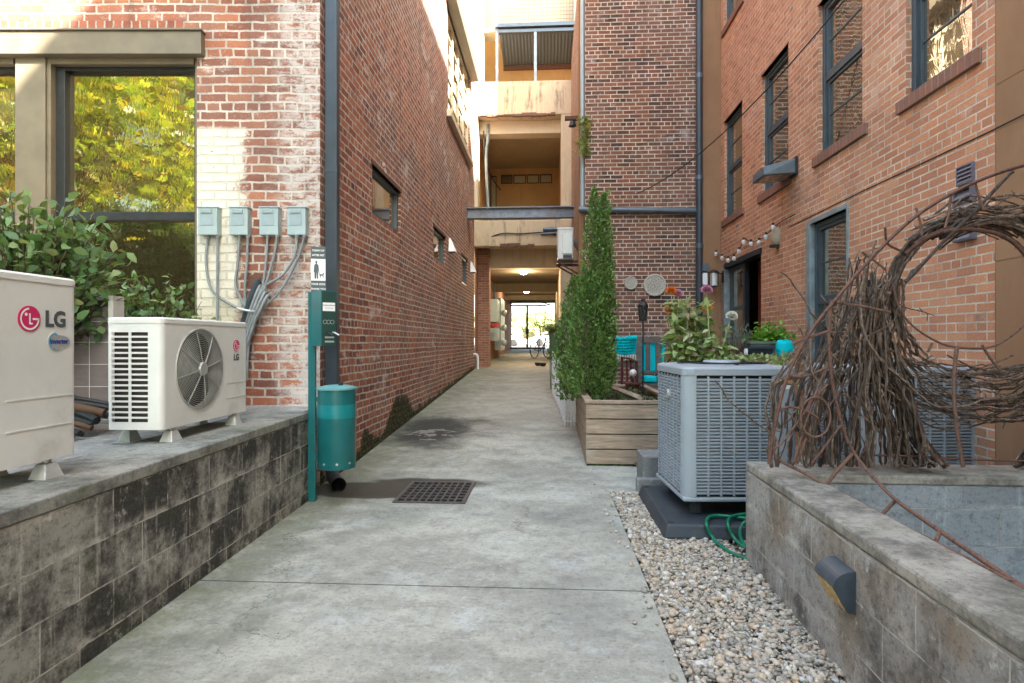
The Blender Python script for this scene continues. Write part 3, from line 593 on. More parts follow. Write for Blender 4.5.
# wall line, vents
m = MB(); q0 = FR_.uv(790, 227); m.tube([FR_.pt(q0[0], 2.80, .004), FR_.pt(-6, 2.81, .004), FR_.pt(-4.4, 2.80, .006), FR_.pt(-3, 2.82, .006), FR_.pt(-1, 2.8, .006)], .0045, 6); m.build('cable', M['black'], RB)
mb = MB(); mb.box(4.85, 9, 10.7, 16, 0, 20); mb.build('shadow_block', M['brick_right'], RB)  # unseen block added to cast shade over the passage balconies
# flue strip (brown render pier) beside back wall
m = MB(); xs = onY(702, 300, 10.84).x; m.box(xs, 3.05, 10.80, 10.9, -.05, HRB); m.build('stucco_pier', M['stucco_brown'], RB)

# ------------------------------------------------------------ back building
HB = 9.4; XB = .67
BB = thing('brick_building', 'dark brown brick building with pale mortar behind the garden bench', 'building', (XB, 10.9, 0))
mb = MB(); mb.wall(FB, XB, 3.05, 0, HB, [], .1); FS = Fr((XB, 0, 0), (0, -1, 0)); mb.wall(FS, -17.3, -10.9, 0, HB, [], .1); mb.build('wall', M['brick_back'], BB)
mb = MB(); mb.quad((XB, 10.9, HB-.01), (3.05, 10.9, HB-.01), (3.05, 17.3, HB-.01), (XB, 17.3, HB-.01)); mb.build('roof', M['ceil_dark'], BB)

# ------------------------------------------------------------ passage building
PB = thing('passage_building', 'tan concrete building with open balconies spanning the end of the alley', 'building', (-.6, 17.3, gz(17.3)))
YP = 17.3; XL = CORN.x; XR = .86; HP = 15.5
z = lambda py, Y=17.3: onY(520, py, Y).z
zb1, zb2 = z(246), z(220); zc1, zc2 = z(115), z(81); zd1, zd2 = z(30), z(24)
X = lambda px, Y=17.3: onY(px, 300, Y).x
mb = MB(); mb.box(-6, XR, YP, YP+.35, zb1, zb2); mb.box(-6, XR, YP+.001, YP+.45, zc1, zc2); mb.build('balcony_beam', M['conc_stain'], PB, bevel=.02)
# broken edge of concrete under beams
mb = MB(); random.seed(5)
for (zz, xa_, xb_) in ((zb1, X(500), X(530)), (zc1, X(480), X(552))):
    x_ = xa_
    while x_ < xb_: l_ = random.uniform(.12, .3); mb.box(x_, x_+l_, YP-.006, YP+.1, zz-random.uniform(.0, .03), zz+random.uniform(.02, .09)); x_ += l_*.9
mb.build('broken_edge', M['rust'], PB)
mb = MB(); cl = X(561); mb.box(cl, XR, YP+.02, YP+.7, 0, zb1); mb.box(cl, XR, YP+.02, YP+.7, zb2, zc1); mb.box(X(574), XR, YP+.02, YP+.7, zc2, HP)
mb.box(-6, X(477.5), YP+.02, YP+.5, zb2, zc1); mb.box(-6, X(483), YP+.02, YP+.5, zc2, HP)
mb.build('column', M['conc_tan'], PB)
mb = MB(); mb.box(-6, XR, YP+.5, YP+.55, 12.5, HP); mb.box(-6, -5.9, YP, 36, 4, HP); mb.box(XR, XR+.1, YP+.02, 36, 0, HP); mb.box(-6, XR, 35.2, 35.3, zb1, HP); mb.build('wall', M['cream'], PB)
# level 2 room
zb_c = z(128)
mb = MB(); mb.quad((-6, YP+.35, zb2-.02), (XR, YP+.35, zb2-.02), (XR, 23, zb2-.02), (-6, 23, zb2-.02)); mb.quad((XL, YP+.45, zc1+.01), (XR, YP+.45, zc1+.01), (XR, 23, zc1+.01), (XL, 23, zc1+.01)); mb.build('balcony_floor', M['ceil'], PB)
mb = MB(); mb.box(XL-.5, XR, YP+.45, YP+.9, zb_c, zc1); mb.build('ceiling_beam', M['cream'], PB)
mb = MB(); mb.quad((XL-.5, YP+.9, zb_c+.25), (XR, YP+.9, zb_c+.25), (XR, 22.3, zb_c+.25), (XL-.5, 22.3, zb_c+.25)); mb.build('balcony_ceiling', M['ceil'], PB)
F2 = Fr((0, 22.2, 0), (1, 0, 0)); tw = [(F2.uv(px0, 184)[0], F2.uv(px1, 184)[0], F2.uv(500, 184)[1], F2.uv(500, 175)[1]) for px0, px1 in ((501, 512.5), (513.5, 526), (527, 539), (540, 552))]
lwn = (F2.uv(490.5, 200)[0], F2.uv(496.5, 200)[0], zb2+.05, F2.uv(500, 176)[1])
mb = MB(); mb.wall(F2, XL-.5, XR, zb2, zb_c+.3, tw+[lwn], .08); mb.quad((XL-.01, YP+.4, zb2), (XL-.01, 22.2, zb2), (XL-.01, 22.2, zc1), (XL-.01, YP+.4, zc1)); mb.quad((cl+.02, YP+.4, zb2), (cl+.02, 22.2, zb2), (cl+.02, 22.2, zc1), (cl+.02, YP+.4, zc1)); mb.build('room_wall', M['stucco_tan'], PB)
n = NT('frosted_pane'); n.out((.55, .50, .32), .15); M['frost'] = n.mat
for k, h in enumerate(tw+[lwn]):
    a, b, c, d_ = h; m = MB(); t = .03
    for q in ((a, a+t, c, d_), (b-t, b, c, d_), (a+t, b-t, c, c+t), (a+t, b-t, d_-t, d_)): m.fbox(F2, *q, -.07, .015)
    if k == 4: m.fbox(F2, a+t, b-t, (c+d_)/2, (c+d_)/2+.06, -.07, .01)
    wo = m.build('window', M['dark_metal'], PB); m = MB(); m.quad(F2.pt(a, c, -.04), F2.pt(b, c, -.04), F2.pt(b, d_, -.04), F2.pt(a, d_, -.04)); m.build('pane', M['frost'] if k else M['pane'], wo)
m = MB(); m.tube([(X(487), YP+.6, zb2), (X(484.5), YP+.55, zb2+1.5), (X(484.5), YP+.5, z(145)), (X(486), YP+.45, z(135)), (X(486.5), YP+.43, z(118))], .045, 8, sm=3); m.build('conduit', M['steel_gal'], PB)
m = MB(); m.tube([(X(482), YP+.42, z(125)), (X(483), YP+.5, z(150)), (X(489), YP+1, z(168)), (X(495), YP+2, z(172))], .02, 6, sm=4); m.build('cable', M['black'], PB)
m = MB(); m.tube([(X(479), YP+.1, zb1+.12), (X(500), YP-.03, zb1+.35), (X(520), YP-.04, z(234)), (X(545), YP-.05, z(233)), (X(556), YP-.05, z(236))], .018, 6, sm=5); m.build('cable', M['black'], PB)
m = MB(); m.tube([(X(543), YP-.05, z(230)), (X(560), YP-.06, z(230))], .055, 8); m.tube([(X(541), YP-.05, z(234.5)), (X(556), YP-.06, z(234))], .035, 8); m.build('conduit', M['pipe_grey'], PB)
# level 3
YT = 19.1; zr = zd1+.05
mb = MB(); mb.quad((XL, YT, zc2-.1), (XR, YT, zc2-.1), (XR, YT, zd1+.6), (XL, YT, zd1+.6)); mb.quad((XR-.02, YP+.4, zc2), (XR-.02, YT, zc2), (XR-.02, YT, zd1), (XR-.02, YP+.4, zd1)); mb.build('room_wall', M['stucco_tan'], PB)
mb = MB(); mb.box(X(497), X(575), YP+.05, YP+.2, zd1-.03, zd1+.06); mb.box(X(495), X(577), YP-.02, YP+.2, zd1+.10, zd2+.03); mb.build('steel_beam', M['pipe_grey'], PB)
n = NT('corrugated_sheet'); u_, v_, _ = n.sep(n.uv()); s_ = n.math('SINE', n.math('MULTIPLY', u_, 62.)); n.out(n.mix(n.step(s_, -.6, .6), (.10, .13, .16), (.16, .20, .25)), .5); n.bump(s_, .6, .02); M['corr'] = n.mat
mb = MB(); mb.quad((X(499), YP+.2, zd1+.02), (X(574), YP+.2, zd1+.02), (X(574), YT-.01, zd1-.22), (X(499), YT-.01, zd1-.22)); mb.build('corrugated_ceiling', M['corr'], PB)
mb = MB(); mb.box(X(499), X(575), YT-.08, YT-.012, zd1-.36, zd1-.22); mb.build('timber', M['rust'], PB)
for px in (496.5, 535): mb = MB(); mb.box(X(px)-.03*1, X(px)+.05, YP+.06, YP+.14, zc2, zd1-.03 if px > 500 else HP-3); mb.build('post', M['steel_gal'], PB)
n = NT('wire_mesh'); u_, v_, _ = n.sep(n.uv())
gx = n.math('PINGPONG', u_, .075); gy = n.math('PINGPONG', v_, .075); g = n.math('MINIMUM', gx, gy)
mb = MB(); k = 0; x_ = X(499)
while x_ < X(574): mb.box(x_-.005, x_+.005, YP+.10, YP+.11, zd2, zd2+1.6); x_ += .085
zz = zd2+.06
while zz < zd2+1.6: mb.box(X(499), X(574), YP+.089, YP+.099, zz-.005, zz+.005); zz += .11
mb.build('mesh_railing', flat('tan_wire', (.30, .24, .18), .6), PB)
mb = MB(); mb.box(XL, XR, YP+.8, YP+.9, zd2, HP); mb.build('upper_wall', M['cream'], PB)
mb = MB(); mb.box(XL, XR, YP+.2, YP+.8, zd2-.1, zd2); mb.build('upper_floor', M['cream'], PB)
mb = MB(); mb.fbox(FP, X(455), X(467), 10.0, 11.8, -.1, -.02); 
# corridor
YC0, YC1 = YP+.35, 34.
cx0, cx1 = XL, cl+.0
zq = z(268, 18.5); zi = lambda py, Y: onY(520, py, Y).z
mb = MB(); mb.quad((cx0, YP+.05, 0), (cx0, 35.2, 0), (cx0, 35.2, zb1+.3), (cx0, YP+.05, zb1+.3)); mb.build('corridor_wall', M['brick_corr'], PB)
mb = MB(); mb.box(cl, cl+.2, YP+.7, 26, 0, zb1); mb.box(cl, cl+.2, 30, 35.2, 0, zb1); mb.box(cl, cl+.2, 26, 30, 2.6, zb1); mb.build('side_wall', M['conc_tan'], PB)
mb = MB(); mb.box(cx0, cl, 18.5, 18.85, zq, zb1+.1); mb.build('cross_beam', M['conc_tan'], PB)
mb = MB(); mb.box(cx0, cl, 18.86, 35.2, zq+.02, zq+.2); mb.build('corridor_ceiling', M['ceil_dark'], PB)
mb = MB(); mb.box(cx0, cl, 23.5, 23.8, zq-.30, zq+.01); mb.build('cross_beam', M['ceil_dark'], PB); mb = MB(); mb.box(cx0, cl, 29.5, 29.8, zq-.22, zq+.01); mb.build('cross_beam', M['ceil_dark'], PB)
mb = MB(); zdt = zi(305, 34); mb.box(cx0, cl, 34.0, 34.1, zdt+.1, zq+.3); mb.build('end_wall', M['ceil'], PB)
mb = MB(); mb.box(cx0, X(508, 34), 33.9, 34.1, .8, zdt+.1); mb.build('end_pier', M['rust_dark'], PB)
mb = MB(); mb.box(cx0, cx0+.35, YP+.9, YP+1.25, 0, zb1+.1); mb.build('pilaster', M['brick_corr'], PB)
# glazed doors at the end
xd0, xd1 = X(509, 34), X(545.5, 34); zf = gz(34)
def gdoor(a, b, nm='door'):
    m = MB(); t = .06
    for q in ((a, a+t, zf+.02, zdt), (b-t, b, zf+.02, zdt), (a+t, b-t, zf+.02, zf+.14), (a+t, b-t, zdt-.07, zdt)): m.box(q[0], q[1], 33.95, 34.0, q[2], q[3])
    dr = m.build(nm, M['rust_dark'], PB); m = MB(); m.quad((a+t, 33.98, zf+.14), (b-t, 33.98, zf+.14), (b-t, 33.98, zdt-.07), (a+t, 33.98, zdt-.07)); m.build('pane', M['clear'], dr)
    m = MB(); m.box(b-.09 if a < xd0+.1 else a+.03, b-.03 if a < xd0+.1 else a+.09, 33.88, 33.95, zf+.9, zf+1.2); m.build('handle', M['dark_metal'], dr)
xm = (xd0+xd1)/2; gdoor(xd0, xm); gdoor(xm, xd1)
m = MB(); m.tube([(xd0-.3, 33.85, zdt-.02), (xm, 33.85, zdt+.22), (xd1+.3, 33.85, zdt+.0)], .03, 6, sm=6); m.tube([(xd0-.5, 33.84, zdt-.02), (xd1+.4, 33.84, zdt-.02)], .03, 6); m.build('arch_bar', M['rust_dark'], PB)
# lamps in the ceiling
n = NT('lit_lamp'); n.b.inputs['Emission Color'].default_value = (1, .85, .55, 1); n.b.inputs['Emission Strength'].default_value = 14; M['lit'] = n.mat
for (Y, py) in ((19.6, 271), (27.0, 291)):
    q = onY(523.5 if Y < 20 else 526.5, py, Y); m = MB(); m.lathe([(.0, -.10), (.09, -.08), (.13, -.03), (.135, 0)], (q.x, Y, zq+.015), 18); lo = m.build('ceiling_lamp', M['lit'], None, off=(0, 0, 0), smooth=True)
    t = thing('ceiling_lamp', 'lit round lamp on the passage ceiling nearer the alley mouth' if Y < 20 else 'lit round lamp deeper in the passage near the glazed doors', 'lamp', (q.x, Y, zq+.02), group='lit lamps in the passage')
    lo.name = 'lamp_shade'; lo.parent = t; lo.data.transform(Matrix.Translation(-Vector((q.x, Y, zq+.02))))
    m = MB(); m.lathe([(0, 0), (.15, 0), (.15, -.02), (.137, -.02)], (q.x, Y, zq+.019), 18); m.build('lamp_ring', M['white_metal'], t)
    pl = bpy.data.lights.new('lamp_light', 'POINT'); pl.energy = 13; pl.color = (1, .8, .5); pl.shadow_soft_size = .1; po = bpy.data.objects.new('lamp_light', pl); COL.objects.link(po); po.parent = t; po.location = (0, 0, -.25)
# ------------------------------------------------------------ outdoor fan units (left)
M['enamel'] = flat('off_white_enamel', (.62, .625, .60), .38, 0, .06, 3, dirt=((.34, .32, .27), .7))
M['alu'] = flat('cast_aluminium', (.48, .49, .48), .45, .35, .12, 10, dirt=((.2, .18, .15), .5))
M['grille'] = flat('grey_wire_grille', (.36, .36, .34), .4, .3, .1)
M['coil'] = flat('dark_coil', (.06, .05, .045), .7)
M['pink'] = flat('magenta_badge', (.55, .02, .12), .4, 0, .03); M['lgrey'] = flat('dark_grey_print', (.06, .08, .09), .5, 0, .03); M['wht'] = flat('white_print', (.8, .8, .8), .5, 0, .02)
M['badge'] = flat('silver_badge', (.42, .43, .42), .35, .3, .05); M['blue'] = flat('navy_print', (.02, .05, .22), .5, 0, .03); M['cyan'] = flat('cyan_print', (.02, .35, .55), .5, 0, .03)
def fan_unit(label, loc, Lx, D, H, nslot, logo, fanr, fanc):
    # local: x along the alley (0 = near end), front face at y = 0 facing -y; turned so the front looks at the alley
    t = thing('heat_pump', label, 'heat pump', loc, PI/2, 'white fan units on the block wall terrace')
    F = Fr((0, 0, 0), (1, 0, 0)); fh = .09; z0, z1 = fh, fh+H; r = .035; SEG = 40
    m = MB()
    # front with a round opening
    cx, cz = fanc; sq = fanr+.02
    for q in ((r, cx-sq, z0, z1-.03), (cx+sq, Lx-r, z0, z1-.03), (cx-sq, cx+sq, z0, cz-sq), (cx-sq, cx+sq, cz+sq, z1-.03)):
        if q[1] > q[0] and q[3] > q[2]: m.quad((q[0], 0, q[2]), (q[1], 0, q[2]), (q[1], 0, q[3]), (q[0], 0, q[3]))
    def sqp(a):
        c, s = math.cos(a), math.sin(a); k = sq/max(abs(c), abs(s)); return (cx+c*k, 0, cz+s*k)
    for k in range(SEG):
        a, b = 2*PI*k/SEG, 2*PI*(k+1)/SEG
        ca = [(cx+math.cos(x)*fanr, 0, cz+math.sin(x)*fanr) for x in (a, b)]; cb = [(cx+math.cos(x)*(fanr-.012), .05, cz+math.sin(x)*(fanr-.012)) for x in (a, b)]
        m.quad(ca[0], ca[1], sqp(b), sqp(a)); m.quad(ca[1], ca[0], cb[0], cb[1])
    for (ccx, ccy, a0) in ((r, r, PI), (Lx-r, r, 1.5*PI), (Lx-r, D-r, 0), (r, D-r, .5*PI)):
        for k in range(6):
            a, b = a0+PI/2*k/6, a0+PI/2*(k+1)/6
            m.quad((ccx+r*math.cos(a), ccy+r*math.sin(a), z0), (ccx+r*math.cos(b), ccy+r*math.sin(b), z0), (ccx+r*math.cos(b), ccy+r*math.sin(b), z1-.03), (ccx+r*math.cos(a), ccy+r*math.sin(a), z1-.03))
    m.quad((Lx, r, z0), (Lx, D-r, z0), (Lx, D-r, z1-.03), (Lx, r, z1-.03)); m.quad((r, r, z0+.001), (Lx-r, r, z0+.001), (Lx-r, D-r, z0+.001), (r, D-r, z0+.001))
    # near side with slots
    Fs = Fr((0, D, 0), (0, -1, 0)); holes = []; s0, s1 = .035, D-.085; mid = (s0+s1)/2
    ph = (H-.12)/nslot
    for k in range(nslot):
        v = z0+.045+k*ph
        for (a, b) in ((s0, mid-.008), (mid+.008, s1)): holes.append((a, b, v, v+ph*.66))
    m.wall(Fs, r, D-r, z0, z1-.03, holes, .006)
    L(m, 'casing', M['enamel'], t, smooth=True)
    m = MB(); m.box(.03, Lx-.03, D-.055, D-.03, z0+.02, z1-.04); m.box(.02, .03, .1, D-.04, z0+.02, z1-.04); L(m, 'coil', M['coil'], t)
    m = MB(); rr = r+.004; P = []
    for (ccx, ccy, a0) in ((r, r, PI), (Lx-r, r, 1.5*PI), (Lx-r, D-r, 0), (r, D-r, .5*PI)):
        for k in range(6): P.append((ccx, ccy, a0+PI/2*k/5))
    ring = lambda R, zz: [(c[0]+R*math.cos(c[2]), c[1]+R*math.sin(c[2]), zz) for c in P]
    lv = [ring(rr, z1-.032), ring(rr, z1-.008), ring(rr-.006, z1-.001), ring(rr-.016, z1+.002)]
    for a_, b_ in zip(lv[:-1], lv[1:]):
        for k in range(len(P)): k2 = (k+1) % len(P); m.quad(a_[k], a_[k2], b_[k2], b_[k])
    m.quad(*lv[-1]); L(m, 'lid', M['enamel'], t, smooth=True)
    # fan and guard
    m = MB(); m.lathe([(0, .0), (.055, .0), (.065, .02), (.065, .09)], (cx, .08, cz), 16, 'y')
    for k in range(3):
        a = 2*PI*k/3+.4; pts = []
        for i in range(6):
            rr_ = .05+(fanr-.075)*i/5
            pts.append((rr_, a-.55-.25*i/5, .12)), pts.append((rr_, a+.35-.1*i/5, .19))
        q = lambda p: (cx+p[0]*math.cos(p[1]), p[2], cz+p[0]*math.sin(p[1]))
        for i in range(5): m.quad(q(pts[2*i]), q(pts[2*i+1]), q(pts[2*i+3]), q(pts[2*i+2]))
    L(m, 'fan', flat('grey_fan_plastic', (.16, .16, .155), .5), t)
    m = MB(); nr = 17
    for k in range(nr):
        R = .055+(fanr-.062)*k/(nr-1); m.lathe([(R-.0016, -.006-.012*(1-R/fanr)), (R+.0016, -.006-.012*(1-R/fanr)), (R+.0016, -.002-.012*(1-R/fanr)), (R-.0016, -.002-.012*(1-R/fanr)), (R-.0016, -.006-.012*(1-R/fanr))], (cx, 0, cz), 40, 'y')
    for k in range(8):
        a = 2*PI*k/8+.2; m.tube([(cx+.04*math.cos(a), -.022, cz+.04*math.sin(a)), (cx+(fanr*.5)*math.cos(a), -.018, cz+fanr*.5*math.sin(a)), (cx+(fanr+.004)*math.cos(a), -.004, cz+(fanr+.004)*math.sin(a))], .0035, 6)
    m.lathe([(0, -.03), (.04, -.029), (.045, -.02), (.045, -.012)], (cx, 0, cz), 20, 'y'); m.lathe([(fanr-.006, -.008), (fanr+.004, -.008), (fanr+.006, .002), (fanr-.006, .002)], (cx, 0, cz), 44, 'y')
    L(m, 'fan_guard', M['grille'], t, smooth=True)
    # pressed lines
    m = MB(); xs, xe = cx+fanr+.06, Lx-.035
    for v in (z0+H*.18, z0+H*.34): m.box(xs, xe, -.003, .001, v, v+.006)
    L(m, 'pressed_line', M['enamel'], t)
    # feet
    for fx in (.13, Lx-.14):
        for fy in (.03, D-.05):
            f = MB(); s = .062
            f.quad((fx-s*1.25, fy-s*.9-.02, .004), (fx+s*1.25, fy-s*.9-.02, .004), (fx+s*1.25, fy+s*.9, .004), (fx-s*1.25, fy+s*.9, .004)); f.hexa([(fx-s*1.25, fy-s*.9-.02, 0), (fx+s*1.25, fy-s*.9-.02, 0), (fx+s*1.25, fy+s*.9, 0), (fx-s*1.25, fy+s*.9, 0), (fx-s*1.25, fy-s*.9-.02, .006), (fx+s*1.25, fy-s*.9-.02, .006), (fx+s*1.25, fy+s*.9, .006), (fx-s*1.25, fy+s*.9, .006)])
            f.hexa([(fx-s*.85, fy-s*.65, .006), (fx+s*.85, fy-s*.65, .006), (fx+s*.85, fy+s*.65, .006), (fx-s*.85, fy+s*.65, .006), (fx-s*.5, fy-s*.38, .072), (fx+s*.5, fy-s*.38, .072), (fx+s*.5, fy+s*.38, .072), (fx-s*.5, fy+s*.38, .072)])
            f.lathe([(.012, .07), (.012, .095)], (fx, fy, 0), 8); f.lathe([(0, .086), (.02, .086), (.02, .076), (.0, .076)], (fx, fy, 0), 6)
            L(f, 'foot', M['alu'], t, bevel=.011)
    m = MB(); m.tube([(.16, .1, z0+.01), (.16, .1, z0-.03)], .022, 10); L(m, 'drain_spout', M['enamel'], t)
    # emblem and lettering
    lx, lz, ls, lay = logo
    m = MB(); m.lathe([(0, -.0035), (ls, -.003), (ls, 0)], (lx, 0, lz), 28, 'y'); em = L(m, 'emblem', M['pink'], t)
    m = MB(); R = ls*.78; w_ = ls*.07
    for k in range(34):
        a0, a1 = R_(95)+R_(265)*k/34, R_(95)+R_(265)*(k+1)/34
        m.quad(*[(lx+rr_*math.cos(a), -.0045, lz+rr_*math.sin(a)) for rr_, a in ((R-w_, a0), (R+w_, a0), (R+w_, a1), (R-w_, a1))])
    m.quad((lx+ls*.25, -.0045, lz-w_), (lx+R+w_, -.0045, lz-w_), (lx+R+w_, -.0045, lz+w_), (lx+ls*.25, -.0045, lz+w_))
    m.quad((lx-w_, -.0045, lz-ls*.42), (lx+w_, -.0045, lz-ls*.42), (lx+w_, -.0045, lz+ls*.42), (lx-w_, -.0045, lz+ls*.42)); m.quad((lx+w_, -.0045, lz-ls*.42), (lx+ls*.25, -.0045, lz-ls*.42), (lx+ls*.25, -.0045, lz-ls*.30), (lx+w_, -.0045, lz-ls*.30))
    m.lathe([(0, -.0045), (ls*.13, -.0045)], (lx-ls*.33, 0, lz+ls*.33), 10, 'y')
    L(m, 'emblem_mark', M['wht'], em)
    if lay == 'side':
        text('LG', ls*1.75, M['lgrey'], 'lettering', t, (lx+ls*2.45, -.002, lz), (PI/2, 0, 0), bold=.0035, sx=.95)
        b = MB(); bx, bz = lx+ls*2.62, lz-ls*1.72; pr = [(bx+math.cos(a)*ls*1.0*(1.25 if math.cos(a) > 0 else .95), bz+math.sin(a)*ls*(.52 if math.cos(a) > 0 else .78)) for a in [2*PI*k/24 for k in range(24)]]
        b.quad(*[(x, -.004, z) for x, z in pr]); 
        for i in range(24): j = (i+1) % 24; b.quad((pr[i][0], -.004, pr[i][1]), (pr[j][0], -.004, pr[j][1]), (pr[j][0], 0, pr[j][1]), (pr[i][0], 0, pr[i][1]))
        bo = L(b, 'badge', M['badge'], t); c = MB()
        for k in range(14):
            a0, a1 = R_(75)+R_(190)*k/14, R_(75)+R_(190)*(k+1)/14; R = ls*.62
            c.quad(*[(bx-ls*.22+rr_*math.cos(a)*1.05, -.005, bz+rr_*math.sin(a)) for rr_, a in ((R*.86, a0), (R, a0), (R, a1), (R*.86, a1))])
        L(c, 'badge_arc', M['cyan'], bo)
        text('inverter', ls*.56, M['blue'], 'badge_lettering', bo, (bx+ls*.12, -.005, bz), (PI/2, 0, 0), bold=.0008)
    else: text('LG', ls*1.45, M['lgrey'], 'lettering', t, (lx, -.002, lz-ls*2.0), (PI/2, 0, 0), bold=.002)
    return t
TZ = .745
a = onX(162, 429, -2.235); b = onX(248, 410, -2.232)
Y0 = a.y; L2 = (b.y-a.y)
fan_unit('white fan unit with slotted side grille standing before the meter boxes', (-2.235, Y0, TZ), L2, .34, .655, 17, (L2*.835, .09+.655*.74, .042, 'below'), .255, (L2*.385, .09+.34))
xf = -2.17; ye = onX(71, 400, xf).y
fan_unit('large white fan unit with an inverter badge nearest the camera', (xf, ye-.91, TZ), .95, .34, .80, 20, (.95-.262, 1.50-TZ-.055, .055, 'side'), .27, (.25, .09+.42))
# old condenser behind
pa = atD(72, 300, 4.15); pb = atD(113, 300, 4.05)
t = thing('condenser', 'old condenser with a dusty mauve coil behind wire between the white fan units', 'condenser', (pb.x, pb.y, TZ), TH)
W_, Hh = .75, pb.z+.03-TZ
m = MB()
for q in ((-W_, 0, 0, .03, Hh-.03, Hh), (-W_, 0, 0, .03, .05, .08), (-.035, 0, 0, .12, .05, Hh-.031), (-W_, -W_+.035, 0, .12, .05, Hh-.031), (-W_, 0, .031, .12, Hh-.03, Hh)): m.box(*q)
L(m, 'frame', M['enamel'], t, bevel=.005)
n = NT('dusty_coil'); p_ = n.obj(); n.out(n.mix(n.noise(n.map(p_, (1, 1, 4)), 8, 6, .7), (.13, .11, .113), (.25, .21, .208)), .9); n.bump(n.noise(n.map(p_, (1, 1, 60)), 10, 2), .5, .004)
m = MB(); m.box(-W_+.03, -.036, .025, .09, .08, Hh-.031); L(m, 'coil', n.mat, t)
m = MB(); 
for xx in (-.62, -.28, -.17): m.tube([(xx, .015, .08), (xx, .015, Hh-.03)], .0022, 6)
for zz in (.3, .45, .60, .74): m.tube([(-W_, .011, zz), (-.03, .011, zz)], .0022, 6)
L(m, 'wire_guard', M['white_metal'], t)
# black hoses lying on the terrace
t = thing('pipe_bundle', 'tangled black insulated hoses lying on the terrace between the fan units', 'hoses', (pb.x-.25, pb.y-.25, TZ))
random.seed(11)
for k in range(11):
    y0 = pb.y-.42+k*.035; zz = TZ+.03+.02*k; m = MB()
    m.tube([(pb.x-1.0, y0+random.uniform(-.05, .05), zz+random.uniform(0, .04)), (pb.x-.5, y0+random.uniform(-.06, .06), zz+random.uniform(0, .05)), (pb.x-.15, y0+random.uniform(-.06, .06), zz), (pb.x+.06, y0+random.uniform(-.05, .05), max(TZ+.03, zz-.05))], random.uniform(.014, .027), 8, sm=5)
    m.build('hose', M['black'] if k % 4 else flat('brown_foam', (.10, .06, .04), .8), t, smooth=True)
m = MB(); m.tube([(pb.x-.02, pb.y-.38, TZ+.06), (pb.x+.0, pb.y-.42, TZ+.04), (pb.x+.05, pb.y-.47, TZ+.025)], [.02, .03, .01], 8, sm=3); m.build('foil_wrap', M['alu'], t)

# ------------------------------------------------------------ disconnect boxes with conduits
M['box_grey'] = flat('pale_blue_grey_enamel', (.33, .41, .42), .42, .1, .06, 6); M['box_face'] = flat('pale_panel', (.26, .33, .35), .5, 0, .05)
M['conduit'] = flat('grey_flexible_conduit', (.20, .215, .22), .5, .1, .15)
wx = [(203, 222), (234, 252), (263.5, 282), (291, 309)]
wl_ = ['pale grey switch box on the white painted brick beside the big window', 'second switch box from the big window, its conduits going straight down', 'third switch box from the big window, on bare red brick', 'grey switch box nearest the corner of the brick building']
cp = [[[(208, 237), (206, 262), (212, 290), (232, 305), (245, 309)], [(218, 237), (218, 280), (218, 330), (219, 400)]],
      [[(240, 237), (238, 265), (236, 285), (241, 298), (246, 310), (244, 330)], [(249, 237), (248, 262), (246, 290), (247, 320)]],
      [[(268.5, 237), (267, 262), (264, 285), (260, 305), (254, 330)], [(278.5, 237), (275, 258), (264, 295), (252, 330), (248, 380)]],
      [[(298, 237), (296, 256), (284, 275), (265, 287), (254, 300), (248, 320)], [(306, 237), (300, 258), (283, 290), (262, 312), (250, 340)]]]
for i, (a, b) in enumerate(wx):
    u0, v1 = FL.uv(a, 210); u1, v0 = FL.uv(b, 236.5); o = FL.pt((u0+u1)/2, v0)
    t = thing('switch_box', wl_[i], 'switch box', o, group='grey switch boxes on the brick wall')
    m = MB(); m.fbox(FL, u0, u1, v0, v1, .002, .095); m.fbox(FL, u0-.006, u1+.006, v1-.0, v1+.012, .0, .103); m.build('box', M['box_grey'], t, bevel=.004)
    m = MB(); m.fbox(FL, u0+.02, u1-.035, v0+.085, v1-.05, .095, .099); m.fbox(FL, u0+.03, u1-.045, v1-.05, v1-.015, .095, .107); m.build('cover', M['box_face'], t, bevel=.003)
    for k, pth in enumerate(cp[i]):
        m = MB(); pts = [FL.pt(*FL.uv(px, py, .05), .05+.012*k+.01*i) for px, py in pth]; m.tube(pts, .0125, 8, sm=6); m.lathe([(.019, -.012), (.019, .014)], pts[0], 8); m.build('conduit', M['conduit'], t, smooth=True)
t = thing('pipe_bundle', 'grey hoses strapped together coming out of a hole in the brick below the switch boxes', 'hoses', FL.pt(*FL.uv(258, 400, .06), .06))
random.seed(2)
for k in range(5):
    x0 = 258+k*3.2; m = MB()
    m.tube([FL.pt(*FL.uv(x0, 283+k*4), .0), FL.pt(*FL.uv(x0-1, 284+k*3, .05), .06+.01*k), FL.pt(*FL.uv(x0-6, 300+k*2, .06), .09+.012*k), FL.pt(*FL.uv(x0-14, 325, .06), .085+.01*k), FL.pt(*FL.uv(x0-26, 360, .06), .08), FL.pt(*FL.uv(x0-30, 403, .06), .08)], .014 if k else .03, 8, sm=6); m.build('hose', M['conduit'] if k else flat('slate_foam', (.035, .045, .055), .8), t, smooth=True)
m = MB(); q = FL.pt(*FL.uv(258, 280), -.02); n_ = 14
for k, (rx, rz) in enumerate(((.10, .09), (.08, .07))):
    m.quad(*[FL.pt(*[c+d for c, d in zip(FL.uv(258, 282), (rx*math.cos(2*PI*j/n_)*random.uniform(.8, 1.1), rz*math.sin(2*PI*j/n_)*random.uniform(.8, 1.1)))], .004+.003*k) for j in range(n_)])
m.build('wall_sleeve', M['rust_dark'], t)
m = MB(); c_ = FL.uv(246, 309, .12)
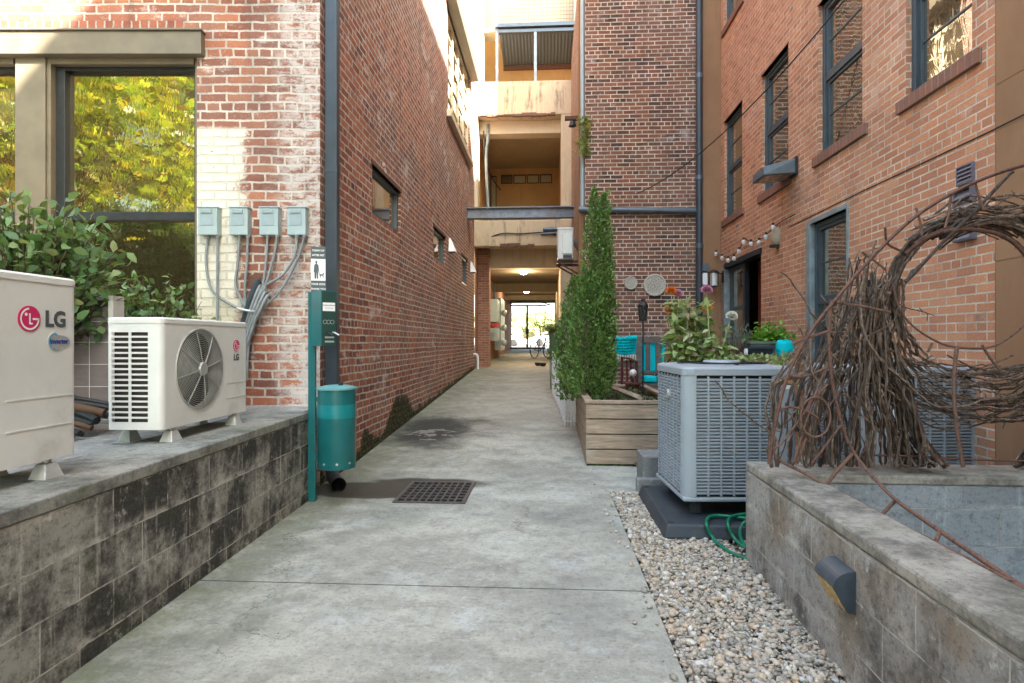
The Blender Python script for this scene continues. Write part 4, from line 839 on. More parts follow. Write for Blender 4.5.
m.tube([FL.pt(c_[0]-.10, c_[1]+.01, .07), FL.pt(c_[0]-.05, c_[1], .14), FL.pt(c_[0]+.05, c_[1]-.02, .15), FL.pt(c_[0]+.12, c_[1]-.03, .07)], .012, 6, sm=3); m.build('strap', M['alu'], t)

# ------------------------------------------------------------ downspout
dq = onX(331, 480, CORN.x+.075); t = thing('downspout', 'dark slate rectangular downspout at the corner of the old brick building', 'downspout', (dq.x, dq.y, 0))
dx, dy = CORN.x+.085, CORN.y+.09
m = MB(); m.box(dx-.058, dx+.058, dy-.045, dy+.045, .28, HL-.5)
m.build('pipe', M['pipe_dark'], t, bevel=.008)
for zz in (2.95, 5.4, 8): m = MB(); m.box(dx-.062, dx+.062, dy-.049, dy+.049, zz, zz+.04); m.build('joint_collar', M['pipe_dark'], t)
m = MB(); m.tube([(dx, dy, .50), (dx, dy, .22), (dx+.02, dy-.05, .10), (dx+.11, dy-.20, .065), (dx+.17, dy-.30, .06)], [.06, .062, .06, .062, .066], 12, sm=5, cap=False)
for k in range(5): pass
m.build('boot', M['black'], t, smooth=True)

# ------------------------------------------------------------ pet waste station
M['teal'] = flat('teal_paint', (.006, .115, .12), .38, 0, .10, 6, dirt=((.05, .075, .065), .55)); M['teal_dark'] = flat('dark_green_panel', (.012, .05, .042), .4, 0, .05)
pp = onZ(312.3, 501, 0); pz = lambda py: onY(312, py, pp.y).z
t = thing('pet_waste_station', 'teal pet waste station with sign, bag dispenser and round bin', 'waste station', (pp.x, pp.y, 0), .0)
m = MB(); m.box(pp.x-.030, pp.x+.030, pp.y-.02, pp.y+.02, 0, pz(292)); m.build('post', M['teal'], t, bevel=.004)
# the panels are turned towards the alley: wide green side to the left, front to the right
yf = pp.y+.06
FS1 = Fr((pp.x-.0, pp.y-.03, 0), (.93, .36, 0))
u0, v1 = FS1.uv(313.5, 289); u1, v0 = FS1.uv(336.5, 346.5)
m = MB(); um = FS1.uv(324.5, 300)[0]
xl, xr_ = onY(311.5, 300, pp.y-.06).x, onY(339, 300, pp.y+.02).x; xm_ = onY(324, 300, pp.y-.07).x; Ya = pp.y-.06
zt, zb = onY(320, 291, Ya).z, onY(320, 346, Ya).z
A_, B_, C_ = (xl, Ya-.0), (xm_, Ya-.075), (xr_, Ya+.01)
def prism(mb, P, z0, z1):
    k = len(P); mb.quad(*[(x, y, z1) for x, y in P]); mb.quad(*[(x, y, z0) for x, y in reversed(P)])
    for i in range(k): j = (i+1) % k; mb.quad((P[i][0], P[i][1], z0), (P[j][0], P[j][1], z0), (P[j][0], P[j][1], z1), (P[i][0], P[i][1], z1))
    return mb
prism(m, [A_, B_, C_, (xr_-.07, Ya+.12), (xl+.0, Ya+.08)], zb, zt); m.build('bag_dispenser', M['teal'], t, bevel=.004)
Fd = Fr((B_[0], B_[1], 0), (C_[0]-B_[0], C_[1]-B_[1], 0)); wl2 = math.hypot(C_[0]-B_[0], C_[1]-B_[1])
m = MB(); m.fbox(Fd, .004, wl2-.002, zb+.004, zt-.004, .0, .006); dp = m.build('dispenser_front', M['teal_dark'], t, bevel=.002)
m = MB(); m.fbox(Fd, .012, wl2-.012, zt-.17, zt-.10, .006, .008); m.build('notice_label', M['wht'], dp)
rotd = (PI/2, 0, math.atan2(Fd.U.y, Fd.U.x)); o_ = Vector(world_loc(dp))
text('PLEASE CLEAN UP', .0125, M['lgrey'], 'notice_text', dp, Fd.pt(wl2/2, zt-.123, .0085)-o_, rotd, bold=.0003); text('after your dog', .010, M['lgrey'], 'notice_text', dp, Fd.pt(wl2/2, zt-.145, .0085)-o_, rotd)
for k in range(3):
    m = MB(); m.lathe([(.014, 0), (.018, 0), (.018, .0015), (.014, .0015)], (0, 0, 0), 12, 'y'); o = L(m, 'dial_mark', M['badge'], dp); o.location = Fd.pt(.03+.031*k, zt-.26, .009)-o_; o.rotation_euler = (0, 0, rotd[2])
for k in range(2):
    m = MB(); m.fbox(Fd, .03, wl2-.02, zb+.03+.035*k, zb+.05+.035*k-.006, .006, .0075); m.build('small_label', M['badge'], dp)
for k in (0, 1): m = MB(); m.tube([Fd.pt(.045+.055*k, zt-.345, .004), Fd.pt(.05+.055*k, zt-.35, .03), Fd.pt(.075+.06*k, zt-.37, .05)], .007, 6); m.build('bag_tab', M['black'] if k == 0 else M['badge'], dp)
# sign
zs1, zs0 = pz(248), pz(289); m = MB(); Fg = Fr((A_[0]-.0, A_[1]-.01, 0), (.95, .32, 0)); sw = .115
m.fbox(Fg, 0, sw, zs0-.04, zs1, -.004, 0); sg = m.build('sign_plate', M['wht'], t)
m = MB(); m.fbox(Fg, 0, sw, zs1-.10, zs1, .0, .0012); m.build('sign_band', M['lgrey'], sg); m = MB(); m.fbox(Fg, 0, sw, zs0-.04, zs0+.065, .0, .0012); m.build('sign_band', M['lgrey'], sg)
so_ = Vector(world_loc(sg)); rg = (PI/2, 0, math.atan2(.32, .95))
for s, v in (('CLEAN UP', zs1-.03), ('AFTER PET', zs1-.07), ('YOUR DOG', zs0+.035), ('THANK YOU', zs0-.005)): text(s, .021, M['wht'], 'sign_text', sg, Fg.pt(sw/2, v, .0016)-so_, rg, bold=.0004)
zc = (zs0+.065+zs1-.10)/2; m = MB()
def poly(mb, F, pts, d): mb.quad(*[F.pt(u, v, d) for u, v in pts])
man = [(-.012, -.075), (.002, -.075), (.004, -.02), (.008, -.075), (.018, -.075), (.016, .0), (.022, -.03), (.027, -.028), (.018, .04), (.006, .052), (.010, .06), (.008, .075), (-.004, .075), (-.006, .06), (-.002, .052), (-.014, .04), (-.02, -.02), (-.014, -.02)]
poly(m, Fg, [(.04+u, zc+v) for u, v in man], .0012)
dog = [(.0, 0), (.004, -.022), (.009, -.022), (.009, -.004), (.024, -.004), (.026, -.022), (.031, -.022), (.031, .004), (.038, .014), (.036, .022), (.028, .018), (.024, .008), (.006, .008), (-.004, .016)]
poly(m, Fg, [(.068+u, zc-.045+v) for u, v in dog], .0012); m.build('pictogram', M['lgrey'], sg)
# bin
bc = atD(336.8, 430, 5.02); rb = 18.5/600*5.02; bz1, bz0 = CZ-(388-341.5)/600*5.02, CZ-(467-341.5)/600*5.02
m = MB(); m.lathe([(rb*.98, bz0), (rb, bz0+.01), (rb, bz1), (rb-.01, bz1), (rb-.01, bz0+.02), (0, bz0+.02)], (bc.x, bc.y, 0), 36); m.build('bin', M['teal'], t, smooth=True)
m = MB(); m.lathe([(rb+.003, bz0+.42), (rb+.004, bz0+.42), (rb+.004, bz0+.53), (rb+.003, bz0+.53)], (bc.x, bc.y, 0), 36); m.build('bin_band', flat('light_teal', (.005, .19, .20), .35, 0, .05), t, smooth=True)
m = MB(); m.lathe([(0, bz1+.028), (rb*.6, bz1+.024), (rb+.012, bz1+.006), (rb+.012, bz1-.01), (rb+.0, bz1-.01)], (bc.x, bc.y, 0), 36); m.build('lid', flat('pale_teal_lid', (.12, .32, .32), .35, 0, .05), t, smooth=True)
m = MB(); m.box(bc.x+.03, bc.x+.06, bc.y-.05, bc.y-.02, bz1+.02, bz1+.055); m.build('lid_catch', M['dark_metal'], t)
for k in range(4):
    a = R_(-150+40*k); m = MB(); m.lathe([(0, 0), (.010, 0)], (0, 0, 0), 8, 'x'); o = L(m, 'rivet', M['badge'], t); o.location = Vector((bc.x+math.cos(a)*(rb+.002), bc.y+math.sin(a)*(rb+.002), bz0+.05))-Vector(t.location); o.rotation_euler = (0, 0, a)
m = MB(); m.box(pp.x, bc.x-rb+.02, pp.y-.012, pp.y+.012, bz0+.05, bz0+.09); m.box(pp.x, bc.x-rb+.02, pp.y-.012, pp.y+.012, bz1-.12, bz1-.08); m.build('bracket', M['teal'], t)

# ------------------------------------------------------------ drain
q0, q1, q2 = onZ(392, 502.5, .004), onZ(463, 503, .004), onZ(475, 482.5, .004)
gw = .66; t = thing('drain_grate', 'rusty square cast iron drain grate set in the concrete', 'drain', (q0.x, q0.y, 0))
gx0, gy0, gx1, gy1 = q0.x, q0.y, q1.x+.02, q2.y
m = MB(); e_ = .035
for q in ((gx0, gx1, gy0, gy0+e_), (gx0, gx1, gy1-e_, gy1), (gx0, gx0+e_, gy0+e_, gy1-e_), (gx1-e_, gx1, gy0+e_, gy1-e_)): m.box(*q, .0005, .012)
M['iron'] = rust('dark_iron', (.03, .028, .03), (.075, .062, .058), .55)
m.build('frame', M['iron'], t, bevel=.003)
m = MB(); nx = 9; 
for k in range(1, nx): xx = gx0+e_+(gx1-gx0-2*e_)*k/nx; m.box(xx-.008, xx+.008, gy0+e_, gy1-e_, .001, .0115)
for k in range(1, 7): yy = gy0+e_+(gy1-gy0-2*e_)*k/7; m.box(gx0+e_, gx1-e_, yy-.009, yy+.009, .0012, .0105)
m.build('bars', M['iron'], t)
m = MB(); m.quad((gx0+.01, gy0+.01, .0006), (gx1-.01, gy0+.01, .0006), (gx1-.01, gy1-.01, .0006), (gx0+.01, gy1-.01, .0006)); m.build('pit', flat('painted_pit_shade', (.006, .006, .006), .9), t)  # flat black sheet on the pavement, painted shade between the grate bars
# ------------------------------------------------------------ condensers on the right
M['cond'] = flat('grey_powder_coat', (.34, .375, .40), .42, .05, .05, 3); M['cond_in'] = flat('condenser_dark', (.035, .04, .045), .8)
M['pad'] = flat('dark_plastic_pad', (.028, .038, .048), .55, 0, .1, dirt=((.10, .09, .07), .5))
def condenser(label, loc, rz, W, H, split=.78, cols=6, side_cols=7):
    t = thing('condenser', label, 'condenser', loc, rz, 'grey box condensers behind the block wall'); r = .07; z0, z1 = .0, H
    Fs = {'front': Fr((0, 0, 0), (1, 0, 0)), 'left': Fr((0, W, 0), (0, -1, 0)), 'back': Fr((W, W, 0), (-1, 0, 0)), 'right': Fr((W, 0, 0), (0, 1, 0))}
    e = {}
    for (cx, cy, a0) in ((r, r, PI), (W-r, r, 1.5*PI), (W-r, W-r, 0), (r, W-r, .5*PI)):
        m = MB(); arc = [(cx+r*math.cos(a0+PI/2*k/6), cy+r*math.sin(a0+PI/2*k/6)) for k in range(7)]
        ends = [(arc[0], (math.sin(a0), -math.cos(a0))), (arc[-1], (math.sin(a0+PI/2)*-1, math.cos(a0+PI/2)))]
        p_ = [(arc[0][0]+ends[0][1][0]*.02, arc[0][1]+ends[0][1][1]*.02)]+arc+[(arc[-1][0]+ends[1][1][0]*.02, arc[-1][1]+ends[1][1][1]*.02)]
        for q0, q1 in zip(p_[:-1], p_[1:]): m.quad((q0[0], q0[1], z0+.03), (q1[0], q1[1], z0+.03), (q1[0], q1[1], z1-.06), (q0[0], q0[1], z1-.06))
        L(m, 'corner_post', M['cond'], t, smooth=True)
    for nm, F in Fs.items():
        u0, u1 = r, W-r
        if nm == 'front':
            us = W*split
            if u1-us > .02: m = MB(); m.fbox(F, us, u1+.005, z0+.03, z1-.06, -.02, .001); L(m, 'service_panel', M['cond'], t)
            u1 = us
        e[nm] = (u0+.012, u1-.004)
    for nm, F in Fs.items():
        u0, u1 = e[nm]; m = MB(); n_ = int((H-.12)/.0235); nc = cols if nm == 'front' else side_cols
        for k in range(n_):
            v = z0+.05+k*(H-.13)/n_; p = F.pt
            m.hexa([p(u0, v, -.004), p(u1, v, -.004), p(u1, v+.004, -.022), p(u0, v+.004, -.022), p(u0, v+.010, .001), p(u1, v+.010, .001), p(u1, v+.019, -.018), p(u0, v+.019, -.018)])
        for k in range(nc+1): uu = u0+(u1-u0)*k/nc; m.fbox(F, uu-.007, uu+.007, z0+.04, z1-.07, -.01, .002)
        L(m, 'louvre_panel', M['cond'], t)
    m = MB(); m.box(.03, W-.03, .03, W-.03, z0+.02, z1-.07); L(m, 'coil', M['cond_in'], t)
    # top
    P = []
    for (cx, cy, a0) in ((r, r, PI), (W-r, r, 1.5*PI), (W-r, W-r, 0), (r, W-r, .5*PI)):
        for k in range(7): P.append((cx, cy, a0+PI/2*k/6))
    ring = lambda R, zz: [(c[0]+R*math.cos(c[2]), c[1]+R*math.sin(c[2]), zz) for c in P]
    m = MB(); lv = [ring(r+.006, z1-.062), ring(r+.008, z1-.018), ring(r, z1-.004), ring(r-.012, z1)]; K = len(P)
    for a_, b_ in zip(lv[:-1], lv[1:]):
        for k in range(K): k2 = (k+1) % K; m.quad(a_[k], a_[k2], b_[k2], b_[k])
    R0 = W*.42; ci = [(W/2+R0*math.cos(math.atan2(p[1]-W/2, p[0]-W/2)), W/2+R0*math.sin(math.atan2(p[1]-W/2, p[0]-W/2)), z1+.012) for p in lv[-1]]; cj = [(x, y, z1-.10) for x, y, _ in ci]
    for k in range(K): k2 = (k+1) % K; m.quad(lv[-1][k], lv[-1][k2], ci[k2], ci[k]); m.quad(ci[k], ci[k2], cj[k2], cj[k])
    L(m, 'lid', M['cond'], t, smooth=True)
    m = MB()
    for k in range(12): rr = .05+k*(R0-.06)/11; m.lathe([(rr-.002, z1+.014), (rr+.002, z1+.014), (rr+.002, z1+.018), (rr-.002, z1+.018), (rr-.002, z1+.014)], (W/2, W/2, 0), 36)
    for k in range(8): a = k*PI/4; m.tube([(W/2, W/2, z1+.012), (W/2+R0*math.cos(a), W/2+R0*math.sin(a), z1+.012)], .004, 6)
    L(m, 'fan_guard', M['dark_metal'], t)
    m = MB(); m.lathe([(0, z1+.034), (.13, z1+.034), (.14, z1+.02)], (W/2, W/2, 0), 24); L(m, 'motor_cap', M['cond'], t, smooth=True)
    m = MB(); m.lathe([(0, z1-.08), (R0, z1-.08)], (W/2, W/2, 0), 30); L(m, 'fan_well', M['cond_in'], t)
    m = MB()
    m.box(-.004, W+.004, -.004, W+.004, -.0, .031); L(m, 'base_pan', M['cond'], t, bevel=.01)
    m = MB(); F = Fs['front']; m.fbox(F, W*split+.03, W*split+.055, z1-.135, z1-.085, .0, .0015); m.fbox(F, W*split+.07, W*split+.12, z1-.16, z1-.13, 0, .0015); lb = L(m, 'label', M['wht'], t)
    m = MB(); m.fbox(F, W*split+.06, W*split+.13, z1-.125, z1-.09, .0, .0015); L(m, 'warning_label', flat('orange_print', (.5, .25, .08), .5, 0, .1), t)
    return t
ca = atD(684, 500, 4.28); cz0 = .205; CH = .965
c1 = condenser('grey louvred condenser on a dark pad at the end of the block wall', (ca.x, ca.y, cz0), TH, .82, CH)
m = MB(); m.lathe([(0, -.02), (.03, -.02), (.035, -.005), (.035, 0)], (0, 0, 0), 12, 'x'); o = L(m, 'badge', M['badge'], c1); o.location = (-.002, .40, .74)
m = MB(); m.box(-.012, .002, .36, .45, .72, .77); L(m, 'name_plate', M['badge'], c1, bevel=.004)
for (x, y) in ((.12, .12), (.7, .12), (.12, .7), (.7, .7)):
    m = MB(); m.lathe([(.05, -.10), (.045, -.0)], (x, y, 0), 10); L(m, 'riser', M['cond_in'] if x < .5 else flat('grey_block', (.3, .3, .28), .9), c1)
cb_ = atD(861, 460, 4.3)
c2 = condenser('grey louvred condenser behind the twig sculpture and cross wall', (cb_.x, cb_.y, .165), TH, .88, 1.0, split=.92, cols=7)
# control panel strip on its near-left part
m = MB(); F = Fr((0, 0, 0), (1, 0, 0)); m.fbox(F, .0, .34, .05, .93, .004, .012); L(m, 'service_panel', M['cond'], c2, bevel=.003)
m = MB(); m.fbox(F, .22, .31, .60, .70, .0125, .0135); L(m, 'label', M['wht'], c2); m = MB(); m.fbox(F, .22, .31, .60, .635, .014, .0148); L(m, 'label_band', M['lgrey'], c2)
m = MB(); m.fbox(F, .02, .06, .80, .87, .0125, .0135); L(m, 'label', M['wht'], c2)
pt = thing('condenser_pad', 'dark plastic pad on the gravel under the louvred condenser', 'pad', (ca.x, ca.y, 0))
pc = atD(667, 523.6, 4.12); px_, py_ = pc.x, pc.y
m = MB(); m.hexa([(px_-.03, py_-.03, .0), (px_+1.15, py_-.05, .0), (px_+1.15, py_+1.16, .0), (px_-.03, py_+1.16, .0), (px_, py_, .098), (px_+1.12, py_-.02, .098), (px_+1.12, py_+1.12, .098), (px_, py_+1.12, .098)]); m.build('slab', M['pad'], pt, bevel=.015)
m = MB()
for (x, y) in ((.03, .03), (.03, 1.05)): m.box(px_+x-.02, px_+x+.02, py_+y-.02, py_+y+.02, .097, .1005)
m.build('corner_cleat', M['black'], pt)
pt2 = thing('condenser_pad', 'grey concrete pad under the rear louvred condenser', 'pad', (cb_.x, cb_.y, 0)); m = MB(); m.box(cb_.x-.05, cb_.x+1.0, cb_.y-.05, cb_.y+1.0, 0, .164); m.build('slab', M['slab'], pt2)
# garden hose
M['hose'] = flat('green_hose', (.005, .17, .085), .38, 0, .06)
h0 = lambda px, py, zz: onZ(px, py, zz)
pts = [onY(765, 522, pc.y-.01)+Vector((.05, .0, 0)), h0(735, 517, .12), h0(712, 516, .12), h0(706.5, 524, .115), h0(713, 538, .03), h0(728, 551, .012), h0(748, 559, .012), h0(760, 560, .012)]
m = MB(); m.tube(pts, .0115, 10, sm=8)
pts = [h0(760, 512, .14), h0(745, 514, .14), h0(731, 517, .13), h0(728, 524, .12), h0(733, 536, .05), h0(741, 545, .02), h0(755, 552, .012)]
m2 = MB(); m2.tube(pts, .0115, 10, sm=8)
pts = [h0(760, 516, .14), h0(746, 521, .12), h0(740, 530, .07), h0(742, 541, .03), h0(750, 550, .015)]
m3 = MB(); m3.tube(pts, .0115, 10, sm=8)
t = thing('garden_hose', 'green garden hose looped on gravel beside the dark pad', 'hose', (h0(740, 555, 0).x, h0(740, 555, 0).y, 0))
for q in (m, m2, m3): q.build('loop', M['hose'], t, smooth=True)
# small concrete block, leaf, brick bit
cbk = atD(650, 468, 5.45); t = thing('concrete_block', 'pale concrete block standing between planter box and condenser', 'block', (cbk.x, cbk.y, 0))
m = MB(); m.box(cbk.x-.06, cbk.x+.34, cbk.y, cbk.y+.40, .0, .30); m.build('block', M['slab'], t, bevel=.006); m = MB(); m.box(cbk.x-.13, cbk.x+.3, cbk.y-.1, cbk.y-.002, 0, .12); m.build('step', M['slab'], t, bevel=.006)
lf = onZ(640.5, 467, 0); n = NT('dry_leaf'); n.out((.34, .17, .09), .8); random.seed(4)
m = MB()
for k in range(3):
    a = k*1.3; P = []
    for j in range(9): th = 2*PI*j/9; rr = .06*(1.0+.45*(j % 2)); P.append((lf.x+rr*math.cos(th+a), lf.y+rr*math.sin(th+a)*.8, .012+.03*abs(math.sin(th*1.5+a))+.01*k))
    m.quad(*P)
o = m.build('dry_leaf', n.mat); tag(o, 'curled dry brown leaf lying beside the planter box', 'leaf')

# ------------------------------------------------------------ planter box
def wood(name, c, k=1.):
    n = NT(name); p = n.obj(); g = n.noise(n.map(p, (1.2, 1.2, 14)), 3.5, 8, .7, dist=.6); f = n.noise(n.map(p, (3, 3, 60)), 5, 4, .7); x = n.noise(p, 1.3, 4); kn = n.voro(n.map(p, (1, 1, 3)), 2.1)
    col = n.ramp(g, [(.25, tuple(v*.5 for v in c)), (.5, c), (.72, tuple(min(1, v*1.5) for v in c))]); col = n.mix(n.math('MULTIPLY', n.step(x, .5, .7), .5), col, (.13, .12, .10))
    col = n.mix(n.math('SUBTRACT', 1., n.step(kn, .03, .07)), col, (.05, .03, .02)); col = n.mix(n.math('MULTIPLY', n.step(n.noise(n.map(p, loc=(2, 2, 2)), 3, 6, .7), .55, .7), .5), col, (.42, .40, .35))
    n.out(col, .85); n.bump(n.math('ADD', f, g), .5, .004); return n.mat
M['wood'] = wood('weathered_timber', (.36, .265, .185)); M['wood_grey'] = wood('grey_timber', (.135, .115, .10)); M['soil'] = flat('potting_soil', (.03, .022, .016), .95)
A0 = onZ(586, 466.5, 0); zt = onY(587, 401.5, A0.y).z; A1 = onX(575.8, 424, A0.x-.0); y1 = 8.95; x0, x1 = A0.x, A0.x+1.02
t = thing('planter_box', 'weathered timber planter box holding the tall evergreen shrub', 'planter', (x0+.4, A0.y+.6, 0))
nb = 4; bh = (zt-.05)/nb
for k in range(nb):
    b0, b1 = .03+k*bh, .03+(k+1)*bh-.013
    m = MB(); m.box(x0, x1, A0.y, A0.y+.04, b0, b1); m.build('board', M['wood'], t, bevel=.004)
    m = MB(); m.box(x0+.0, x0+.04, A0.y+.041, y1, b0, b1); m.build('board', M['wood'], t, bevel=.004)
    m = MB(); m.box(x1-.04, x1, A0.y+.041, y1, b0, b1); m.build('board', M['wood'], t, bevel=.004)
    m = MB(); m.box(x0+.041, x1-.041, y1-.04, y1, b0, b1); m.build('board', M['wood'], t, bevel=.004)
for (a, b, c, d_) in ((x0-.012, x1+.012, A0.y-.012, A0.y+.075), (x0-.012, x0+.075, A0.y+.076, y1), (x1-.075, x1+.012, A0.y+.076, y1), (x0+.077, x1-.077, y1-.08, y1)): m = MB(); m.box(a, b, c, d_, zt-.022, zt+.012); m.build('rim', M['wood'], t, bevel=.004)
m = MB(); m.box(x0+.04, x1-.04, A0.y+.04, y1-.04, 0, zt-.10); m.build('soil', M['soil'], t)
m = MB(); m.box(x0+.01, x1-.01, A0.y+.012, A0.y+.03, -.0, .03)
n = NT('moss'); n.out(n.ramp(n.noise(n.obj(), 20, 5), [(.4, (.02, .02, .015)), (.6, (.06, .10, .02))]), .95); m.build('mossy_foot', n.mat, t)
PBX = t

# ------------------------------------------------------------ foliage
def leaf_mat(name, cols, tr=.25, rough=.45):
    n = NT(name); ri = n.geo('Random Per Island'); k = len(cols); col = n.ramp(ri, [(i/(k-1), c) for i, c in enumerate(cols)])
    n.out(col, rough); n.b.inputs['Specular IOR Level'].default_value = .35
    t_ = n.new('ShaderNodeBsdfTranslucent'); n.l.new(n.mix(.5, col, (.35, .5, .05)), t_.inputs[0]); mx = n.new('ShaderNodeMixShader'); mx.inputs[0].default_value = tr
    n.l.new(n.b.outputs[0], mx.inputs[1]); n.l.new(t_.outputs[0], mx.inputs[2]); n.l.new(mx.outputs[0], n.n['Material Output'].inputs[0]); return n.mat
def leaves(P, Nn, D, ln, wd, fold=.25, jit=.3, droop=0.):
    'vectorised folded leaves: P base, Nn up direction, D pointing direction -> verts, quads'
    n = len(P); D = D/np.linalg.norm(D, axis=1)[:, None]; S = np.cross(D, Nn); S /= np.maximum(np.linalg.norm(S, axis=1)[:, None], 1e-6); U = np.cross(S, D)
    ln = (ln*RNG.uniform(1-jit, 1+jit, n))[:, None]; wd = (wd*RNG.uniform(1-jit, 1+jit, n))[:, None]
    a = P; b = P+D*ln*.35+S*wd*.5+U*wd*fold; c = P+D*ln*.35-S*wd*.5+U*wd*fold; b2 = P+D*ln*.72+S*wd*.36+U*(wd*fold*.6-ln*droop*.5); c2 = P+D*ln*.72-S*wd*.36+U*(wd*fold*.6-ln*droop*.5); mid = P+D*ln*.5-U*ln*droop*.15; tip = P+D*ln-U*ln*droop
    V = np.stack([a, b, b2, tip, c2, c, mid], 1).reshape(-1, 3); k = (np.arange(n)*7)[:, None]
    F = np.concatenate([k+[0, 1, 6, 5], k+[1, 2, 3, 6], k+[5, 6, 3, 4]]); return V, F
def unit(n, up=0.): v = RNG.normal(size=(n, 3)); v[:, 2] += up; return v/np.linalg.norm(v, axis=1)[:, None]
M['holly'] = leaf_mat('small_dark_leaves', [(.05, .12, .03), (.09, .20, .05), (.15, .29, .075), (.30, .44, .13), (.06, .14, .035), (.20, .24, .08)], .2)
M['bark'] = flat('bark', (.09, .065, .045), .9, 0, .3, 20)
def columnar(label, base, spires, n, h0):
    t = thing('evergreen_shrub', label, 'shrub', base, group='clipped evergreen shrubs'); Ps, Ds = [], []
    for (dx, dy, r, z0, z1, fr) in spires:
        k = int(n*fr); tt = RNG.beta(1.0, 1.15, k); z = z0+(z1-z0)*tt; prof = np.interp(tt, [0, .12, .45, .75, .93, 1], [.55, .95, 1., .62, .30, .06])
        ang = RNG.uniform(0, 2*PI, k); bump = 1+.34*np.sin(ang*3+z*6+dx*9)*np.sin(z*9+ang)+.22*np.sin(z*23+ang*5); rr = r*prof*bump*RNG.uniform(.45, 1.0, k)**.5
        P = np.stack([base[0]+dx+rr*np.cos(ang), base[1]+dy+rr*np.sin(ang), z], 1); D = np.stack([np.cos(ang), np.sin(ang), np.full(k, .9)], 1)+RNG.normal(size=(k, 3))*.45; Ps.append(P); Ds.append(D)
        # sprigs sticking out
        ks = int(k*.03)
        for i in RNG.integers(0, k, ks):
            d = np.array([math.cos(ang[i]), math.sin(ang[i]), 1.6]); d /= np.linalg.norm(d); s = np.arange(9)/9*.10; Ps.append(P[i]+d*s[:, None]+RNG.normal(size=(9, 3))*.006); Ds.append(np.tile(d, (9, 1))+RNG.normal(size=(9, 3))*.5)
    P = np.concatenate(Ps); D = np.concatenate(Ds); V, F = leaves(P, unit(len(P), .5), D, .034, .020, .15)
    mass('foliage', V, F, M['holly'], parent=t)
    m = MB(); random.seed(1)
    for (dx, dy, r, z0, z1, fr) in spires:
        for k in range(4): m.tube([(base[0]+dx*.3+random.uniform(-.03, .03), base[1]+dy*.3, base[2]), (base[0]+dx+random.uniform(-.1, .1), base[1]+dy+random.uniform(-.1, .1), (z0+z1)/2), (base[0]+dx, base[1]+dy, z1-.15)], [.018, .012, .004], 6, sm=4)
    m.build('stem', M['bark'], t)
    return t
S1 = onY(584.5, 400, 7.45); zT = lambda py, Y: onY(590, py, Y).z
columnar('tall narrow evergreen shrub with two spires in the timber planter', (S1.x, 7.45, zt-.1), [(.12, 0, .16, .75, zT(188, 7.45), .25), (.24, .02, .14, .75, zT(193, 7.45), .25), (.04, -.05, .30, .66, zT(275, 7.45), .34), (.19, .05, .18, .8, zT(235, 7.45), .16)], 19000, 0)
S2 = onY(573, 400, 8.45); columnar('lower evergreen shrub leaning out over the white wire fence', (S2.x+.04, 8.45, zt-.1), [(-.03, 0, .21, .60, zT(278, 8.45), .75), (-.12, -.3, .18, .55, 1.75, .25)], 6000, 0)

# broad leaved shrub on the terrace
M['broad'] = leaf_mat('broad_green_leaves', [(.04, .10, .035), (.07, .15, .05), (.12, .22, .09), (.22, .32, .14), (.09, .15, .07), (.05, .11, .04), (.28, .30, .12)], .25, .5)
def bush(label, c, r, n, ll, lw_, seedv, name='leafy_shrub', mat='broad', flatk=.5):
    t = thing(name, label, 'shrub', (c[0], c[1], TZ)); Ps = []; Ds = []; m = MB(); random.seed(seedv)
    for k in range(n):
        a = random.uniform(0, 2*PI); el = math.asin(random.uniform(-1., 1.)); q = random.uniform(.55, 1)
        tip = np.array([c[0]+r[0]*q*math.cos(a)*math.cos(el), c[1]+r[1]*q*math.sin(a)*math.cos(el), c[2]+r[2]*q*math.sin(el)]); d = tip-np.array([c[0], c[1], c[2]-r[2]*.7]); d /= np.linalg.norm(d)
        m.tube([(c[0]+random.uniform(-.1, .1), c[1]+random.uniform(-.1, .1), TZ), tuple(tip-d*.35+np.array([0, 0, -.05])), tuple(tip)], [.009, .005, .002], 5, sm=3)
        for j in range(9): s = -.32+j*.04; Ps.append(tip+d*s+RNG.normal(size=3)*.018); sd = RNG.normal(size=3)*.75; Ds.append(d*.5+sd+np.array([0, 0, -.1]))
    P = np.array(Ps); D = np.array(Ds); V, F = leaves(P, unit(len(P), 1.6), D, ll, lw_, .10, .3, .22); mass('foliage', V, F, M[mat], parent=t); m.build('stem', M['bark'], t); return t
bc_ = atD(32, 262, 3.95); bush('broad leaved green shrub rising behind the large fan unit', (bc_.x-.05, bc_.y, 1.78), (.66, .46, .60), 320, .080, .046, 3)
bc_ = atD(150, 335, 5.0); bush('low dark green shrub below the big window sash', (bc_.x, bc_.y-.05, 1.32), (.62, .28, .62), 330, .065, .038, 8)

# ------------------------------------------------------------ white wire fence beside the alley
t0 = onZ(564.5, 424, gz(8.8)); 
fa = onY(565, 424, 8.8); fb = onY(552.5, 392, 12.2)
t = thing('wire_fence', 'low white folding wire fence along the alley beside the evergreens', 'fence', (fa.x, 8.8, gz(8.8)))
def wfence(p, q, h, n, parent):
    m = MB(); p = Vector(p); q = Vector(q); up = Vector((0, 0, h))
    m.tube([p+up, q+up], .010, 6); m.tube([p+up*.08, q+up*.08], .008, 6); m.tube([p+up*.88, q+up*.88], .006, 6)
    for k in range(n+1): a = p.lerp(q, k/n); m.tube([a, a+up], .0055 if k % 6 else .012, 6)
    m.build('panel', M['wht'], parent)
wfence((fa.x, 8.8, gz(8.8)), (fa.x-.06, 10.4, gz(10.4)), .85, 22, t); wfence((fa.x-.07, 10.42, gz(10.4)), (fb.x, 12.2, gz(12.2)), .85, 24, t); wfence((fa.x, 8.78, gz(8.8)), (fa.x+.17, 8.74, gz(8.8)), .85, 4, t)
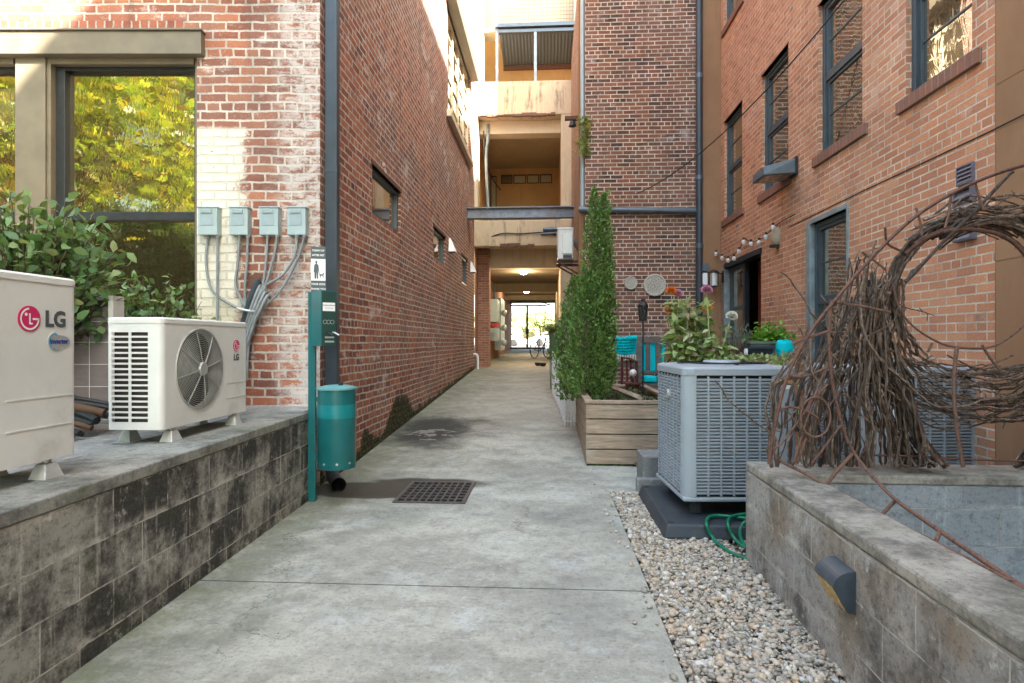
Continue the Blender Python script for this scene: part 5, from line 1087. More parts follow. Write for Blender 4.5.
# plants and pots at the far end of the fence
M['fern'] = leaf_mat('yellow_green_fronds', [(.10, .16, .03), (.20, .26, .05), (.35, .33, .06), (.07, .13, .03)], .35)
pq = onY(554.5, 346, 13.0); pz0 = gz(13)
t = thing('potted_palm', 'feathery palm in a tall green pot at the mouth of the passage', 'potted plant', (pq.x, 13.0, pz0))
zt1, zb1_ = onY(554, 333, 13).z, pz0
m = MB(); m.lathe([(0, zb1_), (.09, zb1_), (.125, zt1-.03), (.14, zt1), (.12, zt1), (.11, zt1-.05), (0, zt1-.06)], (pq.x, 13, 0), 20); m.build('pot', flat('olive_pot', (.10, .16, .07), .5), t, smooth=True)
Ps, Ds = [], []; m = MB(); random.seed(6)
for k in range(26):
    a = random.uniform(0, 2*PI); l = random.uniform(.3, .5); el = random.uniform(.5, 1.3); pts = []
    for j in range(9): s = j/8; pts.append((pq.x+math.cos(a)*math.cos(el)*l*s, 13+math.sin(a)*math.cos(el)*l*s, zt1-.05+l*s*math.sin(el)-.22*s*s*l))
    m.tube(pts, .003, 4)
    for j in range(2, 9):
        for sd in (-1, 1): Ps.append(pts[j]); Ds.append((math.cos(a+sd*1.1), math.sin(a+sd*1.1), -.1))
V, F = leaves(np.array(Ps), unit(len(Ps), 2), np.array(Ds, float), .10, .02, .1, .2, .3); mass('frond', V, F, M['fern'], parent=t); m.build('stem', M['fern'], t)
pq2 = onY(556, 352, 12.6); t = thing('potted_plant', 'small bushy plant in a pale pot behind the end of the wire fence', 'potted plant', (pq2.x+.03, 12.6, gz(12.6)))
zz = onY(556, 360, 12.6).z; m = MB(); m.lathe([(0, gz(12.6)), (.12, gz(12.6)), (.17, zz), (.15, zz), (0, zz-.05)], (pq2.x+.03, 12.6, 0), 18); m.build('pot', M['box_grey'], t, smooth=True)
k = 160; P = np.stack([pq2.x+.03+RNG.normal(size=k)*.09, 12.6+RNG.normal(size=k)*.09, zz+RNG.uniform(-.03, .2, k)], 1); V, F = leaves(P, unit(k, 1), unit(k, .6), .09, .04); mass('foliage', V, F, M['broad'], parent=t)
# two small pots / shoes on the floor
for i, px in enumerate((538, 543)):
    q = onY(px, 359, 19 if i == 0 else 18.6); zf_ = gz(19); m = MB(); m.lathe([(0, 0), (.06, 0), (.10, .04), (.11, .10), (.05, .09), (0, .07)], (0, 0, 0), 12); 
    o = m.build('shoe_tray' if 0 else 'dog_bowl', M['dark_metal'], None, off=(0, 0, 0), smooth=True); o.location = (q.x, q.y, zf_); tag(o, 'dark bowl on the passage floor nearer the centre' if i == 0 else 'dark bowl on the passage floor nearer the potted plants', 'bowl', 'dark bowls on the passage floor')
# bicycle leaning by the glazed doors
bq = onY(541, 345, 24); t = thing('bicycle', 'dark bicycle leaning beside the glazed doors at the end', 'bicycle', (bq.x, 24, gz(24)), R_(60))
for x in (-.5, .5): m = MB(); m.lathe([(.31, -.015), (.335, -.015), (.335, .015), (.31, .015), (.31, -.015)], (x, 0, .335), 28, 'y'); L(m, 'wheel', M['black'], t)
m = MB(); 
for a, b in (((-.5, .335), (-.08, .30)), ((-.5, .335), (-.18, .78)), ((-.18, .82), (-.06, .28)), ((-.06, .28), (.36, .72)), ((-.18, .76), (.34, .80)), ((.34, .9), (.5, .335))): m.tube([(a[0], 0, a[1]), (b[0], 0, b[1])], .016, 6)
L(m, 'frame', M['black'], t); m = MB(); m.tube([(.3, -.25, .95), (.34, 0, .95), (.3, .25, .95)], .014, 6, sm=4); L(m, 'handlebar', M['dark_metal'], t); m = MB(); m.box(-.30, -.06, -.06, .06, .84, .88); L(m, 'saddle', M['black'], t, bevel=.02)

# ------------------------------------------------------------ electric gear on the passage wall
def panel(nm, label, X_, y0, y1, z0, z1, dep, mat, extra=None, cat='box'):
    t = thing(nm, label, cat, (X_, (y0+y1)/2, z0)); m = MB(); m.box(X_+.002, X_+dep, y0, y1, z0, z1); m.build('box', mat, t, bevel=.01); m = MB(); m.box(X_+dep, X_+dep+.01, y0+.03, y1-.03, z0+.04, z1-.04); m.build('cover', mat, t, bevel=.004)
    m = MB(); m.tube([(X_+dep/2, (y0+y1)/2, z1), (X_+dep/2, (y0+y1)/2, 3.5)], .03, 8); m.build('conduit', M['pipe_grey'], t); return t
xw = CORN.x
def zz_(px, py, X_): return onX(px, py, X_)
a_ = zz_(483, 345, xw+.0); b_ = zz_(484, 304, xw)
panel('fuse_box', 'tall narrow grey fuse box on the passage brick wall', xw, 18.9, 19.5, onY(484, 327, 19).z, onY(484, 304, 19).z, .14, M['box_grey'])
panel('meter_box', 'grey meter cabinet on the passage wall above the red valve', xw, 21.6, 22.6, onY(496, 322, 21.6).z, onY(496, 299, 21.6).z, .30, M['box_grey'])
t = panel('meter_box', 'lower grey meter cabinet under the red valve in the passage', xw, 21.6, 22.6, onY(496, 341, 21.6).z, onY(496, 328, 21.6).z, .30, M['box_grey'])
t = thing('electric_meter', 'round glass electric meters on a board in the passage', 'meter', (xw, 25, 1.6))
m = MB(); m.box(xw+.002, xw+.25, 24, 26, 1.0, 3.1); m.build('board', M['box_grey'], t)
for k in range(3):
    m = MB(); m.lathe([(0, -.16), (.11, -.14), (.13, -.03), (.13, 0)], (0, 0, 0), 14, 'y'); o = m.build('meter_dial', M['badge'], t, off=(0, 0, 0), smooth=True); o.location = Vector((xw+.36, 24.2, 1.3+.6*k))-Vector(t.location)
t = thing('standpipe_valve', 'red valve with twin outlets on the passage wall', 'valve', (xw, 21.2, onY(497, 325, 21.2).z))
zr_ = onY(497, 325, 21.2).z; M['red'] = flat('red_paint', (.33, .015, .02), .5)
m = MB(); m.tube([(xw+.05, 21.2, zr_), (xw+.42, 21.2, zr_)], .06, 10); m.build('pipe', M['red'], t)
for dx in (.08, .22, .38): m = MB(); m.lathe([(0, -.12), (.07, -.12), (.07, -.06), (.05, -.06), (.05, .05)], (xw+dx, 21.2, zr_), 12, 'y'); m.build('outlet', M['red'], t)
t = thing('drain_pipe', 'short white pipe elbow at the foot of the brick wall near the passage', 'pipe', (CORN.x+.06, 17.0, gz(17))); m = MB(); q = onX(476, 356, CORN.x+.07); m.tube([(CORN.x-.02, q.y, gz(q.y)+.45), (CORN.x+.08, q.y, gz(q.y)+.44), (CORN.x+.12, q.y, gz(q.y)+.34), (CORN.x+.12, q.y, gz(q.y)+.02)], .035, 8, sm=4); m.build('elbow', M['wht'], t, smooth=True)

# ------------------------------------------------------------ steel beam across the alley, gutter, pipes
ya = onX(467, 212, CORN.x).y; zb_, zt_ = onY(520, 217.5, ya).z, onY(520, 206.5, ya).z; xe = XB+.02
t = thing('steel_beam', 'blue grey steel beam spanning the alley from wall to wall', 'beam', (-.7, ya, zb_)); m = MB()
m.box(CORN.x-.0, xe, ya, ya+.22, zb_, zb_+.028); m.box(CORN.x, xe, ya, ya+.22, zt_-.028, zt_); m.box(CORN.x+.001, xe-.001, ya+.09, ya+.11, zb_+.028, zt_-.028); m.build('beam', flat('scuffed_steel', (.17, .20, .24), .5, .3, .25, 6, dirt=((.20, .11, .07), .6)), t)
zg = onY(640, 211, 10.84).z
t = thing('drain_pipe', 'level grey pipe running across the dark brick wall', 'pipe', (1.5, 10.8, zg)); m = MB(); m.tube([(XB-.12, 10.83, zg+.04), (2.72, 10.82, zg-.02)], .055, 10); m.build('pipe', M['pipe_grey'], t, smooth=True)
for xx in (.75, 2.4): m = MB(); m.tube([(xx, 10.83, zg+.03-.02*xx), (xx+.06, 10.83, zg+.03-.02*xx)], .066, 10); m.build('collar', M['pipe_grey'], t)
xp = onY(699, 300, 10.8).x; t = thing('downspout', 'tall slate downspout between dark brick wall and brown pier', 'downspout', (xp, 10.78, gz(10.8))); m = MB(); m.tube([(xp, 10.78, gz(10.8)), (xp, 10.78, 11)], .058, 10); m.build('pipe', M['pipe_dark'], t, smooth=True)
for zz in (3.0, 4.2, 6.0): m = MB(); m.tube([(xp, 10.78, zz), (xp, 10.78, zz+.08)], .068, 10); m.build('collar', M['pipe_grey'], t)
xp = onY(582, 100, 11.3).x; t = thing('drain_pipe', 'pale vertical pipe at the outer corner of the dark brick building', 'pipe', (xp, 11.1, 3.2)); m = MB(); m.tube([(xp, 11.1, 3.75), (xp, 11.1, 11)], .045, 10); m.build('pipe', M['box_grey'], t, smooth=True); m = MB(); m.box(xp-.02, XB, 11.09, 11.11, 6.5, 6.55); m.box(xp-.02, XB, 11.09, 11.11, 4.5, 4.55); m.build('strap', M['dark_metal'], t)
m = MB(); m.box(XB-.10, XB-.0, 11.16, 11.5, gz(11), 11); o = m.build('rendered_pier', M['stucco_brown'], BB)
# mini split on brackets
sx0 = onY(557.5, 250, 12.0).x; zu0, zu1 = onY(560, 259, 12.0).z, onY(560, 228, 12.0).z
t = thing('heat_pump', 'small pale condensing unit bracketed high on the building side above the evergreens', 'heat pump', (sx0, 12.0, zu0)); sx1 = onY(573.5, 250, 12.0).x
m = MB(); m.box(sx0, sx1, 12.0, 12.82, zu0, zu1-.02); m.build('casing', M['enamel'], t, bevel=.02); m = MB(); m.box(sx0-.006, sx1+.006, 11.994, 12.83, zu1-.03, zu1+.012); m.build('lid', M['enamel'], t, bevel=.008)
m = MB(); m.box(sx0+.10, sx1-.02, 11.975, 11.999, zu0+.1, zu1-.12); m.build('side_cover', M['badge'], t, bevel=.006); m = MB(); m.box(sx0+.11, sx1-.03, 11.985, 11.999, zu0+.02, zu0+.08); m.build('vent', M['dark_metal'], t)
for y_ in (12.12, 12.7): m = MB(); m.box(sx0-.02, XB, y_-.02, y_+.02, zu0-.06, zu0-.012); m.tube([(sx0+.02, y_, zu0-.06), (XB, y_, zu0-.32)], .018, 6); m.box(XB-.03, XB-.001, y_-.02, y_+.02, zu0-.4, zu0-.06); m.build('bracket', M['rust_dark'], t)
m = MB()
for k in range(3): m.tube([(sx1-.01, 12.1+.1*k, zu0+.35), (sx1+.08, 12.1+.1*k, zu0+.38-.06*k), (XB-.02, 12.15+.1*k, zu0+.25-.1*k)], .018, 6, sm=5)
m.build('hose', M['conduit'], t)
# flood lamp on the pipe
q = onY(575, 120, 11.9); t = thing('flood_lamp', 'rusty flood lamp on an arm high at the corner by the passage', 'lamp', (XB, 11.9, q.z)); m = MB(); m.tube([(XB, 11.9, q.z-.02), (q.x-.12, 11.9, q.z+.03)], .03, 8); m.box(q.x-.2, XB-.02, 11.86, 11.94, q.z, q.z+.07); m.build('arm', M['rust_dark'], t); m = MB(); m.lathe([(.0, -.12), (.08, -.10), (.05, .0), (0, .02)], (q.x-.05, 11.86, q.z-.04), 12, 'z'); m.build('lamp_head', M['dark_metal'], t)
# ivy tuft
q = onY(587, 130, 10.85); t = thing('climbing_weed', 'small green weed growing out of the brick corner high up', 'plant', (q.x-.06, 10.86, q.z-.3)); k = 420
P = np.stack([q.x-.06+RNG.normal(size=k)*.06, 10.84+RNG.normal(size=k)*.03, q.z+RNG.uniform(-.45, .25, k)], 1); V, F = leaves(P, unit(k), unit(k, -.3), .05, .03); mass('foliage', V, F, M['fern'], parent=t)
# sconces on the left wall
for i, (px, py) in enumerate(((451.5, 245), (472.5, 267))):
    q = onX(px, py, CORN.x+.05); t = thing('wall_lamp', ['small white wedge lamp between the second and third alley windows', 'small white wedge lamp on the brick near the passage mouth'][i], 'wall lamp', (CORN.x, q.y, q.z), group='white wedge lamps on the alley wall')
    m = MB(); m.hexa([(CORN.x, q.y-.10, q.z-.15), (CORN.x+.16, q.y-.10, q.z-.15), (CORN.x+.16, q.y+.10, q.z-.15), (CORN.x, q.y+.10, q.z-.15), (CORN.x, q.y-.03, q.z+.15), (CORN.x+.03, q.y-.03, q.z+.15), (CORN.x+.03, q.y+.03, q.z+.15), (CORN.x, q.y+.03, q.z+.15)]); m.build('shade', M['wht'], t, bevel=.005)
    m = MB(); m.box(CORN.x+.01, CORN.x+.13, q.y-.07, q.y+.07, q.z-.165, q.z-.151); m.build('lens', M['dark_metal'], t)
# cables
def cable(lbl, a, b, sag, r=.008, mat='black'):
    a, b = Vector(a), Vector(b); m = MB(); m.tube([a.lerp(b, k/20)+Vector((0, 0, -sag*4*(k/20)*(1-k/20))) for k in range(21)], r, 6); o = m.build('overhead_cable', M[mat], None); tag(o, lbl, 'cable')
a = onY(636, 194, 10.84); q = onX(846, -2, 3.02); cable('black overhead cable rising from the dark brick wall to the red brick wall', a, q, .28)

# ground cover and a leaning timber in the planter box
V = []; k = 420; P = np.stack([RNG.uniform(x0+.1, x1-.1, k) if 0 else RNG.uniform(A0.x+.08, A0.x+.94, k), RNG.uniform(A0.y+.08, 8.8, k), np.full(k, zt-.09)+np.abs(RNG.normal(size=k))*.035], 1); V, F = leaves(P, unit(k, 2), unit(k, .5), .05, .026); mass('ground_cover', V, F, M['broad'], parent=PBX)['kind'] = 'stuff'
m = MB(); a_ = onY(611, 387, 8.6); b_ = onY(640, 400, 6.75); m.tube([a_+Vector((0, 0, .0)), b_+Vector((0, 0, .02))], .035, 4); m.build('timber_brace', M['wood'], PBX)
# ------------------------------------------------------------ patio
PG = gz(9.5)
def disc_plaque(px, py, rpx, lbl):
    q = onY(px, py, 10.86); r = rpx/600*10.86; t = thing('wall_medallion', lbl, 'plaque', (q.x, 10.9, q.z), group='round plaques on the dark brick wall')
    m = MB(); m.lathe([(0, 10.862), (r*.80, 10.862), (r*.84, 10.853), (r*.93, 10.850), (r, 10.858), (r, 10.899)], (q.x, 0, q.z), 32, 'y')
    m2 = MB(); random.seed(int(px))
    for k in range(34): a = 2.4*k; rr = r*.74*math.sqrt(k/34); m2.lathe([(0, 10.855), (r*.06, 10.857), (r*.08, 10.864)], (q.x+rr*math.cos(a), 0, q.z+rr*math.sin(a)), 7, 'y')
    m.build('plate', M['medal'], t, smooth=True); m2.build('relief', M['medal2'], t, smooth=True)
M['medal'] = flat('pale_plaster', (.45, .42, .36), .8, 0, .1, 12, dirt=((.2, .2, .17), .4)); M['medal2'] = flat('grey_plaster', (.30, .29, .25), .8)
disc_plaque(631, 283, 6.5, 'small round pale plaque on the dark brick wall'); disc_plaque(655, 285, 11, 'larger round carved plaque on the dark brick wall')
# torch
q = onY(643, 300, 8.6); zf = PG; t = thing('garden_torch', 'dark garden torch on a pole behind the planter box', 'torch', (q.x, 8.6, gz(8.6))); z0, z1 = onY(643, 321, 8.6).z, onY(643, 306, 8.6).z
m = MB(); m.tube([(q.x, 8.6, gz(8.6)), (q.x, 8.6, z0)], .012, 8); m.build('pole', M['pipe_dark'], t)
m = MB()
for k in range(9): a = 2*PI*k/9; m.tube([(q.x+.05*math.cos(a), 8.6+.05*math.sin(a), z0), (q.x+.068*math.cos(a+.35), 8.6+.068*math.sin(a+.35), z1)], .007, 5)
for k in range(9): a = 2*PI*k/9; m.tube([(q.x+.05*math.cos(a), 8.6+.05*math.sin(a), z0), (q.x+.068*math.cos(a-.35), 8.6+.068*math.sin(a-.35), z1)], .007, 5)
m.lathe([(0, z0), (.055, z0), (.055, z0+.02)], (q.x, 8.6, 0), 14); m.lathe([(.072, z1-.02), (.075, z1+.01), (.05, z1+.05), (.03, z1+.06), (.028, z1+.10), (0, z1+.10)], (q.x, 8.6, 0), 14); m.build('lamp_head', M['dark_metal'], t)
m = MB(); m.lathe([(0, z0+.02), (.035, z0+.03), (.04, z1-.06), (0, z1-.03)], (q.x, 8.6, 0), 12); m.build('oil_can', M['frame_tan'], t, smooth=True)
# benches
M['turq'] = flat('turquoise_fabric', (.0, .55, .62), .8, 0, .08, 6); M['stripe'] = flat('pale_striped_fabric', (.55, .55, .50), .8, 0, .1)
yb = 10.3; X_ = lambda px: onY(px, 350, yb).x; Z_ = lambda py, Y=yb: onY(640, py, Y).z
t = thing('garden_bench', 'grey wooden slatted bench with turquoise cushions against dark brick wall', 'bench', (X_(665), yb, PG))
xa, xb = X_(641), X_(712); m = MB(); m.box(xa, xb, yb, yb+.05, Z_(343), Z_(337)); m.box(xa, xb, yb, yb+.05, Z_(374), Z_(371)); m.build('rail', M['wood_grey'], t, bevel=.004)
x = X_(646)
while x < xb-.1: m = MB(); m.box(x, x+.075, yb+.01, yb+.035, Z_(371), Z_(343)); m.build('slat', M['wood_grey'], t); x += .165
m = MB(); m.box(X_(635.5), X_(640.5), yb-.08, yb+.0, PG, Z_(336.5)); m.build('post', M['wood_grey'], t, bevel=.004)
m = MB(); m.box(xb-.07, xb, yb-.04, yb+.0, PG, Z_(337)); m.build('post', M['wood_grey'], t, bevel=.004)
m = MB(); m.box(xa, xb, yb-.5, yb, Z_(386), Z_(382)); m.build('seat', M['wood_grey'], t)
for (a, b) in ((642, 660), (662, 686)): m = MB(); m.box(X_(a), X_(b), yb+.06, yb+.16, Z_(372), Z_(343)); o = m.build('back_cushion', M['turq'], t, bevel=.03)
for (a, b) in ((641, 653), (656, 690)): m = MB(); m.box(X_(a), X_(b), yb-.4, yb-.02, Z_(381), Z_(375)); m.build('seat_cushion', M['turq'], t, bevel=.025)
for px in (645, 700): m = MB(); m.box(X_(px), X_(px)+.06, yb-.45, yb-.39, PG, Z_(386)); m.build('leg', M['wood_grey'], t)
y2 = 9.7; X2 = lambda px: onY(px, 350, y2).x; Z2 = lambda py: onY(620, py, y2).z
t = thing('garden_bench', 'garden lounger with a turquoise cushion over pale striped pad beside tall evergreen', 'bench', (X2(620), y2, gz(y2)))
m = MB(); N_ = 14; xa, xb = X2(606), X2(636)
for i in range(N_):
    u0, u1 = i/N_, (i+1)/N_
    f = lambda u, v: (xa+(xb-xa)*u, y2-.03*math.sin(PI*u)-.12*v+.02*math.sin(7*u+3*v), Z2(354-16*v)-.02*math.sin(PI*u*1.0)*(1-v))
    for j in range(6): m.quad(f(u0, j/6), f(u1, j/6), f(u1, (j+1)/6), f(u0, (j+1)/6))
o = m.build('cushion', M['turq'], t, smooth=True); s_ = o.modifiers.new('solid', 'SOLIDIFY'); s_.thickness = .08; s_.offset = -1
m = MB(); m.box(xa, xb, y2-.05, y2+.35, Z2(361), Z2(354.5)); m.build('pad', M['stripe'], t, bevel=.02)
m = MB()
for k in range(12): xx = xa+(xb-xa)*k/12; m.box(xx, xx+.012, y2-.056, y2-.049, Z2(360.5), Z2(355))
m.build('pad_stripes', M['frame_tan'], t)
m = MB(); m.box(xa, xb, y2-.02, y2+.5, Z2(367), Z2(361.5)); m.build('seat_frame', M['wood_grey'], t)
for xx in (xa+.02, xb-.08): m = MB(); m.box(xx, xx+.06, y2, y2+.06, gz(y2), Z2(367)); m.build('leg', M['wood_grey'], t)
# rusty folding chair
yc = 9.25; Xc = lambda px: onY(px, 370, yc).x; Zc = lambda py: onY(630, py, yc).z
t = thing('metal_chair', 'dark red metal folding chair in front of the turquoise lounger', 'chair', (Xc(629), yc, gz(yc)))
M['oxide'] = flat('dark_red_metal', (.10, .022, .018), .55)
m = MB(); m.tube([(Xc(622), yc, gz(yc)), (Xc(622), yc, Zc(357)), (Xc(628), yc-.1, Zc(358.5)), (Xc(635), yc-.15, Zc(361)), (Xc(635.5), yc-.15, gz(yc))], .022, 8, sm=1); m.build('frame', M['oxide'], t)
for px in (626, 630): m = MB(); m.tube([(Xc(px), yc-.05, Zc(360)), (Xc(px+2), yc-.1, gz(yc)+.1)], .018, 6); m.build('bar', M['oxide'], t)
m = MB(); m.box(Xc(622), Xc(636), yc-.45, yc-.05, Zc(383), Zc(381)); m.build('seat', M['oxide'], t, bevel=.004)
for px in (623, 635): m = MB(); m.tube([(Xc(px), yc-.42, Zc(382)), (Xc(px), yc-.5, gz(yc))], .016, 6); m.build('leg', M['oxide'], t)
q = onY(633, 373, 8.9); m = MB(); m.lathe([(0, -.055)]+[(.055*math.cos(a), .055*math.sin(a)) for a in [R_(-80+20*k) for k in range(9)]]+[(0, .055)], (q.x, 8.9, q.z), 18)
t = thing('garden_globe', 'white ball on a short stake between the planter box and red chair', 'ornament', (q.x, 8.9, gz(8.9))); m.build('ball', M['wht'], t, smooth=True); m = MB(); m.tube([(q.x, 8.9, gz(8.9)), (q.x, 8.9, q.z-.08)], .012, 6); m.build('stake', M['dark_metal'], t)
# zinnias
M['zleaf'] = leaf_mat('zinnia_leaves', [(.16, .26, .07), (.28, .40, .12), (.42, .52, .20), (.55, .62, .34), (.34, .22, .14), (.12, .20, .06)], .3)
def petal_col(nm, c): n = NT(nm); ri = n.geo('Random Per Island'); n.out(n.mix(ri, tuple(x*.7 for x in c), c), .7); return n.mat
PC = {'orange': petal_col('orange_petals', (.75, .20, .02)), 'pink': petal_col('pink_petals', (.62, .26, .38)), 'white': petal_col('white_petals', (.8, .78, .66)), 'peach': petal_col('peach_petals', (.80, .42, .20)), 'amber': petal_col('amber_petals', (.85, .33, .01))}
FLW = [(671, 292, 'orange', 'orange zinnia in bloom at the top of the bed, nearest the large plaque', 5.5), (677.5, 294, 'pink', 'pink zinnia right beside the uppermost orange bloom', 5), (667.5, 311, 'peach', 'peach zinnia leaning towards the garden torch', 5), (706.5, 291, 'pink', 'pale pink zinnia standing tallest near the wall lantern', 6), (707, 309, 'amber', 'amber zinnia below the tallest pink bloom', 5.5), (731.5, 317, 'white', 'white zinnia leaning towards the dark door', 6)]
rb = random.Random(5)
for i, (px, py, c, lbl, rp) in enumerate(FLW):
    Yf = 6.4+.25*rb.random(); q = onY(px, py, Yf); r = rp/600*Yf*1.05; bx_ = q.x+(.3 if px < 690 else -.1)*0+rb.uniform(.0, .12)+(-.25 if px > 725 else 0); t = thing('zinnia', lbl, 'flower', (bx_, Yf, gz(Yf)), group='zinnias behind the louvred condenser')
    m = MB(); g = gz(Yf); st = [(bx_, Yf, g), (bx_+(q.x-bx_)*.2, Yf, g+(q.z-g)*.45), (bx_+(q.x-bx_)*.6, Yf, g+(q.z-g)*.8), (q.x, Yf, q.z)]; m.tube(st, .006, 6, sm=5); m.build('stem', M['zleaf'], t)
    V = []; F = []; k = 70; m = MB()
    for j in range(k):
        a = 2.4*j; lay = j/k; th = .25+1.35*(1-lay)**.8; c0 = Vector((q.x, Yf, q.z)); ax = Vector((0, -.62, .78)); e1 = Vector((1, 0, 0)); e2 = ax.cross(e1); d = (e1*math.cos(a)*math.sin(th)+e2*math.sin(a)*math.sin(th)+ax*math.cos(th)).normalized(); s_ = ax.cross(d).normalized(); nn_ = d.cross(s_); b_ = c0+d*r*.25
        m.quad(b_, c0+d*r*.8+s_*r*.24, c0+d*r+nn_*r*.1, c0+d*r*.8-s_*r*.24)
    m.build('bloom', PC[c], t)
    n_ = 34; S = np.array(st); ts = RNG.uniform(.15, .93, n_); P = np.stack([np.interp(ts, [0, .33, .66, 1], S[:, j]) for j in range(3)], 1); D = unit(n_, .1); D[:, 2] *= .4; V, F = leaves(P, unit(n_, 2.), D, .10, .045, .1, .3, .3); mass('foliage', V, F, M['zleaf'], parent=t)
for i, (px, top, lbl) in enumerate(((684, 330, 'leafy flower stalk without bloom half hidden by taller stalks'), (681, 296, 'tall leafy green stalk between the orange and pink blooms'), (690, 306, 'leafy stalk in the middle of the flower bed'), (698, 300, 'leafy stalk under the tallest pink bloom'), (720, 330, 'sprawling leafy stalk with reddish leaves near the door jamb'), (712, 345, 'low leafy plant behind the condenser lid'), (678, 322, 'bushy low stalk at the edge of the flower bed'))):
    Yf = 6.35+.12*(i % 4); q = onY(px, top, Yf); g = gz(Yf); t = thing('flower_stalk', lbl, 'plant', (q.x, Yf, g), group='green stalks behind the louvred condenser'); m = MB()
    n_ = 260; P = []
    for s in range(4): x1_ = q.x+rb.uniform(-.10, .10); zt_ = q.z-rb.uniform(0, .2); m.tube([(q.x, Yf, g), (x1_, Yf+rb.uniform(-.1, .1), g+(zt_-g)*.6), (x1_+rb.uniform(-.05, .05), Yf, zt_)], .005, 5, sm=4); z_ = RNG.uniform(g+.6, zt_, n_//4); P += [(x1_+RNG.normal()*.015, Yf+RNG.normal()*.02, zz) for zz in z_]
    m.build('stem', M['zleaf'], t); P = np.array(P); D = unit(len(P), .1); D[:, 2] *= .5; V, F = leaves(P, unit(len(P), 2.), D, .12, .056, .1, .35, .3); mass('foliage', V, F, M['zleaf'], parent=t)
# potting table with planters beside the door
Yt = 6.75; Xt = lambda px, Y=Yt: onY(px, 350, Y).x; Zt = lambda py, Y=Yt: onY(750, py, Y).z; gt = gz(Yt)
t = thing('potting_table', 'weathered plank table with planters beside the open door', 'table', (Xt(765), Yt, gt)); za = Zt(355)
for k in range(4): m = MB(); m.box(Xt(729), Xt(812), Yt+.0+.14*k, Yt+.13+.14*k, za-.03, za); m.build('plank', M['wood_grey'], t, bevel=.003)
for xx in (Xt(731), Xt(806)):
    for yy in (Yt+.02, Yt+.48): m = MB(); m.box(xx, xx+.06, yy, yy+.06, gt, za-.03); m.build('leg', M['wood_grey'], t)
m = MB(); m.box(Xt(731), Xt(810), Yt+.03, Yt+.05, za-.10, za-.03); m.build('apron', M['wood'], t)
def trough(lbl, a, b, py0, py1, yo, mat, fol=None):
    x0, x1 = Xt(a), Xt(b); z0, z1 = max(Zt(py1), za+.0), Zt(py0); t = thing('planter_trough', lbl, 'planter', ((x0+x1)/2, Yt+yo, z0)); m = MB(); w_ = .2
    m.hexa([(x0+.02, Yt+yo, z0), (x1-.02, Yt+yo, z0), (x1-.02, Yt+yo+w_, z0), (x0+.02, Yt+yo+w_, z0), (x0, Yt+yo-.02, z1), (x1, Yt+yo-.02, z1), (x1, Yt+yo+w_+.02, z1), (x0, Yt+yo+w_+.02, z1)]); m.build('trough', mat, t, bevel=.006)
    m = MB(); m.box(x0-.008, x1+.008, Yt+yo-.028, Yt+yo+w_+.028, z1-.03, z1+.004); m.build('rim', mat, t, bevel=.004)
    if fol: m = MB(); m.box(x0+.02, x1-.02, Yt+yo, Yt+yo+w_, z1-.01, z1+.008); m.build('soil', M['soil'], t)
    return t, x0, x1, z1
t, x0, x1, z1 = trough('grey trough planter full of bright green basil on the plank table', 758, 806, 341.5, 354.5, .28, flat('sage_trough', (.13, .16, .13), .6), 1)
M['basil'] = leaf_mat('basil_leaves', [(.08, .22, .02), (.14, .34, .03), (.24, .46, .06), (.05, .15, .02)], .35)
k = 520; xm_ = Xt(784); P = np.stack([xm_+RNG.normal(size=k)*.11, Yt+.38+RNG.normal(size=k)*.07, z1+np.abs(RNG.normal(size=k))*.085], 1); V, F = leaves(P, unit(k, 2.5), unit(k, .5), .055, .036, .1); mass('foliage', V, F, M['basil'], parent=t)
trough('navy blue trough with a small orange mark at the front of the plank table', 750, 776, 346.5, 354.6, .05, flat('navy_trough', (.018, .028, .045), .5))
q = Xt(773), Yt+.045; m = MB(); m.quad((q[0]-.02, q[1]-.02, za+.03), (q[0]+.02, q[1]-.02, za+.03), (q[0], q[1]-.022, za+.065)); 
xx, z0, z1 = Xt(788), za, Zt(341); t = thing('cloth_bag', 'turquoise cloth bag standing at the end of the plank table', 'bag', (xx, Yt, za)); m = MB(); P0 = []
for j, (s, h) in enumerate(((.085, 0), (.10, .06), (.095, .13), (.08, z1-za), (.03, z1-za+.005))):
    P0.append([(xx+s*math.cos(a)*(1+.08*math.sin(3*a+j)), Yt+.1+s*.6*math.sin(a), za+h+.008*math.sin(4*a)) for a in [2*PI*k/18 for k in range(18)]])
for a, b in zip(P0[:-1], P0[1:]):
    for k in range(18): m.quad(a[k], a[(k+1) % 18], b[(k+1) % 18], b[k])
m.quad(*P0[-1]); m.build('bag', M['turq'], t, smooth=True)
m = MB(); m.tube([(xx-.05, Yt+.08, z1-.01), (xx, Yt+.06, z1+.012), (xx+.05, Yt+.08, z1-.01)], .008, 6, sm=4); m.build('bag_handle', M['turq'], t)
xx = Xt(747.5); t = thing('candle_jar', 'small white jar on the plank table beside the navy trough', 'jar', (xx, Yt+.05, za)); m = MB(); m.lathe([(0, za), (.02, za), (.022, za+.055), (.018, za+.065), (0, za+.065)], (xx, Yt+.05, 0), 14); m.build('jar', M['wht'], t, smooth=True); m = MB(); m.lathe([(0, za+.066), (.017, za+.066), (.017, za+.076), (0, za+.077)], (xx, Yt+.05, 0), 14); m.build('lid', M['badge'], t, smooth=True)
M['lav'] = leaf_mat('lavender_leaves', [(.10, .13, .09), (.18, .21, .15), (.26, .28, .22), (.17, .11, .13)], .2)
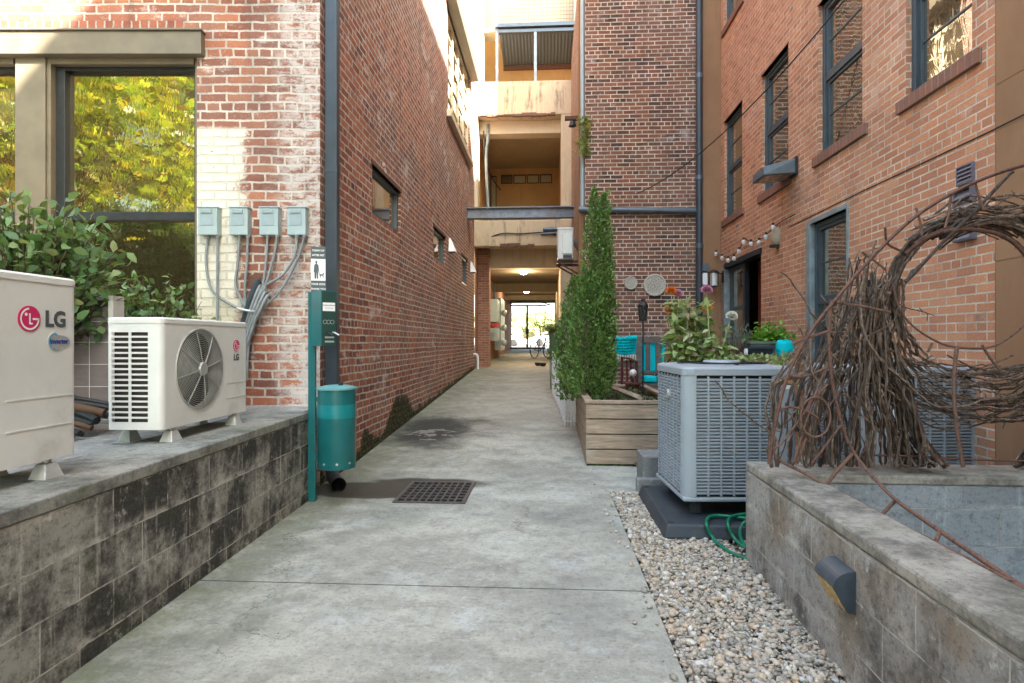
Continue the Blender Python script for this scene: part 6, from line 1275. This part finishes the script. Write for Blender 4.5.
for (px, sc, lbl, yo) in ((738, 1., 'spiky lavender plant at the near end of the plank table', .2), (757, .8, 'second lavender plant, in front of the open door', .4)):
    xx = Xt(px); t = thing('lavender', lbl, 'plant', (xx, Yt+yo, za), group='lavender plants on the plank table'); m = MB(); Ps, Ds = [], []
    for k in range(22):
        a = rb.uniform(0, 2*PI); l = rb.uniform(.2, .36)*sc; o = rb.uniform(.1, .5); tip = (xx+math.cos(a)*l*o, Yt+yo+math.sin(a)*l*o, za+l); m.tube([(xx, Yt+yo, za), tip], .003, 4)
        for s in np.linspace(.15, 1, 13): Ps.append((xx+math.cos(a)*l*o*s, Yt+yo+math.sin(a)*l*o*s, za+l*s)); Ds.append((rb.uniform(-1, 1), rb.uniform(-1, 1), 1.))
    V, F = leaves(np.array(Ps), unit(len(Ps)), np.array(Ds), .04, .009); mass('foliage', V, F, M['lav'], parent=t); m.build('stem', M['lav'], t)
    m = MB(); m.lathe([(0, za), (.05, za), (.065, za+.07), (0, za+.068)], (xx, Yt+yo, 0), 14); m.build('pot', M['rust'], t)
# herbs in a low bed in front of the table
k = 500; xq = Xt(760, 6.2); t = thing('herb_patch', 'low bright green herbs growing between the condenser and the plank table', 'plant', (xq, 6.3, 0)); P = np.stack([xq+RNG.uniform(-.5, .35, k), 6.3+RNG.normal(size=k)*.1, onY(760, 362, 6.2).z+.05-np.abs(RNG.normal(size=k))*.10], 1); V, F = leaves(P, unit(k, 2), unit(k, .4), .07, .03); mass('foliage', V, F, M['zleaf'], parent=t)
m = MB()
for j in range(24): p = P[j]; m.tube([(p[0], p[1], 0), tuple(p)], .004, 4)
m.build('stem', M['zleaf'], t)

# ------------------------------------------------------------ things on the right wall
XW = 3.05
# string lights
q = [(716, 258), (722, 262), (728, 264.5), (734, 262.5), (739, 255.5), (743.5, 246), (751, 248), (759, 246.5), (766, 241), (773, 231.5)]
pts = [onX(px, py-5, XW-.10) for px, py in q]; wirep = [onX(715, 252, XW-.05), onX(726, 257, XW-.08), onX(739, 250, XW-.05), onX(743, 239, XW-.05), onX(752, 241.5, XW-.08), onX(764, 237, XW-.08), onX(775, 226, XW-.03), onX(795, 214, XW-.03)]
t = thing('string_lights', 'sagging string of small clear bulbs over the open dark door', 'string lights', onX(745, 245, XW)); m = MB(); m.tube(wirep, .006, 6, sm=6); m.build('cable', M['black'], t)
n = NT('bulb_glass'); n.out((.75, .72, .66), .12); n.b.inputs['Transmission Weight'].default_value = .3; M['bulb'] = n.mat
for p in pts:
    m = MB(); m.lathe([(0, -.055), (.022, -.05), (.034, -.025), (.030, 0), (.016, .018)], p, 12); b_ = m.build('bulb', M['bulb'], t, smooth=True); m = MB(); m.lathe([(.017, .016), (.017, .05), (0, .052)], p, 10); m.build('socket', M['black'], b_)
# oval bulkhead lamp
p = onX(778, 237, XW); t = thing('wall_lamp', 'beige oval bulkhead lamp on red brick between door and window', 'wall lamp', p); m = MB()
for k in range(10):
    a0, a1 = (k/10)*PI/2, ((k+1)/10)*PI/2
    R0, R1 = math.cos(a0), math.cos(a1); h0_, h1_ = math.sin(a0), math.sin(a1)
    for j in range(20):
        b0, b1 = 2*PI*j/20, 2*PI*(j+1)/20; f = lambda R, h, b: (p.x-.10*h, p.y+.085*R*math.cos(b), p.z+.135*R*math.sin(b)); m.quad(f(R0, h0_, b0), f(R0, h0_, b1), f(R1, h1_, b1), f(R1, h1_, b0))
m.build('shade', flat('beige_enamel', (.34, .28, .20), .5, 0, .08), t, smooth=True)
m = MB(); m.lathe([(.0, 0), (.07, 0), (.075, .02), (.06, .03)], (p.x-.04, p.y, p.z-.135), 12); m.build('base', M['dark_metal'], t)
# wedge flood fixture
q = onX(797, 168, XW); p = Vector((XW, q.y, q.z)); t = thing('wall_lamp', 'large grey wedge floodlight on the red brick under the second floor windows', 'wall lamp', p); zt_, zb_ = onX(797, 158, XW).z, onX(797, 173, XW).z
ex = .40; m = MB(); y0_, y1_ = q.y-.02, q.y+.42
m.hexa([(XW-.001, y0_, zb_), (XW-.001, y1_, zb_), (XW-ex, y1_, zb_-.02), (XW-ex, y0_, zb_-.02), (XW-.001, y0_, zt_), (XW-.001, y1_, zt_), (XW-ex, y1_-.03, zb_+.09), (XW-ex, y0_+.03, zb_+.09)]); m.build('housing', flat('slate_housing', (.10, .125, .14), .45, .1), t, bevel=.01)
m = MB(); m.quad((XW-.05, y0_+.03, zb_-.006), (XW-ex+.03, y0_+.03, zb_-.023), (XW-ex+.03, y1_-.03, zb_-.023), (XW-.05, y1_-.03, zb_-.006)); m.build('lens', flat('ribbed_lens', (.28, .26, .22), .25), t)
m = MB(); m.box(XW-.03, XW-.0, y0_-.02, y1_+.0, zb_-.03, zt_+.01); m.build('back_plate', M['dark_metal'], t)
# lantern
q = onX(720, 279, XW); t = thing('wall_lantern', 'black lantern with frosted glass beside the open dark door', 'lantern', q); p = Vector((XW, 10.60, q.z)); c = Vector((XW-.18, 10.60, q.z-.02))
m = MB(); m.box(XW-.03, XW, p.y-.05, p.y+.05, p.z-.09, p.z+.11); m.tube([(XW-.02, p.y, p.z+.06), (c.x, p.y, p.z+.10), (c.x, p.y, c.z+.14)], .012, 6); m.lathe([(.10, .10), (.075, .13), (.03, .15), (0, .16)], c, 4); m.lathe([(0, -.14), (.07, -.14), (.075, -.12)], c, 4); m.build('bracket', M['black'], t)
m = MB(); m.lathe([(0, -.125), (.06, -.125), (.06, .10), (0, .10)], c, 16); m.build('glass', flat('frosted_white', (.62, .64, .62), .3, 0, .02), t, smooth=True)
for k in range(4): a = PI/4+k*PI/2; m = MB(); m.tube([c+Vector((.085*math.cos(a), .085*math.sin(a), -.14)), c+Vector((.085*math.cos(a), .085*math.sin(a), .11))], .006, 4); m.build('bar', M['black'], t)
q = onX(718.5, 301, XW); t = thing('door_sign', 'small dark plate on the brick below the black lantern', 'plate', q); m = MB(); m.box(XW-.02, XW, q.y-.09, q.y+.09, q.z-.09, q.z+.09); m.build('plate', M['black'], t, bevel=.004); m = MB(); m.box(XW-.024, XW-.0205, q.y-.06, q.y+.06, q.z-.04, q.z+.04); m.build('face', M['lgrey'], t)
q = onY(706, 270, 10.7); t = thing('junction_box', 'small grey box with white plug on the brown pier', 'box', q); m = MB(); m.box(q.x-.06, q.x+.05, 10.70, 10.80, q.z-.02, q.z+.12); m.build('box', M['pipe_grey'], t, bevel=.004); m = MB(); m.box(q.x-.05, q.x+.03, 10.7, 10.8, q.z-.26, q.z-.05); m.build('plug', M['wht'], t, bevel=.01)
# vents
def vent(lbl, a, b, pt, pb, ns, dep):
    u0, v1 = FR_.uv(a, pt); u1, _ = FR_.uv(b, pt); _, v0 = FR_.uv(a, pb); t = thing('wall_vent', lbl, 'vent', FR_.pt((u0+u1)/2, v0), group='slate louvred vents on the red brick wall')
    m = MB(); e = .012
    for q in ((u0, u1, v0, v0+e), (u0, u1, v1-e, v1), (u0, u0+e, v0+e, v1-e), (u1-e, u1, v0+e, v1-e)): m.fbox(FR_, *q, 0, dep)
    m.fbox(FR_, u0+e, u1-e, v0+e, v1-e, .001, .004); m.build('frame', M['vent'], t)
    for k in range(ns):
        va = v0+e+(v1-v0-2*e)*k/ns; vb = v0+e+(v1-v0-2*e)*(k+1)/ns; p = FR_.pt; m = MB(); m.quad(p(u0+e, va, dep*1.15), p(u1-e, va, dep*1.15), p(u1-e, vb-.003, .006), p(u0+e, vb-.003, .006)); m.quad(p(u0+e, va, dep*1.15), p(u0+e, va+.006, .006), p(u1-e, va+.006, .006), p(u1-e, va, dep*1.15)); m.build('slat', M['vent'], t)
M['vent'] = flat('slate_vent', (.13, .12, .15), .5, 0, .12)
vent('small slate vent high on the red brick above the twig arch', 958.5, 975, 168, 187, 4, .02); vent('larger slate louvred vent seen through the top of the twig arch', 958.5, 977, 191, 243, 5, .045)
# wedge light on the block wall
q1, q0_ = onX(855, 571, pr0.x-.002), onX(822, 567, pr0.x-.002); F = FQ; ua, va = F.uv(837, 566); u1, vb = F.uv(856, 612); u0 = u1-.175
t = thing('step_light', 'dark hooded step light with amber lens on the block wall by the gravel', 'wall lamp', F.pt((u0+u1)/2, vb)); zt_ = F.uv(856, 572)[1]; zb_ = F.uv(856, 615)[1]
hh = zt_-zb_; R = .085; m = MB(); prof = [(0, zt_)]+[(R*math.sin(a), zb_+hh*(.62+.38*math.cos(a))) for a in [PI/2*k/8 for k in range(1, 9)]]+[(R*.38, zb_+hh*.04), (0, zb_)]
for (uu) in (u0, u1): m.quad(*[F.pt(uu, z_, d_+.0005) for d_, z_ in (prof if uu == u0 else prof[::-1])])
for a_, b_ in zip(prof[:-3], prof[1:-2]): m.quad(F.pt(u0, a_[1], a_[0]), F.pt(u1, a_[1], a_[0]), F.pt(u1, b_[1], b_[0]), F.pt(u0, b_[1], b_[0]))
m.build('hood', flat('slate_hood', (.06, .075, .09), .4, .1), t, smooth=True); m = MB(); a_, b_, c_ = prof[-3], prof[-2], prof[-1]
m.quad(F.pt(u0+.004, a_[1], a_[0]+.001), F.pt(u1-.004, a_[1], a_[0]+.001), F.pt(u1-.004, b_[1], b_[0]+.001), F.pt(u0+.004, b_[1], b_[0]+.001)); m.quad(F.pt(u0+.008, b_[1], b_[0]), F.pt(u1-.008, b_[1], b_[0]), F.pt(u1-.008, c_[1], .002), F.pt(u0+.008, c_[1], .002)); m.build('lens', flat('amber_lens', (.50, .30, .03), .25, 0, .1), t)

# ------------------------------------------------------------ twig sculpture
def TP(px, py, d=3.42): return atD(px, py, d)
tb = TP(850, 466); SCP = thing('twig_sculpture', 'arched sculpture of bundled twigs on a bent rusty rod frame', 'sculpture', (tb.x, tb.y, H2))
def barkm(name, a, b, c):
    n = NT(name); p = n.obj(); ri = n.geo('Random Per Island'); f = n.noise(n.map(p, (1, 1, .4)), 55, 5, .7)
    n.out(n.mix(ri, n.ramp(f, [(.3, a), (.5, b), (.72, c)]), n.ramp(f, [(.3, tuple(x*.5 for x in a)), (.72, tuple(x*.6 for x in b))])), .85); n.bump(f, .8, .006); return n.mat
M['twig'] = barkm('grey_twig_bark', (.05, .031, .021), (.18, .12, .082), (.48, .39, .30)); M['twig_dark'] = barkm('dark_twig_bark', (.022, .015, .012), (.075, .052, .04), (.20, .155, .125))
rt = random.Random(21); twigs = []
MXc = 981.
def twig(pts, r0, r1, wob, mir, dark=False, dsp=.12, d0=3.42):
    dd = d0+rt.uniform(-dsp, dsp); out = []; n_ = len(pts)
    kk = wob*1.6; pts = [pts[0]]+[(x+G(kk), y+G(kk*.6)) for x, y in pts[1:-1]]+[pts[-1]]; sm_ = smooth([Vector((x, y, 0)) for x, y in pts], 6)
    ph = rt.uniform(0, 9); k1 = rt.uniform(.6, 1.4); bow = rt.uniform(-.05, .05); K = len(sm_)
    for i, p in enumerate(sm_):
        s = i/(K-1); x = p.x+wob*math.sin(ph+s*7*k1)+wob*.7*math.sin(ph*2+s*17*k1)+wob*.45*rt.uniform(-1, 1); y = p.y+wob*.9*math.cos(ph*1.3+s*8*k1)+wob*.45*rt.uniform(-1, 1)
        if mir: x = 2*MXc-x
        out.append(TP(x, min(y, 467), dd+bow*math.sin(PI*s)+.02*math.sin(ph+s*9)))
    twigs.append((out, r0, r1, dark))
G = lambda s: rt.gauss(0, s)
def skirt(n_, mir):
    for k in range(n_):
        b = rt.uniform(0, 1); bx = 767+b*158+G(2); tx = 838+b*56+G(4); ty = rt.uniform(252, 330) if b < .72 else rt.uniform(268, 325)
        if b < .14: ty = rt.uniform(300, 360); tx = 800+b*250
        mx = bx+(tx-bx)*.5-12*(1-b)*(1 if b < .6 else -.3)
        # strands flare outwards at the foot
        q = [(bx, 466), (bx+(tx-bx)*.16-3*(1-2*b), 430), (mx, 385), (tx-5*(1-b), ty+35), (tx+4+G(3), ty)]
        if rt.random() < .3: q = q[rt.randint(0, 1):]
        if rt.random() < .25: q = q[:-1]
        twig(q, rt.uniform(.0045, .0115), rt.uniform(.0025, .006), 2.0, mir, rt.random() < .4, .17)
def sweep(n_, mir):
    for k in range(n_):                                                # from the throat, hanging low and across under the hole
        s = rt.uniform(0, 1); R = 80+52*s+G(2); a0 = R_(rt.uniform(168, 200)+14*s); a1 = R_(rt.uniform(255, 312)); q = []
        if rt.random() < .25: a0 += .5
        for j in range(7):
            a = a0+(a1-a0)*j/6; q.append((968+R*math.cos(a)+(10*(1-j/3) if j < 3 else 0), 290-R*math.sin(a)*(1 if j > 1 else .9)))
        twig(q, rt.uniform(.0045, .0095), rt.uniform(.0025, .005), 2.2, mir, rt.random() < .55, .15)
def legs(n_, mir):
    for k in range(n_):
        s = rt.uniform(0, 1); twig([(862+20*s+G(3), 300+G(15)), (868+22*s, 350), (876+30*s+G(3), 405), (895+42*s+G(4), 452), (905+45*s+G(5), 467)], rt.uniform(.009, .015), rt.uniform(.006, .009), 1.6, mir, rt.random() < .6, .12)
def arch(n_, mir):
    for k in range(n_):
        o = rt.uniform(-1, 1); R = 76+o*6; a0 = R_(rt.uniform(175, 215)); a1 = R_(rt.uniform(40, 110)) ; pts = []; cx, cy = 968, 297
        for j in range(7): a = a0+(a1-a0)*j/6; rr = R*(1 if a < R_(150) else 1+.0); pts.append((cx+rr*math.cos(a)+(4*o if a > R_(150) else 0), cy-rr*math.sin(a)*1.0))
        twig(pts, rt.uniform(.006, .011), rt.uniform(.004, .007), 1.2, mir, rt.random() < .65, .07)
def crown(n_):
    for k in range(n_):                                                # loose upper sticks over the arch
        s = rt.uniform(0, 1); x0 = 905+75*rt.random(); y0 = 222-22*(x0-905)/75+rt.uniform(-2, 22); l = rt.uniform(70, 150)
        twig([(x0, y0+6), (x0+l*.3, y0-8+G(3)), (x0+l*.65, y0-8+G(5)), (x0+l, y0+4+G(8))], rt.uniform(.005, .010), rt.uniform(.003, .005), 1.6, False, rt.random() < .6, .13)
skirt(88, False); legs(18, False); sweep(27, False); arch(28, False); crown(36)
for k in range(20):                                                   # stray sticks lying across the bundle
    bx = rt.uniform(775, 880); by = rt.uniform(330, 460); a = rt.uniform(.6, 2.4); l = rt.uniform(30, 90)
    twig([(bx, by), (bx+math.cos(a)*l*.5+G(4), by-math.sin(a)*l*.5), (bx+math.cos(a)*l, by-math.sin(a)*l)], .006, .003, 1.4, False, rt.random() < .5, .05, 3.27)
skirt(80, True); legs(16, True); sweep(52, True); arch(24, True)
twig([(905, 222+60), (945, 250-8), (985, 200), (1012, 172)], .012, .009, .5, False, True, .01, 3.3)
twig([(862, 300), (868, 270), (876, 240)], .010, .006, .8, False, False, .02, 3.35)
for xx, yy in ((850, 262), (842, 285), (838, 300), (868, 262), (858, 270), (874, 272)): twig([(xx-6, yy+60), (xx-2, yy+30), (xx, yy)], .010, .006, 1., False, False, .06)
twig([(893, 300), (905, 306), (922, 312), (934, 316)], .004, .002, .8, False, False, .02, 3.35)
twigs.sort(key=lambda t_: -t_[1]); rest = MB()
for i, (pts, r0, r1, dk) in enumerate(twigs):
    rr = [r0*(1-j/(len(pts)-1))+r1*j/(len(pts)-1) for j in range(len(pts))]; rr = [v*rt.uniform(.72, 1.28) for v in rr]
    if i < 96: m = MB(); m.tube(pts, rr, 7); m.build('branch', M['twig_dark'] if dk else M['twig'], SCP, smooth=True)
    else: rest.tube(pts, rr, 6)
    for _k in range(rt.choice((0, 1, 1, 2, 3))):                       # snapped side shoots
        j = rt.randint(2, len(pts)-3); d = Vector((rt.gauss(0, 1), rt.gauss(0, .6), rt.gauss(.3, 1))).normalized(); rest.tube([pts[j], pts[j]+d*rt.uniform(.02, .06)], [.004, .002], 5)
o = rest.build('twig_bundle', M['twig'], SCP, smooth=True); o['kind'] = 'stuff'
# rods
def rod(P, r, d=None, mat='rust', nm='rod', sm=6, ribs=False):
    pts = [TP(p[0], p[1], p[2] if len(p) > 2 else (d or 3.25)) for p in P]; m = MB(); m.tube(pts, r, 8, sm=sm); m.build(nm, M[mat], SCP, smooth=True); return pts
WZ = H2+.02
def onwall(px, py, dz=.012): p = onZ(px, py, WZ+dz); return (px, py, (p-CO).dot(CF))
rod([(832, 300), (829, 330), (830, 360), (834, 392), (840, 418), (849, 444), (862, 464, 3.2), (877, 481, 3.05), (896, 500, 2.85), (930, 524, 2.55), (975, 555, 2.2), (1024, 588, 1.9), (1075, 622, 1.65)], .0095)
rod([(774, 458, 3.35), (800, 471, 3.25), (826, 485, 3.1), (857, 501, 2.9), (895, 522, 2.62), (940, 545, 2.32), (985, 568, 2.08), (1030, 594, 1.86), (1080, 628, 1.63)], .0085)
rod([(769, 464), (776, 420), (790, 370), (812, 330), (833, 303), (866, 264), (905, 225), (942, 199), (985, 178), (1030, 164), (1075, 158), (1120, 165), (1160, 195)], .0095, 3.2, 'rust_dark')
rod([(854, 452, 3.25), (838, 470, 3.2), (826, 485, 3.1)], .010, nm='rung'); rod([(896, 500, 2.85), (888, 508, 2.85), (882, 515, 2.7)], .009, nm='rung'); rod([(940, 531, 2.47), (936, 541, 2.38)], .009, nm='rung')
for P in (((786, 376), (806, 376), (828, 367)), ((792, 344), (810, 337), (829, 331)), ((862, 252), (876, 262), (886, 270)), ((885, 227, 3.22), (888, 244, 3.3), (905, 252, 3.35)), ((916, 208), (920, 222), (922, 236)), ((951, 194), (949, 212), (945, 228)), ((975, 182), (980, 200), (984, 210)), ((833, 302), (860, 306), (890, 312)), ((828, 384), (816, 398), (806, 422), (794, 462)), ((828, 362), (812, 400), (784, 440), (772, 450)), ((841, 425), (826, 445), (812, 463)), ((806, 438), (802, 450), (797, 464)), ((779, 410), (790, 407), (806, 411), (818, 418))): rod(P, .0065, 3.22, nm='rung')
hp = [(815.5+15*math.cos(a), 417-20*math.sin(a)) for a in [2*PI*k/20 for k in range(21)]]; rod(hp, .006, 3.2, nm='hoop', sm=1)
rod([(893, 285, 3.3), (899, 308, 3.3), (914, 327, 3.3), (940, 343, 3.3), (965, 348, 3.3), (990, 347, 3.3), (1010, 337, 3.3), (1030, 318, 3.3), (1045, 290, 3.3)], .006, mat='rust')
rod([(957, 347), (955, 365), (954, 395), (957, 430), (963, 467)], .010, 3.15); rod([(982, 345), (990, 358), (1002, 372)], .007, 3.2, nm='rung'); rod([(932, 343), (928, 352)], .007, 3.3, nm='rung')
rod([(862, 455), (905, 456), (960, 459), (1020, 461), (1090, 462)], .006, 3.34, 'rust_dark'); rod([(1130, 466), (1128, 400), (1115, 330), (1090, 280)], .0095, 3.25)
rod([(905, 254, 3.34), (930, 236, 3.33), (965, 229, 3.33), (1005, 237, 3.33), (1030, 262, 3.33), (1042, 300, 3.33)], .012, mat='rust_dark')
# black corrugated pipe seen under the arch
p0_ = atD(975, 372, 4.9); t = thing('corrugated_pipe', 'black corrugated drain pipe lying behind the rear condenser', 'pipe', (p0_.x, p0_.y, 0)); m = MB(); P = smooth([atD(963, 372, 5.0), atD(975, 360, 5.0), atD(1000, 355, 4.9), atD(1035, 352, 4.8)], 14); m.tube(P, [.09+.008*(i % 2) for i in range(len(P))], 14); m.build('pipe', M['black'], t)
m = MB(); q = P[len(P)//2]; m.box(q.x-.2, q.x+.5, q.y-.1, q.y+.3, 0, q.z-.08); m.build('block', M['slab'], t)
p0_ = atD(1016, 430, 4.7); t = thing('terracotta_pot', 'large brown clay pot standing behind the twig sculpture', 'pot', (p0_.x, p0_.y, 0)); m = MB(); zt_ = atD(1005, 378, 4.2).z; m.lathe([(0, 0), (.18, 0), (.27, zt_*.55), (.25, zt_-.08), (.27, zt_-.02), (.24, zt_), (.22, zt_-.08), (0, zt_-.1)], (p0_.x+.10, p0_.y, 0), 24); m.build('pot', flat('brown_clay', (.15, .09, .08), .8), t, smooth=True)

# ------------------------------------------------------------ beyond the passage, and what the windows mirror
def tree(lbl, base, h, cr, n, mat, lz=.3, ls=.22, trunk=.18):
    t = thing('tree', lbl, 'tree', base); m = MB(); r2 = random.Random(int(abs(base[0]*7+base[1]*3)))
    top = Vector((base[0], base[1], base[2]+h*.55)); m.tube([base, (base[0]+.1, base[1], base[2]+h*.3), top], [trunk, trunk*.8, trunk*.5], 8, sm=3); m.build('trunk', M['bark'], t); Ps = []; m = MB()
    for k in range(34):
        a = r2.uniform(0, 2*PI); el = r2.uniform(-.5, 1.3); q = r2.uniform(.5, 1); c = Vector((base[0]+cr*q*math.cos(a)*math.cos(el), base[1]+cr*q*math.sin(a)*math.cos(el), base[2]+h*.62+h*.36*q*math.sin(el))); m.tube([top-Vector((0, 0, r2.uniform(0, h*.2))), (top+c)/2+Vector((0, 0, .2)), c], [.05, .03, .01], 5)
        Ps.append(np.array(c)+RNG.normal(size=(n//34, 3))*cr*.20)
    m.build('branch', M['bark'], t); P = np.concatenate(Ps); V, F = leaves(P, unit(len(P), 1), unit(len(P), -.2), ls, ls*.62, .15, .35, .2); mass('crown', V, F, mat, parent=t)
M['autumn'] = leaf_mat('autumn_leaves', [(.05, .09, .01), (.15, .24, .02), (.40, .44, .03), (.55, .38, .03), (.07, .12, .015), (.10, .17, .02), (.35, .13, .02)], .4)
M['street_leaf'] = leaf_mat('street_leaves', [(.20, .24, .10), (.34, .36, .16), (.42, .40, .22)], .3)
tree('yellow green maple seen mirrored in the big window', (-10.2, -3.0, .742), 8.2, 4.0, 7000, M['autumn'], ls=.22)
M['laurel'] = leaf_mat('dark_laurel_leaves', [(.012, .035, .02), (.02, .055, .03), (.035, .085, .045), (.015, .04, .025)], .1); bc0 = (-8.2, -1.4, 2.5); bush('dark shrub on the terrace seen mirrored low in the big window', bc0, (2.6, .9, 1.75), 1500, .17, .11, 12, mat='laurel')
t = thing('stucco_building', 'tan rendered building across the yard mirrored in the windows', 'building', (-13, -13.5, 0)); m = MB(); FN = Fr((-30, -13, 0), (1, 0, 0)); FN.U = Vector((-1, 0, 0)); FN.N = Vector((0, 1, 0)); hs = [(-x-1.6, -x, z_, z_+2) for x in (3, 7, 11, 15, 19) for z_ in (1.2, 5, 8.8)]
FN.O = Vector((-34, -13, 0)); M['render_far'] = stucco('ochre_render', (.20, .13, .055), (.1, .07, .03), .4); m.wall(FN, -34, -1, 0, 13, [(h[0], h[1], h[2], h[3]) for h in hs], .15); m.quad((-33, -13, 13), (0, -13, 13), (0, -24, 13), (-33, -24, 13)); m.quad((0, -13, 0), (0, -13, 13), (0, -24, 13), (0, -24, 0)); m.build('wall', M['render_far'], t)
for h in hs: m = MB(); m.quad(*[FN.pt(u, v, -.13) for u, v in ((h[0], h[2]), (h[1], h[2]), (h[1], h[3]), (h[0], h[3]))]); m.build('window', M['pane'], t)
tree('pale green street tree beyond the glazed doors', (-5.6, 66, .9), 4.6, 2.2, 1300, M['street_leaf'], ls=.4); tree('second street tree further off beyond the glazed doors', (-1.0, 76, .9), 4.4, 2.2, 1200, M['street_leaf'], ls=.4)
def car(lbl, x, y, c):
    t = thing('parked_car', lbl, 'car', (x, y, .92), 0, 'cars parked beyond the glazed doors'); pr = [(-2.2, .25), (-2.25, .7), (-1.9, .85), (-1.1, .95), (-.5, 1.4), (.9, 1.42), (1.7, .98), (2.15, .85), (2.2, .3)]; m = MB()
    F_ = [(a, -.85, b) for a, b in pr]; B_ = [(a, .85, b) for a, b in pr]; m.quad(*F_); m.quad(*reversed(B_))
    for i in range(len(pr)): j = (i+1) % len(pr); m.quad(F_[i], B_[i], B_[j], F_[j])
    L(m, 'body', flat('car_'+c[0], c[1], .3), t, bevel=.05); m = MB(); g = [(-1.0, .97), (-.48, 1.34), (.85, 1.36), (1.5, 1.0)]; m.quad(*[(a, -.856, b) for a, b in g]); m.quad(*[(a, .856, b) for a, b in g]); L(m, 'side_window', M['pane'], t)
    for wx_ in (-1.35, 1.35):
        for wy in (-.8, .8): m = MB(); m.lathe([(0, -.1), (.2, -.1), (.32, -.09), (.33, .09), (0, .1)], (wx_, wy, .33), 18, 'y'); L(m, 'wheel', M['black'], t)
car('silver car parked beyond the glazed doors, partly behind the first door leaf', -4.4, 54, ('silver', (.5, .52, .54))); car('pale blue car parked beyond the glazed doors, behind the second leaf', .6, 55, ('blue', (.35, .42, .5)))
t = thing('low_building', 'pale low building across the street beyond the glazed doors', 'building', (-2, 95, .9)); m = MB(); m.box(-30, 30, 95, 105, .9, 5); m.build('wall', M['cream'], t); m = MB()
for k in range(14): m.box(-28+4*k, -26+4*k, 94.93, 94.99, 1.8, 3.6)
m.build('window', M['pane'], t); m = MB(); m.box(-30.4, 30.4, 94.6, 105.4, 5, 5.3); m.build('roof', M['ceil_dark'], t)
